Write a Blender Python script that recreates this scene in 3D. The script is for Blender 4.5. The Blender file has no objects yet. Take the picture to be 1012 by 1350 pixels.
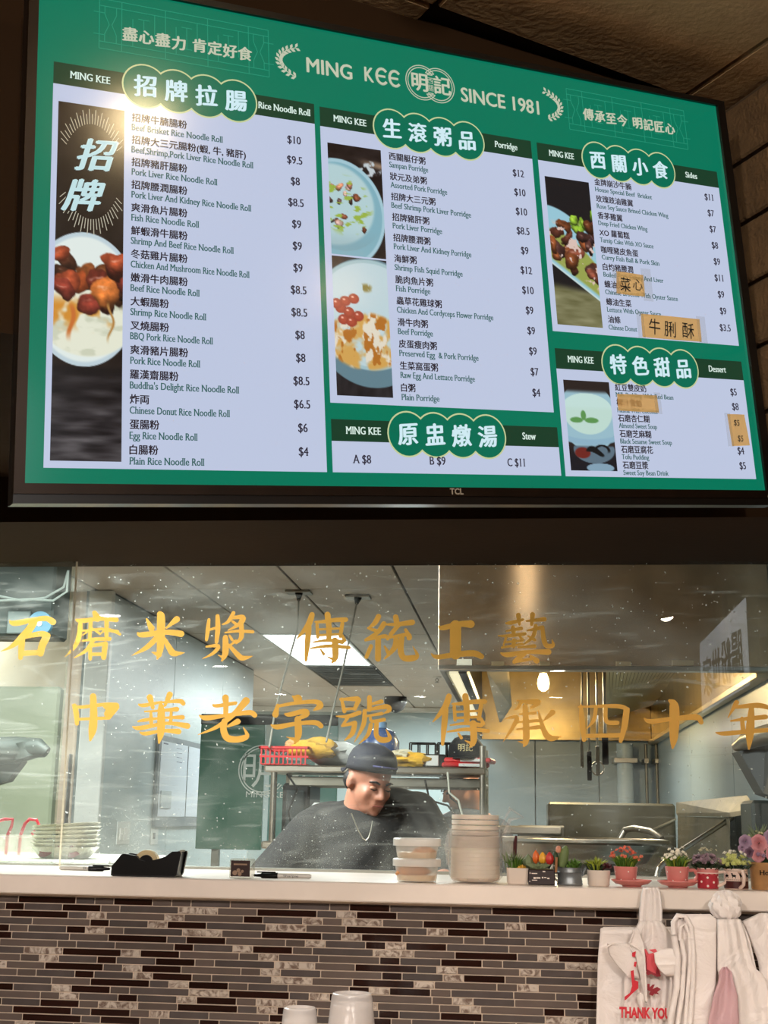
import bpy, math, random
import numpy as np
from mathutils import Vector, Matrix
from mathutils.geometry import delaunay_2d_cdt
random.seed(7); rng = np.random.default_rng(11)

# ------------------------------------------------------------------ camera
E = 1.45                                   # eye height above the floor
W_PX, H_PX, F_PX = 1012, 1350, 1700.0
PITCH, YAW, ROLL = math.radians(13.35), math.radians(6.29), math.radians(1.03)
CF = Vector((-math.sin(YAW)*math.cos(PITCH), math.cos(YAW)*math.cos(PITCH), math.sin(PITCH)))
_r = Vector((math.cos(YAW), math.sin(YAW), 0)); _u = _r.cross(CF)
CR = _r*math.cos(ROLL) + _u*math.sin(ROLL); CU = -_r*math.sin(ROLL) + _u*math.cos(ROLL)
scene = bpy.context.scene
cam = bpy.data.cameras.new('camera'); cam_o = bpy.data.objects.new('camera', cam)
scene.collection.objects.link(cam_o)
cam.sensor_fit = 'VERTICAL'; cam.sensor_height = 24.0; cam.lens = 24.0*F_PX/H_PX
cam.clip_start = 0.02; cam.clip_end = 100
cam_o.matrix_world = Matrix(((CR.x, CU.x, -CF.x, 0), (CR.y, CU.y, -CF.y, 0), (CR.z, CU.z, -CF.z, E), (0, 0, 0, 1)))
scene.camera = cam_o

# ------------------------------------------------------------------ world, exposure
world = bpy.data.worlds.new('world'); scene.world = world; world.use_nodes = True
world.node_tree.nodes['Background'].inputs[0].default_value = (0.55, 0.5, 0.42, 1)
world.node_tree.nodes['Background'].inputs[1].default_value = 0.05
vs = scene.view_settings
vs.view_transform = 'Standard'; vs.look = 'None'; vs.exposure = 0.0; vs.gamma = 1.0
try: vs.use_curve_mapping = False
except Exception: pass
try:
    scene.cycles.use_denoising = True; scene.cycles.sample_clamp_indirect = 6.0
    scene.cycles.caustics_reflective = False; scene.cycles.caustics_refractive = False
    scene.cycles.max_bounces = 8; scene.cycles.transparent_max_bounces = 12
except Exception: pass

# light levels: the kitchen's fluorescent ceiling panel, added lamps, and the dining room's warm downlights
L_PANEL = 3.2        # emission of a fluorescent ceiling panel
L_DISC = 90.0        # emission of a downlight lens
KITCHEN_W = 98.0     # each area lamp added as fill in the kitchen
DINING_SPOT = 80.0   # each dining downlight
ADDED_SPOT = 240.0   # each spotlight added to brighten the pass-through
def area_light(name, loc, sx, sy, power, col, rot=(0, 0, 0)):
    l = bpy.data.lights.new(name, 'AREA'); l.shape = 'RECTANGLE'; l.size = sx; l.size_y = sy; l.energy = power; l.color = col
    o = bpy.data.objects.new(name, l); o.location = loc; o.rotation_euler = rot; scene.collection.objects.link(o); return o
KCOL = (0.93, 1.0, 0.98)
for (x, y, s) in ((-1.3, 3.9, 1.0), (-2.3, 3.9, 0.5), (-0.9, 8.25, 0.3), (-2.9, 6.3, 0.8), (-3.2, 9.5, 1.1), (-0.8, 11.0, 1.2)):
    area_light('kitchen_tube_light', (x, y, 2.46), 0.45, 1.3, KITCHEN_W*s, KCOL)  # lamps without fixtures, added to brighten the cook and the room
area_light('wok_line_light', (0.3, 6.6, 1.92), 0.5, 1.4, 9.0, (1.0, 0.98, 0.92))  # area lamp added under the hood to brighten the range, no fixture

# ------------------------------------------------------------------ pixel <-> place
def ray(x, y): return CF + CR*((x-506)/F_PX) - CU*((y-675)/F_PX)
def P(x, y, Y):
    d = ray(x, y); return Vector((0, 0, E)) + d*(Y/d.y)
def PX(x, y, X):
    d = ray(x, y); return Vector((0, 0, E)) + d*(X/d.x)
def PZ(x, y, z):
    d = ray(x, y); return Vector((0, 0, E)) + d*((z-E)/d.z)

# ------------------------------------------------------------------ materials
def lin(c):
    c = c/255.0; return c/12.92 if c <= 0.04045 else ((c+0.055)/1.055)**2.4
def rgb(r, g, b): return (lin(r), lin(g), lin(b), 1.0)
def mat(name, col, rough=0.5, metal=0.0, vary=0.0, scale=8.0, bump=0.0, bscale=60.0, spec=0.5, coat=0.0, trans=0.0,
        alpha=1.0, emis=None, estr=0.0, stretch=(1, 1, 1), aniso=0.0, sss=0.0, detail=4.0, rnd=0.0, sheen=0.0):
    m = bpy.data.materials.new(name); m.use_nodes = True; nt = m.node_tree; N = nt.nodes; K = nt.links
    b = N['Principled BSDF']
    b.inputs['Base Color'].default_value = col; b.inputs['Roughness'].default_value = rough; b.inputs['Metallic'].default_value = metal
    b.inputs['Specular IOR Level'].default_value = spec; b.inputs['Coat Weight'].default_value = coat
    b.inputs['Transmission Weight'].default_value = trans; b.inputs['Alpha'].default_value = alpha
    b.inputs['Subsurface Weight'].default_value = sss; b.inputs['Subsurface Scale'].default_value = 0.02
    b.inputs['Sheen Weight'].default_value = sheen
    if aniso:
        b.inputs['Anisotropic'].default_value = aniso
        t = N.new('ShaderNodeCombineXYZ'); t.inputs[2].default_value = 1.0; K.new(t.outputs[0], b.inputs['Tangent'])
    if emis: b.inputs['Emission Color'].default_value = emis; b.inputs['Emission Strength'].default_value = estr
    tc = N.new('ShaderNodeTexCoord'); mp = N.new('ShaderNodeMapping'); K.new(tc.outputs['Object'], mp.inputs[0])
    mp.inputs['Scale'].default_value = stretch
    src = None
    if vary:
        n = N.new('ShaderNodeTexNoise'); n.inputs['Scale'].default_value = scale; n.inputs['Detail'].default_value = detail
        K.new(mp.outputs[0], n.inputs['Vector'])
        r = N.new('ShaderNodeMapRange'); r.inputs[1].default_value = 0.3; r.inputs[2].default_value = 0.7
        r.inputs[3].default_value = 1-vary; r.inputs[4].default_value = 1+vary; K.new(n.outputs[0], r.inputs[0]); src = r.outputs[0]
    if rnd:
        oi = N.new('ShaderNodeObjectInfo'); r2 = N.new('ShaderNodeMapRange'); r2.inputs[3].default_value = 1-rnd; r2.inputs[4].default_value = 1+rnd
        K.new(oi.outputs['Random'], r2.inputs[0])
        if src is None: src = r2.outputs[0]
        else:
            mm = N.new('ShaderNodeMath'); mm.operation = 'MULTIPLY'; K.new(src, mm.inputs[0]); K.new(r2.outputs[0], mm.inputs[1]); src = mm.outputs[0]
    if src is not None:
        v = N.new('ShaderNodeVectorMath'); v.operation = 'SCALE'; v.inputs[0].default_value = col[:3]
        K.new(src, v.inputs['Scale']); K.new(v.outputs[0], b.inputs['Base Color'])
    if bump:
        n2 = N.new('ShaderNodeTexNoise'); n2.inputs['Scale'].default_value = bscale; n2.inputs['Detail'].default_value = 3
        K.new(mp.outputs[0], n2.inputs['Vector'])
        bp = N.new('ShaderNodeBump'); bp.inputs['Strength'].default_value = bump; bp.inputs['Distance'].default_value = 0.01
        K.new(n2.outputs[0], bp.inputs['Height']); K.new(bp.outputs[0], b.inputs['Normal'])
    return m
_led = {}
def led(col, strength=1.0, rough=0.17):
    """lit LCD pixel colour under the set's glossy front"""
    k = (col, strength)
    if k not in _led:
        _led[k] = mat('screen_ink', (0.004, 0.004, 0.004, 1), rough=rough, emis=col, estr=strength, spec=0.5)
    return _led[k]
def marble_mat():
    m = mat('marble_tile', rgb(176, 160, 146), rough=0.25, spec=0.5); nt = m.node_tree; N = nt.nodes; K = nt.links
    tc = N.new('ShaderNodeTexCoord'); oi = N.new('ShaderNodeObjectInfo'); ad = N.new('ShaderNodeVectorMath'); ad.operation = 'ADD'
    K.new(tc.outputs['Object'], ad.inputs[0]); K.new(oi.outputs['Location'], ad.inputs[1])
    n = N.new('ShaderNodeTexNoise'); n.inputs['Scale'].default_value = 60; n.inputs['Detail'].default_value = 5; n.inputs['Distortion'].default_value = 1.6
    K.new(ad.outputs[0], n.inputs['Vector'])
    cr = N.new('ShaderNodeValToRGB'); e = cr.color_ramp.elements
    e[0].position = 0.38; e[0].color = rgb(112, 94, 84); e[1].position = 0.58; e[1].color = rgb(196, 184, 172)
    K.new(n.outputs[0], cr.inputs[0]); K.new(cr.outputs[0], N['Principled BSDF'].inputs['Base Color']); return m
def glass_mat(name, tint, dirt, frost_l=0.0, speck=0.5):
    """thin sheet glass: clear, Fresnel mirror, plus wiped grease, dust specks and low condensation"""
    m = bpy.data.materials.new(name); m.use_nodes = True; nt = m.node_tree; N = nt.nodes; K = nt.links; N.clear()
    out = N.new('ShaderNodeOutputMaterial'); tr = N.new('ShaderNodeBsdfTransparent'); tr.inputs[0].default_value = tint
    gl = N.new('ShaderNodeBsdfGlossy'); gl.inputs['Roughness'].default_value = 0.0
    fr = N.new('ShaderNodeFresnel'); fr.inputs[0].default_value = 1.55
    mx = N.new('ShaderNodeMixShader'); K.new(fr.outputs[0], mx.inputs[0]); K.new(tr.outputs[0], mx.inputs[1]); K.new(gl.outputs[0], mx.inputs[2])
    df = N.new('ShaderNodeBsdfDiffuse'); df.inputs[0].default_value = rgb(205, 205, 195)
    tl = N.new('ShaderNodeBsdfTranslucent'); tl.inputs[0].default_value = rgb(205, 208, 200)
    dd = N.new('ShaderNodeMixShader'); dd.inputs[0].default_value = 0.6; K.new(df.outputs[0], dd.inputs[1]); K.new(tl.outputs[0], dd.inputs[2])
    tc = N.new('ShaderNodeTexCoord')
    def noise(sc, st, lo, hi, a, b, dist=0.0, det=3):
        mp = N.new('ShaderNodeMapping'); mp.inputs['Scale'].default_value = st; K.new(tc.outputs['Object'], mp.inputs[0])
        n = N.new('ShaderNodeTexNoise'); n.inputs['Scale'].default_value = sc; n.inputs['Detail'].default_value = det; n.inputs['Distortion'].default_value = dist
        K.new(mp.outputs[0], n.inputs['Vector'])
        r = N.new('ShaderNodeMapRange'); r.inputs[1].default_value = lo; r.inputs[2].default_value = hi; r.inputs[3].default_value = a; r.inputs[4].default_value = b
        K.new(n.outputs[0], r.inputs[0]); return r.outputs[0]
    def op(o, a, b):
        q = N.new('ShaderNodeMath'); q.operation = o; q.use_clamp = True
        for i, s in enumerate((a, b)):
            if isinstance(s, (int, float)): q.inputs[i].default_value = s
            else: K.new(s, q.inputs[i])
        return q.outputs[0]
    smear = noise(1.6, (1, 1, 1.6), 0.45, 0.8, 0.0, dirt, 2.5, 4)
    streak = noise(3.0, (0.7, 1, 6.0), 0.56, 0.85, 0.0, dirt*1.4, 4.0, 6)
    specks = noise(130, (1, 1, 1), 0.73, 0.76, 0.0, speck, 0.0, 1)
    sx = N.new('ShaderNodeSeparateXYZ'); K.new(tc.outputs['Object'], sx.inputs[0])
    zr = N.new('ShaderNodeMapRange'); zr.inputs[1].default_value = 1.58; zr.inputs[2].default_value = 1.32; zr.inputs[3].default_value = 0; zr.inputs[4].default_value = 1
    zr.interpolation_type = 'SMOOTHSTEP'; K.new(sx.outputs['Z'], zr.inputs[0])
    fog = op('MULTIPLY', zr.outputs[0], noise(4, (1, 1, 1), 0.45, 0.8, 0.0, frost_l, 1.0, 5))
    fine = op('MULTIPLY', zr.outputs[0], noise(330, (1, 1, 1), 0.68, 0.73, 0.0, speck*0.6, 0, 1))
    tot = op('ADD', op('ADD', smear, streak), op('ADD', specks, op('ADD', fog, fine)))
    fm = N.new('ShaderNodeMixShader'); K.new(tot, fm.inputs[0]); K.new(mx.outputs[0], fm.inputs[1]); K.new(dd.outputs[0], fm.inputs[2])
    K.new(fm.outputs[0], out.inputs[0]); return m
def clear_mat(name, tint, haze=0.15, rough=0.1, hazecol=(0.75, 0.72, 0.68, 1)):
    """thin clear or frosted plastic film"""
    m = bpy.data.materials.new(name); m.use_nodes = True; nt = m.node_tree; N = nt.nodes; K = nt.links; N.clear()
    out = N.new('ShaderNodeOutputMaterial'); tr = N.new('ShaderNodeBsdfTransparent'); tr.inputs[0].default_value = tint
    gl = N.new('ShaderNodeBsdfGlossy'); gl.inputs['Roughness'].default_value = rough
    lwt = N.new('ShaderNodeLayerWeight'); lwt.inputs[0].default_value = 0.5; pw_ = N.new('ShaderNodeMath'); pw_.operation = 'POWER'; pw_.inputs[1].default_value = 4.0
    K.new(lwt.outputs['Facing'], pw_.inputs[0]); fr = N.new('ShaderNodeMapRange'); fr.inputs[3].default_value = 0.03; fr.inputs[4].default_value = 0.45; K.new(pw_.outputs[0], fr.inputs[0])
    df = N.new('ShaderNodeBsdfDiffuse'); df.inputs[0].default_value = hazecol
    tl = N.new('ShaderNodeBsdfTranslucent'); tl.inputs[0].default_value = hazecol
    d2 = N.new('ShaderNodeMixShader'); d2.inputs[0].default_value = 0.25; K.new(df.outputs[0], d2.inputs[1]); K.new(tl.outputs[0], d2.inputs[2])
    a = N.new('ShaderNodeMixShader'); a.inputs[0].default_value = haze; K.new(tr.outputs[0], a.inputs[1]); K.new(d2.outputs[0], a.inputs[2])
    b = N.new('ShaderNodeMixShader'); K.new(fr.outputs[0], b.inputs[0]); K.new(a.outputs[0], b.inputs[1]); K.new(gl.outputs[0], b.inputs[2])
    tc = N.new('ShaderNodeTexCoord'); n = N.new('ShaderNodeTexNoise'); n.inputs['Scale'].default_value = 35; K.new(tc.outputs['Object'], n.inputs['Vector'])
    bp = N.new('ShaderNodeBump'); bp.inputs['Strength'].default_value = 0.4; bp.inputs['Distance'].default_value = 0.01; K.new(n.outputs[0], bp.inputs['Height']); K.new(bp.outputs[0], gl.inputs['Normal'])
    K.new(b.outputs[0], out.inputs[0]); return m

# ------------------------------------------------------------------ mesh building
COL = scene.collection
def tag(o, label=None, cat=None, group=None, kind=None):
    if label: o['label'] = label
    if cat: o['category'] = cat
    if group: o['group'] = group
    if kind: o['kind'] = kind
    return o
def thing(name, label, cat, loc, group=None):
    o = bpy.data.objects.new(name, None); o.empty_display_size = 0.05; COL.objects.link(o); o.location = loc
    return tag(o, label, cat, group)
def dup_tree(o, dx, parent=None):
    c = o.copy(); COL.objects.link(c)
    if parent is None: c.location = Vector(o.location)+Vector(dx)
    else: c.parent = parent
    for ch in list(o.children): dup_tree(ch, dx, c)
    return c
class MB:
    def __init__(s): s.v = []; s.f = []
    def add(s, vs_, fs):
        n = len(s.v); s.v += [tuple(v) for v in vs_]; s.f += [tuple(i+n for i in f) for f in fs]; return s
    def box(s, lo, hi, bev=0.0, M=None):
        (x0, y0, z0), (x1, y1, z1) = lo, hi
        b = min(bev, (x1-x0)/2.01, (y1-y0)/2.01, (z1-z0)/2.01)
        if b <= 0:
            vs_ = [(x, y, z) for z in (z0, z1) for y in (y0, y1) for x in (x0, x1)]
            fs = [(0, 2, 3, 1), (4, 5, 7, 6), (0, 1, 5, 4), (2, 6, 7, 3), (0, 4, 6, 2), (1, 3, 7, 5)]
        else:
            vs_ = []; 
            for ix, x in ((0, x0), (1, x1)):
                for iy, y in ((0, y0), (1, y1)):
                    for iz, z in ((0, z0), (1, z1)):
                        sx, sy, sz = (b if not ix else -b), (b if not iy else -b), (b if not iz else -b)
                        vs_ += [(x, y+sy, z+sz), (x+sx, y, z+sz), (x+sx, y+sy, z)]
            I = lambda ix, iy, iz, k: (ix*4+iy*2+iz)*3+k
            fs = [(I(0,0,0,0), I(0,0,1,0), I(0,1,1,0), I(0,1,0,0)), (I(1,0,0,0), I(1,1,0,0), I(1,1,1,0), I(1,0,1,0)),
                  (I(0,0,0,1), I(1,0,0,1), I(1,0,1,1), I(0,0,1,1)), (I(0,1,0,1), I(0,1,1,1), I(1,1,1,1), I(1,1,0,1)),
                  (I(0,0,0,2), I(0,1,0,2), I(1,1,0,2), I(1,0,0,2)), (I(0,0,1,2), I(1,0,1,2), I(1,1,1,2), I(0,1,1,2))]
            for a in (0, 1):
                for c in (0, 1):
                    fs += [(I(a,c,0,0), I(a,c,1,0), I(a,c,1,1), I(a,c,0,1)), (I(a,0,c,0), I(a,1,c,0), I(a,1,c,2), I(a,0,c,2)), (I(0,a,c,1), I(1,a,c,1), I(1,a,c,2), I(0,a,c,2))]
            fs += [(I(a,b_,c,0), I(a,b_,c,1), I(a,b_,c,2)) for a in (0,1) for b_ in (0,1) for c in (0,1)]
        if M is not None: vs_ = [M @ Vector(v) for v in vs_]
        return s.add(vs_, fs)
    def tube(s, pts, r, n=8, cap=True):
        pts = [Vector(p) for p in pts]; rs = r if isinstance(r, (list, tuple)) else [r]*len(pts)
        rings = []; up = Vector((0, 0, 1)); prev = None
        for i, p in enumerate(pts):
            t = (pts[min(i+1, len(pts)-1)]-pts[max(i-1, 0)]).normalized()
            a = t.cross(up if prev is None else prev.cross(t)) if prev is not None else t.cross(up)
            if prev is None and a.length < 1e-3: a = t.cross(Vector((1, 0, 0)))
            if prev is not None:
                a = prev - t*prev.dot(t)
            a.normalize(); prev = a; b = t.cross(a)
            rings.append([p+(a*math.cos(2*math.pi*k/n)+b*math.sin(2*math.pi*k/n))*rs[i] for k in range(n)])
        vs_ = [v for rg in rings for v in rg]; fs = []
        for i in range(len(pts)-1):
            for k in range(n): fs.append((i*n+k, i*n+(k+1) % n, (i+1)*n+(k+1) % n, (i+1)*n+k))
        if cap: fs.append(tuple(range(n))[::-1]); fs.append(tuple((len(pts)-1)*n+k for k in range(n)))
        return s.add(vs_, fs)
    def lathe(s, prof, c=(0, 0, 0), n=28, close=True, sx=1.0, sy=1.0, power=None):
        c = Vector(c); vs_ = []; fs = []
        for (r, z) in prof:
            for k in range(n):
                a = 2*math.pi*(k+0.5)/n; ca, sa = math.cos(a), math.sin(a)
                if power:
                    q = (abs(ca)**power+abs(sa)**power)**(-1/power); ca *= q; sa *= q
                vs_.append(c+Vector((r*ca*sx, r*sa*sy, z)))
        for i in range(len(prof)-1):
            for k in range(n): fs.append((i*n+k, i*n+(k+1) % n, (i+1)*n+(k+1) % n, (i+1)*n+k))
        if close: fs.append(tuple(range(n))[::-1]); fs.append(tuple((len(prof)-1)*n+k for k in range(n)))
        return s.add(vs_, fs)
    def ball(s, c, r, n=10, m=7, R=None):
        c = Vector(c); r = Vector(r) if not isinstance(r, (int, float)) else Vector((r, r, r)); vs_ = []; fs = []
        for i in range(m+1):
            ph = math.pi*i/m
            for k in range(n):
                a = 2*math.pi*k/n; v = Vector((r.x*math.sin(ph)*math.cos(a), r.y*math.sin(ph)*math.sin(a), r.z*math.cos(ph)))
                vs_.append(c+(R @ v if R is not None else v))
        for i in range(m):
            for k in range(n): fs.append((i*n+k, (i+1)*n+k, (i+1)*n+(k+1) % n, i*n+(k+1) % n))
        return s.add(vs_, fs)
    def prism(s, poly, d):
        """polygon (3-D points) given thickness by vector d"""
        d = Vector(d); p = [Vector(q) for q in poly]; n = len(p)
        return s.add(p+[q+d for q in p], [tuple(range(n)), tuple(range(2*n-1, n-1, -1))]+[(i, i+n, (i+1) % n+n, (i+1) % n) for i in range(n)])
    def build(s, name, m, parent=None, smooth=False, M=None, local=False, **kw):
        me = bpy.data.meshes.new(name)
        off = Vector(parent.matrix_basis.translation) if (parent is not None and not local) else Vector((0, 0, 0))
        if parent is not None and not local and parent.parent is not None: off = off + Vector(parent.parent.matrix_basis.translation)
        me.from_pydata([tuple(Vector(v)-off) for v in s.v], [], s.f); me.update()
        me.materials.append(m)
        if smooth:
            me.shade_smooth()
            try: me.set_sharp_from_angle(angle=math.radians(38))
            except Exception: pass
        o = bpy.data.objects.new(name, me); COL.objects.link(o)
        if parent is not None: o.parent = parent
        if M is not None: o.matrix_basis = M
        return tag(o, **kw)
def fixn(o):
    import bmesh
    bm = bmesh.new(); bm.from_mesh(o.data); bmesh.ops.recalc_face_normals(bm, faces=bm.faces); bm.to_mesh(o.data); bm.free(); return o

# ------------------------------------------------------------------ lettering from the built-in font
_fc = bpy.data.curves.new('lettering', 'FONT'); _fo = bpy.data.objects.new('lettering', _fc); COL.objects.link(_fo)
_cache = {}
def glyphs(body, bold=0.0, res=3):
    k = (body, bold, res)
    if k not in _cache:
        _fc.body = body; _fc.offset = bold; _fc.resolution_u = res; _fc.size = 1.0
        dg = bpy.context.evaluated_depsgraph_get(); dg.update()
        ev = _fo.evaluated_get(dg); me = ev.to_mesh()
        vv = [(v.co.x, v.co.y) for v in me.vertices]; ff = [tuple(p.vertices) for p in me.polygons]
        ev.to_mesh_clear(); _cache[k] = (vv, ff)
    return _cache[k]
def serif_slabs(vv, ff, H):
    """small slab serifs on every stem end that meets the baseline or the cap line"""
    cnt = {}
    for f in ff:
        for i in range(len(f)):
            e = tuple(sorted((f[i], f[(i+1) % len(f)]))); cnt[e] = cnt.get(e, 0)+1
    vs_ = []; fs = []
    for (a, b), c in cnt.items():
        if c != 1: continue
        (x0, y0), (x1, y1) = vv[a], vv[b]
        if abs(y0-y1) > 0.004 or not 0.05 < abs(x1-x0) < 0.17: continue
        base = abs(y0) < 0.02; top = any(abs(y0-h) < 0.03 for h in (0.682, 0.449))
        if not (base or top): continue
        w = 0.062; t = 0.055; xa, xb = min(x0, x1)-w, max(x0, x1)+w
        ya, yb = (y0, y0+t) if base else (y0-t, y0)
        n = len(vs_); vs_ += [(xa, ya), (xb, ya), (xb, yb), (xa, yb)]; fs.append((n, n+1, n+2, n+3))
    return vs_, fs
def lay_text(body, size, bold=0.0, off=0.0, fit=None, align='L', serif=False, kai=False, squeeze=1.0, space=1.0):
    """returns 2-D verts/faces; y up, baseline at 0"""
    V = []; Fc = []
    if kai:
        x = 0
        for ch in body:
            if ch == ' ': x += 0.5; continue
            vv, ff = glyphs(ch, 0.0)
            for dx, dy in (((-0.038, 0), (0, 0), (0.038, 0), (0, -0.018), (0, 0.02)) if bold >= 0 else ((0, 0),)):
                n = len(V); V += [(x+px+dx, py+dy+0.085*(px-0.5)) for px, py in vv]; Fc += [tuple(i+n for i in f) for f in ff]
            x += space
    else:
        vv, ff = glyphs(body, off); V += vv; Fc += ff
        if bold:
            for dx, dy in ((-bold, 0), (bold, 0), (0, bold*0.6), (0, -bold*0.6)):
                n = len(V); V += [(px+dx, py+dy) for px, py in vv]; Fc += [tuple(i+n for i in f) for f in ff]
        if serif:
            for dx in (0.025, 0.05):
                n = len(V); V += [(px+dx, py) for px, py in vv]; Fc += [tuple(i+n for i in f) for f in ff]
            sv, sf = serif_slabs(vv, ff, 0.73); n = len(V); V += [(px+0.02, py) for px, py in sv]; Fc += [tuple(i+n for i in f) for f in sf]
    if not V: return [], []
    xs = [p[0] for p in V]; x0, x1 = min(xs), max(xs); kx = size*squeeze
    if fit: kx = fit/(x1-x0)
    sh = 0 if align == 'L' else (-(x1-x0)*kx/2 if align == 'C' else -(x1-x0)*kx)
    return [((px-x0)*kx+sh, py*size) for px, py in V], Fc

# ================================================================== SETTING
D = 2.60
M_brown = mat('dark_brown_wall_paint', rgb(42, 28, 15), rough=0.9, spec=0.08, vary=0.12, scale=3, bump=0.05)
M_dceil = mat('beige_ceiling_board', rgb(190, 160, 118), rough=0.95, vary=0.12, scale=18, bump=0.25, bscale=90)
M_block = mat('brown_concrete_block', rgb(104, 80, 52), rough=0.95, vary=0.18, scale=25, bump=0.5, bscale=120, rnd=0.08)
M_dfloor = mat('dining_floor', rgb(120, 100, 84), rough=0.5, vary=0.1, scale=2)
M_dwall = mat('dining_wall_paint', rgb(170, 148, 120), rough=0.8, vary=0.05, scale=2)
M_kfloor = mat('kitchen_floor', rgb(170, 150, 134), rough=0.5, vary=0.1, scale=3)
M_kceil = mat('kitchen_ceiling_tile', rgb(196, 190, 178), rough=0.75, vary=0.07, scale=2.0, bump=0.05, rnd=0.035)
M_grid = mat('ceiling_grid_gap', rgb(92, 92, 88), rough=0.8)
M_kwall = mat('kitchen_pale_wall_panel', rgb(186, 200, 202), rough=0.38, vary=0.03, scale=6, bump=0.12, bscale=45)
M_beige = mat('kitchen_beige_wall', rgb(214, 196, 176), rough=0.6, vary=0.04, scale=2)
M_blue = mat('blue_grey_wall_panel', rgb(158, 176, 184), rough=0.35, vary=0.04, scale=3)
M_far = mat('far_wall', rgb(150, 168, 170), rough=0.5, vary=0.05, scale=1)
M_quartz = mat('pale_quartz_slab', rgb(236, 224, 214), rough=0.28, vary=0.05, scale=9, bump=0.01)
M_grout = mat('pale_grout', rgb(206, 188, 170), rough=0.9, vary=0.08, scale=40)
M_seam = mat('seam_grey', rgb(96, 100, 100), rough=0.6)
M_steel = mat('stainless_steel', rgb(176, 170, 158), rough=0.32, metal=1.0, vary=0.12, scale=5, stretch=(1, 1, 5), bump=0.03, bscale=40)
M_hoodsteel = mat('brushed_hood_steel', rgb(176, 152, 124), rough=0.27, metal=0.78, vary=0.2, scale=7, detail=8, aniso=0.95)
M_dsteel = mat('dull_steel', rgb(128, 124, 112), rough=0.45, metal=0.8, vary=0.18, scale=6)
M_warmsteel = mat('greasy_warm_steel', rgb(170, 148, 104), rough=0.3, metal=0.9, vary=0.25, scale=6, detail=6, bump=0.06, bscale=12)  # the bulb's yellow light and blotchy reflections are put into this colour

def struct(name, mb, m, parent=None, smooth=False):
    o = mb.build(name, m, parent, smooth)
    if parent is None: o['kind'] = 'structure'
    return o

ZC = E + 1.05                       # kitchen ceiling
ztop_open = P(506, 685, D).z        # underside of the lintel
ZK = P(506, 1164, D).z              # counter top
TH = P(506, 1164, D).z - P(506, 1190, D).z
YG = 3.06                           # glass plane

# --- TV pose: plane through the set, corners found on that plane
aA = math.radians(31.5)
A_ax = Vector((math.cos(aA), math.sin(aA), 0)); N_ax = Vector((math.sin(aA), -math.cos(aA), 0))
TILT = math.radians(3.5)            # top leans towards the viewer
TV_C = Vector((-0.1425, 2.014, E+0.912))
UPV = (Vector((0, 0, 1))*math.cos(TILT) + N_ax*math.sin(TILT)).normalized()
NV = A_ax.cross(UPV).normalized()
if NV.y > 0: NV = -NV
TVM = Matrix(((A_ax.x, -NV.x, UPV.x, TV_C.x), (A_ax.y, -NV.y, UPV.y, TV_C.y), (A_ax.z, -NV.z, UPV.z, TV_C.z), (0, 0, 0, 1)))
def tv_local(x, y):
    d = ray(x, y); o = Vector((0, 0, E)); t = (TV_C-o).dot(NV)/d.dot(NV); p = o+d*t-TV_C
    return p.dot(A_ax), p.dot(UPV)
def homog(src, dst):
    A = []; b = []
    for (x, y), (X, Y) in zip(src, dst):
        A += [[x, y, 1, 0, 0, 0, -X*x, -X*y], [0, 0, 0, x, y, 1, -Y*x, -Y*y]]; b += [X, Y]
    return np.append(np.linalg.solve(np.array(A, float), np.array(b, float)), 1).reshape(3, 3)
_quad = [tv_local(*p) for p in ((53.5, -32), (942, 141), (1007, 645), (34, 635))]
HM = homog([(0, 0), (1920, 0), (1920, 1080), (0, 1080)], _quad)
def S(u, v, off=0.0):
    q = HM @ np.array([u, v, 1.0]); return Vector((q[0]/q[2], -off, q[1]/q[2]))
def SW(u, v, off=0.0): return TVM @ S(u, v, off)

# --- upper wall that the set hangs on (parallel to the screen), ceiling height where they meet
def on_tvwall(x, y, back=0.12):
    d = ray(x, y); o = Vector((0, 0, E)); c = TV_C - N_ax*back; t = (c-o).dot(N_ax)/d.dot(N_ax); return o+d*t
ZD = on_tvwall(930, 140).z          # dining ceiling height
cor = on_tvwall(946, 150); cor = Vector((cor.x, cor.y, 0))
wl = on_tvwall(-60, 300); wl = Vector((wl.x, wl.y, 0)); wl = wl - A_ax*0.6
yb = D
zl = ztop_open
# straight lintel over the pass-through
struct('wall_lintel', MB().box((-4, D, zl), (4, YG+0.04, 3.0)), M_brown)
# boxed-out wall behind the television, its back against the lintel
mb = MB(); base = [Vector((wl.x, wl.y, 0)), cor, Vector((cor.x, D-0.002, 0)), Vector((wl.x, D-0.002, 0))]
mb.prism([p+Vector((0, 0, zl+0.10)) for p in base], (0, 0, ZD-zl-0.10)); fixn(struct('wall_upper', mb, M_brown))
# block wall turning towards the viewer on the right
bw = struct('wall_block', MB().prism([cor+Vector((0.014, 0, zl+.10)), cor+Vector((0.12, 0.0, zl+.10)), cor+N_ax*1.5+Vector((0.12, 0, zl+.10)), cor+N_ax*1.5+Vector((0.014, 0, zl+.10))], (0, 0, ZD-zl-.10)), mat('dark_mortar', rgb(78, 62, 44), rough=1))
CH, CL = 0.135, 0.30
nb = 0
for r in range(7):
    z1 = ZD-0.02-r*CH; z0 = z1-CH+0.010
    if z0 < zl+.1: z0 = zl+.1
    if z1-z0 < 0.03: continue
    s0 = -(0.15 if r % 2 else 0.0)
    while s0 < 1.5:
        a, b = max(s0+0.004, 0.0), min(s0+CL-0.004, 1.5); s0 += CL
        if b-a < 0.02: continue
        M = Matrix(((A_ax.x, N_ax.x, 0, cor.x), (A_ax.y, N_ax.y, 0, cor.y), (0, 0, 1, 0), (0, 0, 0, 1)))
        MB().box((-0.004, a, z0), (0.03, b, z1), 0.004, M).build('concrete_block', M_block, bw)

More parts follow.
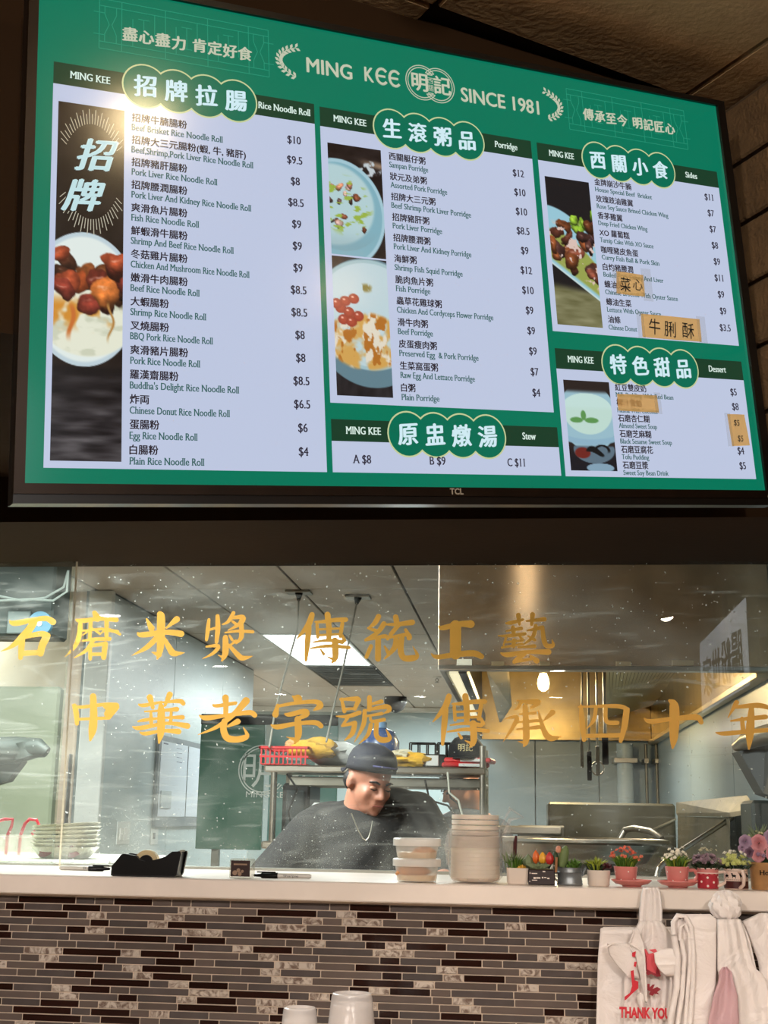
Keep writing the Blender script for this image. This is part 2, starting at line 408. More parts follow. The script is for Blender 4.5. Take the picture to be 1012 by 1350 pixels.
# --- dining ceiling: slab with tiles set at the angle of the room
dc = struct('ceiling', MB().box((-5, -11.5, ZD+0.012), (5, D-0.001, ZD+0.10)), mat('ceiling_gap_dark', rgb(50, 38, 26), rough=0.9))
o1 = PZ(998, 60, ZD); o2 = PZ(903, 125, ZD); gd = (o2-o1); gd.z = 0; gd.normalize(); gp = Vector((gd.y, -gd.x, 0))
if gp.x < 0: gp = -gp
TS = 0.60
Mg = Matrix(((gd.x, gp.x, 0, o1.x), (gd.y, gp.y, 0, o1.y), (0, 0, 1, 0), (0, 0, 0, 1)))
for i in range(-4, 3):
    for j in range(-4, 1):
        a0, b0 = i*TS+0.21, j*TS
        b1 = b0+TS if j < 0 else b0+0.30
        c = Mg @ Vector((a0+TS/2, (b0+b1)/2, 0))
        if c.y > 2.5: continue
        MB().box((a0+0.004, b0+0.005, ZD-0.004), (a0+TS-0.004, b1-0.004, ZD+0.011), 0.004, Mg).build('ceiling_tile', M_dceil, dc)
MB().box((-5, -11.5, ZD+0.002), (5, 0.0, ZD+0.011)).build('ceiling_board', M_dceil, dc)
struct('floor', MB().box((-5, -11.5, -0.1), (5, 2.7, 0.0)), M_dfloor)
struct('wall_back', MB().box((-5, -11.6, 0), (5, -11.5, ZD)), M_dwall)
struct('wall_left', MB().box((-4.1, -11.5, 0), (-4, D, ZD)), M_dwall)
struct('wall_right', MB().box((4.0, -11.5, 0), (4.1, D, ZD)), M_dwall)

# --- front wall with mosaic below the counter
YT = 2.64
fw = struct('wall_front', MB().box((-4, YT, 0), (4, YT+0.35, ZK-TH-0.001)), M_grout)
M_t = [mat('taupe_glass_tile', rgb(94, 83, 78), rough=0.2, vary=0.05, scale=30, rnd=0.16),
       mat('dark_brown_glass_tile', rgb(38, 20, 16), rough=0.1, vary=0.05, scale=30, rnd=0.2), marble_mat(),
       mat('grey_taupe_tile', rgb(80, 72, 70), rough=0.25, vary=0.1, scale=30, rnd=0.15)]
pitch = 9.0/F_PX*YT*1.005; LEN = {1: 0.0395, 2: 0.080, 3: 0.1205}
tmesh = {}
def tile_mesh(n, k):
    if (n, k) not in tmesh:
        b = MB().box((0.0011, -0.0022, 0.0011), (LEN[n]-0.0011, 0.004, pitch-0.0011), 0.0006)
        me = bpy.data.meshes.new('tile'); me.from_pydata(b.v, [], b.f); me.materials.append(M_t[k]); tmesh[(n, k)] = me
    return tmesh[(n, k)]
rows = []
zt = ZK-TH-0.006
tiles = []
PAT = [(3, 0), (1, 1), (2, 3), (1, 2), (2, 1), (1, 0), (3, 3), (2, 2), (2, 0), (3, 1), (1, 3), (1, 2), (2, 1), (3, 0), (1, 0), (1, 2), (2, 3)]
x_left, x_right = P(-12, 1270, YT).x, P(1024, 1270, YT).x
for r in range(21):
    x = x_left - 0.6 - random.random()*0.1; k = (r*5+3*(r % 4)) % len(PAT); z0 = zt-(r+1)*pitch
    while x < x_right+0.6:
        n, c = PAT[k % len(PAT)]; k += 1 if random.random() < 0.8 else 2
        if r in (0,) and c == 2: c = 0
        tiles.append((x, z0, n, c, r)); x += LEN[n]
def tile_score(t):
    x, z, n, c, r = t
    s = n*10-r*0.05
    if x < x_left+0.01 or x+LEN[n] > x_right: s -= 40
    if r > 18: s -= 25
    if x > P(795, 1300, YT).x and r > 4: s -= 25
    return -s
tiles.sort(key=tile_score)
for (x, z, n, c, r) in tiles[:298]:
    o = bpy.data.objects.new('tile', tile_mesh(n, c)); o.location = (x, YT, z); COL.objects.link(o); o.parent = fw
rest = {}
for (x, z, n, c, r) in tiles[298:]:
    rest.setdefault(c, MB()).box((x+0.0011, YT-0.0022, z+0.0011), (x+LEN[n]-0.0011, YT+0.004, z+pitch-0.0011), 0.0006)
allr = MB(); midx = []
for c, b in rest.items(): midx += [c]*len(b.f); allr.add(b.v, b.f)
me = bpy.data.meshes.new('small_tiles'); me.from_pydata(allr.v, [], allr.f)
for mm in M_t: me.materials.append(mm)
me.polygons.foreach_set('material_index', midx)
o = bpy.data.objects.new('small_tiles', me); COL.objects.link(o); o.parent = fw; o['kind'] = 'stuff'

# --- quartz counter slab
ct = MB().box((-4, D, ZK-TH), (4, YG+0.03, ZK), 0.0025).build('countertop', M_quartz)
tag(ct, 'pale pinkish stone serving ledge running along the top of the mosaic wall', 'countertop')

# --- kitchen shell
struct('floor', MB().box((-5, 3.0, -0.1), (2.5, 13, 0)), M_kfloor)
kc = struct('ceiling', MB().box((-5, YG+0.05, ZC+0.012), (2.5, 13, ZC+0.08)), M_grid)
GX, GY, GX0, GY0 = 0.499, 1.535, -0.555, 5.955
LIGHT_CELLS = {(-2, 1)}
for i in range(-9, 4):
    for j in range(-2, 5):
        x0 = GX0+i*GX; y0 = GY0+j*GY; y1 = min(y0+GY, 12.95)
        y0c = max(y0, YG+0.06)
        if y1-y0c < 0.1: continue
        if (i, j) in LIGHT_CELLS: continue
        if (i, j) == (-2, 2): continue
        MB().box((x0+0.005, y0c+0.005, ZC), (x0+GX-0.005, y1-0.005, ZC+0.011), 0.003).build('ceiling_tile', M_kceil, kc)
# lit ceiling panel
XW = -1.985
lp = thing('ceiling_light', 'bright rectangular fluorescent panel set in the kitchen ceiling', 'ceiling light', (GX0-2*GX+GX/2, GY0+1.5*GY, ZC))
x0, y0 = GX0-2*GX, GY0+GY
MB().box((x0+0.004, y0+0.004, ZC-0.004), (x0+GX-0.004, y0+GY-0.004, ZC+0.011)).build('frame', mat('white_light_frame', rgb(225, 228, 225), rough=0.4), lp)
MB().box((x0+0.02, y0+0.02, ZC-0.008), (x0+GX-0.02, y0+GY-0.02, ZC-0.0045)).build('diffuser', mat('lit_diffuser', (1, 1, 1, 1), emis=(0.93, 1.0, 0.98, 1), estr=L_PANEL), lp)
# slatted panel whose dark colour paints reflections over the ceiling
x0, y0 = GX0-2*GX, GY0+2*GY
vg = thing('ceiling_vent', 'dark slatted return air grille beyond the lit ceiling panel', 'vent', (x0+GX/2, y0+GY/2, ZC))
MB().box((x0+.005, y0+.005, ZC+0.006), (x0+GX-.005, y0+GY-.005, ZC+0.0115)).build('backing', mat('vent_dark', rgb(40, 42, 42), rough=0.8), vg)
for q in range(16):
    yy = y0+0.05+q*(GY-0.1)/16
    MB().box((x0+.02, yy, ZC-0.006), (x0+GX-.02, yy+0.03, ZC+0.004)).build('slat', mat('vent_grey', rgb(110, 112, 110), rough=0.6) if q == 0 else bpy.data.materials['vent_grey'], vg)
# walls
wk = struct('wall_kitchen_left', MB().box((XW-0.12, 6.0, 0), (XW, 9.4, ZC)), mat('panel_backing', rgb(120, 128, 128), rough=0.7))
for (a, b) in ((6.02, 7.2), (7.206, 8.4), (8.406, 9.38)):
    MB().box((XW-0.001, a, 0.02), (XW+0.008, b, ZC-0.012), 0.002).build('wall_panel', M_kwall, wk)
struct('trim_1', MB().box((XW-0.10, 5.975, 0), (XW+0.018, 6.02, ZC-0.002), 0.004), mat('pale_corner_trim', rgb(214, 218, 214), rough=0.35))
xo0 = P(-40, 900, 6.0).x
struct('wall_kitchen_side', MB().box((-5, 6.03, 0), (XW-0.1, 6.12, ZC)), M_beige)
struct('wall_far', MB().box((-5, 12.6, 0), (2.5, 12.7, ZC)), M_far)
struct('trim_2', MB().box((-5, 12.55, ZC-0.05), (2.5, 12.6, ZC-0.002), 0.003), mat('pale_trim', rgb(214, 222, 220), rough=0.4))
struct('wall_kitchen_outer', MB().box((-5.1, 3.1, 0), (-5, 12.7, ZC)), M_beige)
XR = 0.82
wb = struct('wall_wok_line', MB().box((-0.30, 8.26, 0), (XR+0.1, 8.34, ZC)), M_seam)
xs = [-0.30, (705-691)/F_PX*8.26, 0.46, XR]
for a, b in zip(xs[:-1], xs[1:]):
    MB().box((a+0.003, 8.25, 0.02), (b-0.003, 8.262, ZC-0.01), 0.002).build('wall_panel', M_blue, wb)
wr = struct('wall_kitchen_right', MB().box((XR, YG+0.1, 0), (XR+0.1, 8.3, ZC)), M_seam)
yy = [3.2, 4.05, 5.22, 6.55, 8.24]
for a, b in zip(yy[:-1], yy[1:]):
    MB().box((XR-0.012, a+0.003, 0.02), (XR+0.001, b-0.003, ZC-0.01), 0.002).build('wall_panel', M_blue, wr)

# --- glass panes of the pass-through with the gold lettering
win = struct('window_1', MB().box((-4, YG-0.012, ZK-0.001), (4, YG+0.012, ZK+0.006), 0.001), mat('glass_channel', rgb(170, 170, 160), rough=0.3, metal=0.6))
G1 = glass_mat('greasy_clear_glass', (0.96, 0.985, 0.975, 1), 0.22, 0.34, 0.75)
G2 = glass_mat('greenish_sliding_glass', (0.76, 0.84, 0.78, 1), 0.24, 0.15, 0.5)
def sheet_glass(x0, x1, y, th, m, name, **kw):
    b = MB(); b.add([(x0, y, ZK+0.004), (x1, y, ZK+0.004), (x1, y, zl+0.25), (x0, y, zl+0.25)], [(0, 1, 2, 3)])
    return b.build(name, m, win, **kw)
xe = P(104, 690, YG).x
xe2 = P(78, 1140, YG).x
sheet_glass(xe2-0.02, 4, YG, 0, G1, 'glass_pane', label='wide clear glass pane, greasy and dusty, carrying the gold characters')
gl2 = sheet_glass(-4, (xe+xe2)/2, YG-0.022, 0, G2, 'glass_pane', label='greenish sliding glass pane at the left end')
MB().add([P(106, 686, YG-.024), P(103.2, 686, YG-.024), P(77, 1146, YG-.024), P(79.4, 1146, YG-.024)], [(0, 1, 2, 3)]).build('glass_edge', mat('polished_glass_edge', rgb(236, 228, 205), rough=0.2), win)

# gold characters, brush strokes as (x, y, width) traced in enlarged crop units
def brush(strokes, ox, oy, sc, Y=YG-0.003):
    b = MB(); V2 = []; F2 = []
    for st in strokes:
        pts = [(ox+p[0]/sc, oy+p[1]/sc, p[2]/sc*(1.12 if p[2] > 9 else 1)) for p in st]
        # densify with Catmull-Rom
        dens = []
        n = len(pts)
        for i in range(n-1):
            p0, p1, p2, p3 = pts[max(i-1, 0)], pts[i], pts[i+1], pts[min(i+2, n-1)]
            for k in range(5):
                t = k/5; dens.append(tuple(0.5*((2*p1[j])+(-p0[j]+p2[j])*t+(2*p0[j]-5*p1[j]+4*p2[j]-p3[j])*t*t+(-p0[j]+3*p1[j]-3*p2[j]+p3[j])*t**3) for j in range(3)))
        dens.append(pts[-1]); L = []; R = []
        m = len(dens)
        for i, (x, y, w) in enumerate(dens):
            a = dens[max(i-1, 0)]; c = dens[min(i+1, m-1)]; dx, dy = c[0]-a[0], c[1]-a[1]; q = math.hypot(dx, dy) or 1
            nx, ny = -dy/q, dx/q; L.append((x+nx*w/2, y+ny*w/2)); R.append((x-nx*w/2, y-ny*w/2))
        # slanted brush ends
        e0 = dens[0]; e1 = dens[-1]
        n0 = len(V2); V2 += L+R; F2 += [(n0+i, n0+i+1, n0+m+i+1, n0+m+i) for i in range(m-1)]
        for e, nb_ in ((e0, dens[1]), (e1, dens[-2])):
            if e[2]*sc > 12:
                n0 = len(V2); V2 += [(e[0]+e[2]*0.5*math.cos(2*math.pi*k/10), e[1]+e[2]*0.5*math.sin(2*math.pi*k/10)) for k in range(10)]; F2.append(tuple(range(n0, n0+10)))
    # merge the overlapping strokes into one sheet
    T2 = []
    for f in F2:
        for i in range(1, len(f)-1):
            (x0, y0), (x1, y1), (x2, y2) = V2[f[0]], V2[f[i]], V2[f[i+1]]; ar = (x1-x0)*(y2-y0)-(x2-x0)*(y1-y0)
            if abs(ar) > 1e-3: T2.append((f[0], f[i], f[i+1]) if ar > 0 else (f[0], f[i+1], f[i]))
    F2 = T2
    cv, _, cf, _, _, of_ = delaunay_2d_cdt([Vector(v) for v in V2], [], F2, 0, 1e-3); cf = [f for f, q in zip(cf, of_) if q]
    b.add([P(v.x, v.y, Y) for v in cv], [tuple(f) for f in cf])
    return b
M_gold = mat('gold_vinyl', rgb(224, 164, 70), rough=0.5, vary=0.03, scale=8, spec=0.25)
_nt = M_gold.node_tree; _t = _nt.nodes.new('ShaderNodeBsdfTranslucent'); _t.inputs[0].default_value = rgb(236, 176, 84); _x = _nt.nodes.new('ShaderNodeMixShader'); _x.inputs[0].default_value = 0.38
_nt.links.new(_nt.nodes['Principled BSDF'].outputs[0], _x.inputs[1]); _nt.links.new(_t.outputs[0], _x.inputs[2]); _nt.links.new(_x.outputs[0], _nt.nodes['Material Output'].inputs[0])
CHU = [[(175,58,36),(150,130,40),(100,195,24),(60,240,6)],[(152,150,36),(142,260,38),(130,395,20)],[(200,112,14),(260,110,24),(340,98,28),(425,95,32)],
 [(212,130,22),(218,225,22)],[(400,120,26),(385,218,26)],[(220,168,15),(390,160,15)],[(216,212,17),(390,202,17)],[(290,58,40),(300,150,38),(300,240,34)],
 [(180,262,10),(300,248,22),(400,262,28)],[(160,308,10),(300,290,24),(450,302,24)],[(345,250,44),(348,370,40),(325,412,14)],[(345,395,26),(285,368,5)],[(240,318,12),(262,350,20)],[(400,215,20),(415,250,26)]]
GLYPHS = [
 ('石', 0, 800, 5.622, [[(68,98,6),(105,122,38),(230,100,34),(340,86,36),(392,112,44)],[(252,112,50),(215,170,50),(150,240,46),(80,298,24),(5,330,4)],[(168,225,34),(160,290,42),(152,378,30)],[(180,222,28),(300,200,38),(350,215,46)],[(345,220,52),(312,290,48),(300,345,44)],[(165,345,36),(300,338,36)]]),
 ('磨', 0, 800, 5.622, [[(700,45,32),(722,85,48)],[(560,92,10),(600,104,30),(740,88,26),(862,96,32)],[(595,130,30),(585,220,34),(550,300,24),(480,372,4)],[(612,178,14),(740,165,18)],[(750,163,18),(870,185,24)],[(672,112,26),(665,232,24)],[(790,100,30),(788,228,26)],[(670,165,16),(612,212,8)],[(684,160,12),(735,195,16)],[(780,170,16),(735,208,8)],[(808,165,14),(888,203,18)],[(612,252,12),(700,240,22),(812,238,26)],[(692,245,28),(640,322,24),(545,380,4)],[(668,295,26),(668,385,24)],[(660,290,22),(785,272,26)],[(780,275,36),(768,375,34)],[(665,352,22),(775,350,22)]]),
 ('米', 165, 800, 5.622, [[(158,90,12),(195,160,42)],[(382,92,42),(300,160,10)],[(90,188,8),(125,208,36),(300,188,34),(415,200,42)],[(258,55,42),(265,90,54),(260,300,48),(238,385,12)],[(250,355,38),(195,335,5)],[(240,222,36),(160,300,32),(48,362,4)],[(282,222,20),(330,310,40),(362,345,42),(440,340,4)]]),
 ('漿', 165, 800, 5.622, [[(620,95,20),(612,170,28),(602,245,20)],[(602,175,14),(690,152,20)],[(684,68,26),(686,160,34),(676,262,24)],[(802,45,26),(762,110,22),(715,132,8)],[(790,82,20),(872,78,34),(850,125,30),(760,175,8)],[(795,108,18),(822,130,20)],[(735,192,10),(830,180,20),(945,185,22)],[(858,110,32),(860,222,32),(820,270,14)],[(772,212,14),(792,245,20)],[(742,228,36),(742,340,42),(716,400,12)],[(730,378,24),(685,356,4)],[(600,295,12),(690,290,26),(650,345,22),(570,385,4)],[(818,252,22),(772,290,12)],[(768,282,20),(830,352,34),(870,380,34),(945,365,4)]]),
 ('傳', 380, 800, 5.622, CHU),
 ('統', 380, 800, 5.622, [[(668,72,36),(640,120,32),(590,160,10)],[(592,158,18),(655,180,26)],[(708,125,34),(660,190,30),(570,245,16)],[(570,248,16),(710,218,28),(735,238,22)],[(665,232,38),(664,385,40)],[(612,292,28),(578,372,26)],[(712,292,12),(738,338,26)],[(795,75,36),(806,135,38)],[(722,130,14),(800,130,26),(918,115,38)],[(822,130,28),(762,200,28),(750,225,14)],[(750,228,16),(880,205,28),(895,230,36)],[(868,170,22),(900,225,30)],[(798,225,34),(788,300,38),(710,388,10)],[(842,218,34),(832,320,40),(855,378,40),(920,380,42),(955,360,26),(920,290,4)]]),
 ('工', 560, 800, 5.622, [[(102,140,8),(130,156,32),(250,128,36),(340,128,52)],[(226,140,74),(226,350,74)],[(44,344,5),(90,372,30),(240,352,36),(360,345,42),(418,368,36)]]),
 ('藝', 560, 800, 5.622, [[(600,122,12),(640,118,26),(725,95,18)],[(692,62,32),(700,130,18)],[(752,105,12),(885,92,30)],[(797,58,34),(790,130,22)],[(598,180,10),(712,160,26)],[(652,152,28),(658,200,26)],[(540,215,8),(620,215,22),(740,200,22)],[(600,232,18),(580,290,10)],[(700,215,14),(722,246,22)],[(600,262,14),(720,250,18)],[(660,250,30),(655,292,26)],[(570,302,14),(720,275,18)],[(760,175,12),(862,155,30)],[(820,140,26),(800,220,26),(728,282,8)],[(760,215,10),(812,245,22)],[(870,152,26),(880,240,32),(902,288,32),(948,285,28),(940,240,4)],[(690,300,12),(812,292,26)],[(558,340,8),(610,355,34),(760,335,26),(915,335,40)],[(732,345,40),(662,408,28)],[(662,408,22),(790,385,20)],[(782,365,18),(828,400,38)]]),
 ('中', 85, 910, 5.622, [[(74,115,30),(88,180,36),(92,248,26)],[(60,110,12),(120,125,22),(300,105,24),(385,112,36)],[(388,125,34),(330,200,28)],[(300,118,30),(340,140,60),(318,175,46)],[(100,215,18),(330,205,22)],[(212,45,42),(216,180,50),(208,290,54),(190,370,16)]]),
 ('華', 85, 910, 5.622, [[(545,104,10),(590,112,26),(720,86,14)],[(632,52,42),(655,130,24)],[(780,32,42),(742,115,16)],[(725,90,12),(850,80,30),(880,98,30)],[(590,158,10),(720,150,18),(832,140,32)],[(640,165,18),(642,240,26)],[(790,160,18),(786,240,24)],[(540,232,10),(600,220,24),(730,205,14),(875,200,30)],[(712,95,20),(716,150,46),(714,300,50),(700,390,12)],[(500,268,6),(560,280,30),(760,245,22),(910,265,40)],[(555,310,8),(600,322,26),(730,300,22),(845,306,38)]]),
 ('老', 250, 910, 5.622, [[(170,104,10),(200,116,24),(340,95,24)],[(265,55,44),(268,110,36),(266,190,32)],[(70,184,8),(120,205,34),(280,185,24),(440,165,34),(482,185,34)],[(418,78,50),(335,170,36),(205,270,26),(60,330,4)],[(258,230,40),(250,290,44),(275,350,46),(335,365,42),(400,355,40),(425,330,28),(395,272,4)],[(355,232,40),(282,268,14)]]),
 ('字', 250, 910, 5.622, [[(762,45,12),(800,65,60)],[(652,110,20),(635,180,44)],[(645,120,20),(780,95,24),(930,85,30),(965,115,46),(915,150,8)],[(700,174,10),(740,180,30),(850,155,34),(865,180,34),(790,215,22)],[(800,215,44),(804,330,46),(778,395,12)],[(795,370,30),(715,345,4)],[(600,254,8),(650,272,34),(800,245,26),(930,240,34),(972,265,34)]]),
 ('號', 430, 910, 4.4, [[(88,50,16),(105,122,22)],[(80,52,12),(180,50,28)],[(188,55,26),(165,108,20)],[(100,112,14),(170,104,14)],[(55,150,6),(120,152,20),(192,130,24)],[(125,158,18),(92,206,12)],[(92,206,14),(160,190,22)],[(165,190,26),(150,250,26),(105,292,6)],[(250,42,26),(250,112,24)],[(255,82,12),(320,65,22)],[(215,120,10),(340,95,26),(365,115,24),(330,136,5)],[(222,120,22),(215,200,24),(162,302,4)],[(235,150,12),(322,135,18)],[(255,145,12),(265,180,18),(335,170,20)],[(258,200,22),(240,260,20),(188,312,4)],[(292,192,24),(290,260,26),(322,288,30),(368,278,24),(345,225,4)]]),
 ('傳', 570-60/5.326+0/5.3, 905+2, 5.326, [[(x, y*1.0, w) for (x, y, w) in st] for st in CHU]),
 ('承', 570, 905, 5.326, [[(590,98,8),(660,108,26),(745,110,34),(692,150,16)],[(622,108,26),(600,150,18),(570,165,5)],[(650,140,34),(658,360,42),(642,418,14)],[(650,395,26),(598,385,4)],[(606,196,10),(722,186,20)],[(600,250,12),(738,240,22)],[(588,302,10),(748,285,26)],[(510,226,8),(590,215,28),(570,275,26),(495,388,4)],[(740,165,6),(762,250,24),(792,330,36),(835,365,38),(905,350,4)],[(842,182,36),(775,245,8)]]),
 ('四', 750, 905, 3.863, [[(60,100,16),(66,180,26),(76,272,20)],[(45,104,8),(240,100,20),(298,118,20)],[(292,122,30),(282,200,28),(262,278,18)],[(70,252,18),(270,248,20)],[(136,112,18),(126,170,18),(90,215,4)],[(186,112,18),(190,178,20),(245,185,20)]]),
 ('十', 750, 905, 3.863, [[(380,160,4),(412,178,22),(520,166,20),(645,156,28),(672,182,22)],[(512,72,14),(535,105,44),(533,250,40),(526,318,8)]]),
 ('年', 750, 905, 3.863, [[(852,82,24),(808,160,4)],[(850,105,16),(955,96,24),(1010,106,20)],[(820,176,8),(900,165,18),(1000,155,22)],[(880,165,20),(886,228,22)],[(745,234,5),(790,240,20),(925,228,20),(1030,222,20),(1075,226,24)],[(928,110,24),(920,230,40),(915,322,8)]]),
]
for ch, ox, oy, sc, st in GLYPHS:
    brush(st, ox, oy, sc).build('gold_character', M_gold, win, label='gold vinyl character %s stuck to the glass' % ch)

# ================================================================== TELEVISION WITH THE MENU
tv = thing('television', 'large wall-mounted television in a black bezel showing the green and white menu', 'television', TV_C)
tv.matrix_basis = TVM
M_bez = mat('black_glossy_bezel', rgb(16, 12, 10), rough=0.3, vary=0.1, scale=8)
M_bez2 = mat('brown_black_trim', rgb(36, 25, 17), rough=0.35, metal=0.6, vary=0.2, scale=6, stretch=(3, 1, 1))
def quadprism(b, u0, v0, u1, v1, o0, o1):
    q = [S(u0, v0, o0), S(u1, v0, o0), S(u1, v1, o0), S(u0, v1, o0)]; r = [S(u0, v0, o1), S(u1, v0, o1), S(u1, v1, o1), S(u0, v1, o1)]
    return b.add(q+r, [(0, 1, 2, 3), (7, 6, 5, 4), (0, 4, 5, 1), (1, 5, 6, 2), (2, 6, 7, 3), (3, 7, 4, 0)])
b = MB(); quadprism(b, -22, -16, 1948, 1118, -0.012, -0.05); fixn(b.build('back_cover', M_bez, tv, local=True))
b = MB(); quadprism(b, 300, 250, 1600, 950, -0.05, -0.075); fixn(b.build('rear_housing', M_bez, tv, local=True))
for (u0, v0, u1, v1) in ((-24, -18, 1950, -2), (-24, 1084, 1950, 1104), (-24, -2, -3, 1084), (1923, -2, 1950, 1084)):
    b = MB(); quadprism(b, u0, v0, u1, v1, 0.006, -0.012); fixn(b.build('bezel', M_bez2 if v0 == 1084 or u1 < 0 else M_bez, tv, local=True))
b = MB(); quadprism(b, -24, 1104, 1950, 1122, 0.004, -0.03); fixn(b.build('bezel', M_bez, tv, local=True))
b = MB(); quadprism(b, 800, 470, 1100, 700, -0.075, -0.10); fixn(b.build('wall_bracket', M_bez, tv, local=True))
GREEN = rgb(0, 116, 88); DGREEN = rgb(24, 60, 40); WHITE = rgb(196, 206, 232); CREAM = rgb(196, 200, 176); DARK = rgb(44, 36, 44); TEAL = rgb(52, 96, 92)
BRIGHT = rgb(205, 232, 240); LINE = rgb(36, 140, 110); RING = rgb(214, 226, 168)
b = MB(); quadprism(b, -3, -3, 1923, 1084, 0.0, -0.012)
scr = fixn(b.build('screen', led(GREEN), tv, local=True))
class Ink(MB):
    """flat print on the lit screen, in menu coordinates"""
    def rect(s, u0, v0, u1, v1, o): return s.add([S(u0, v0, o), S(u0, v1, o), S(u1, v1, o), S(u1, v0, o)], [(0, 1, 2, 3)])
    def poly(s, pts, o): return s.add([S(u, v, o) for u, v in pts], [tuple(range(len(pts)))])
    def line(s, pts, w, o):
        for (a, b_), (c, d) in zip(pts[:-1], pts[1:]):
            q = math.hypot(c-a, d-b_) or 1; nx, ny = -(d-b_)/q*w/2, (c-a)/q*w/2
            s.add([S(a+nx, b_+ny, o), S(c+nx, d+ny, o), S(c-nx, d-ny, o), S(a-nx, b_-ny, o)], [(0, 1, 2, 3)])
        return s
    def text(s, body, u, v, size, o=0.0012, rot=0, **kw):
        V, Fc = lay_text(body, size, **kw); c, sn = math.cos(rot), math.sin(rot)
        return s.add([S(u+x*c+y*sn, v+x*sn-y*c, o) for x, y in V], Fc)
def put(ink, name, m, **kw): return ink.build(name, m, scr, local=True, **kw)

# white panels, dark header bars
panels = [(33, 195, 645, 1053, 245, 'Rice Noodle Roll', 568), (659, 199, 1262, 901, 248, 'Porridge', 1183), (1280, 200, 1895, 698, 248, 'Sides', 1797), (1281, 741, 1896, 1054, 792, 'Dessert', 1806), (659, 937, 1268, 1053, 985, 'Stew', 1183)]
for (u0, v0, u1, v1, hb, en, ec) in panels:
    put(Ink().rect(u0, hb, u1, v1, 0.0002), 'menu_panel', led(WHITE, 0.92))
    put(Ink().rect(u0, v0, u1, hb, 0.0002), 'header_bar', led(DGREEN))
heads = [(234, 219, '招牌拉腸'), (852, 227, '生滾粥品'), (1474, 223, '西關小食'), (1474, 772, '特色甜品'), (851, 965, '原盅燉湯')]
R0 = 50
for (u0, v0, chs) in heads:
    def blob_outline(r):
        pts = []; n = 4
        for k in range(n):
            cx = u0+71.3*k
            half = math.acos(min(1, 35.65/r))
            a0 = math.pi if k == 0 else math.pi-half; a1 = 0 if k == n-1 else half
            for i in range(13): a = a0+(a1-a0)*i/12; pts.append((cx+r*math.cos(a), v0-r*math.sin(a)))
        return pts+[(2*(u0+107)-x, 2*v0-y) for x, y in pts]
    put(Ink().poly(blob_outline(R0+2.6), 0.0005), 'badge_ring', led(RING, 0.8))
    put(Ink().poly(blob_outline(R0-1.0), 0.0007), 'badge', led(rgb(0, 108, 82)))
    for i, ch in enumerate(chs): put(Ink().text(ch, u0+71.3*i, v0+20, 54, align='C', kai=True), 'heading_lettering', led(BRIGHT, 1.0))
for (u0, v0, u1, v1, hb, en, ec) in panels:
    k = Ink(); k.text('MING KEE', u0+(79 if u0 < 1280 else 76), (v0+hb)/2+8, 24, align='C', serif=True, bold=0.0, fit=88 if u0 < 1200 else 80)
    put(k, 'header_lettering', led(rgb(215, 235, 225), 1.0)); k = Ink()
    k.text(en, ec, (v0+hb)/2+8, 24, align='C', serif=True, fit={'Rice Noodle Roll': 132, 'Porridge': 69, 'Sides': 42, 'Dessert': 60, 'Stew': 39}[en])
    put(k, 'header_lettering', led(rgb(215, 235, 225), 1.0))

# the dishes and prices
L1 = [('招牌牛腩腸粉', 'Beef Brisket Rice Noodle Roll', '$10'), ('招牌大三元腸粉(蝦, 牛, 豬肝)', 'Beef,Shrimp,Pork Liver Rice Noodle Roll', '$9.5'), ('招牌豬肝腸粉', 'Pork Liver Rice Noodle Roll', '$8'),
      ('招牌腰潤腸粉', 'Pork Liver And Kidney Rice Noodle Roll', '$8.5'), ('爽滑魚片腸粉', 'Fish Rice Noodle Roll', '$9'), ('鮮蝦滑牛腸粉', 'Shrimp And Beef Rice Noodle Roll', '$9'),
      ('冬菇雞片腸粉', 'Chicken And Mushroom Rice Noodle Roll', '$9'), ('嫩滑牛肉腸粉', 'Beef Rice Noodle Roll', '$8.5'), ('大蝦腸粉', 'Shrimp Rice Noodle Roll', '$8.5'), ('叉燒腸粉', 'BBQ Pork Rice Noodle Roll', '$8'),
      ('爽滑豬片腸粉', 'Pork Rice Noodle Roll', '$8'), ('羅漢齋腸粉', "Buddha's Delight Rice Noodle Roll", '$8.5'), ('炸両', 'Chinese Donut Rice Noodle Roll', '$6.5'), ('蛋腸粉', 'Egg Rice Noodle Roll', '$6'), ('白腸粉', 'Plain Rice Noodle Roll', '$4')]
L2 = [('西關艇仔粥', 'Sampan Porridge', '$12'), ('狀元及弟粥', 'Assorted Pork Porridge', '$10'), ('招牌大三元粥', 'Beef Shrimp Pork Liver Porridge', '$10'), ('招牌豬肝粥', 'Pork Liver Porridge', '$8.5'), ('招牌腰潤粥', 'Pork Liver And Kidney Porridge', '$9'),
      ('海鮮粥', 'Shrimp Fish Squid Porridge', '$12'), ('脆肉魚片粥', 'Fish Porridge', '$10'), ('蟲草花雞球粥', 'Chicken And Cordyceps Flower Porridge', '$9'), ('滑牛肉粥', 'Beef Porridge', '$9'), ('皮蛋瘦肉粥', 'Preserved Egg  & Pork Porridge', '$9'), ('生菜窩蛋粥', 'Raw Egg And Lettuce Porridge', '$7'), ('白粥', 'Plain Porridge', '$4')]
L3 = [('金牌崩沙牛腩', 'House Special Beef  Brisket', '$11'), ('玫瑰豉油雞翼', 'Rose Soy Sauce Brined Chicken Wing', '$7'), ('香茅雞翼', 'Deep Fried Chicken Wing', '$7'), ('XO 蘿蔔糕', 'Turnip Cake With XO Sauce', '$8'), ('咖哩豬皮魚蛋', 'Curry Fish Ball & Pork Skin', '$9'), ('白灼豬腰潤', 'Boiled Pork Kidney And Liver', '$11'), ('蠔油菜心', 'Chinese Broccoli With Oyster Sauce', '$9'), ('蠔油生菜', 'Lettuce With Oyster Sauce', '$9'), ('油條', 'Chinese Donut', '$3.5')]
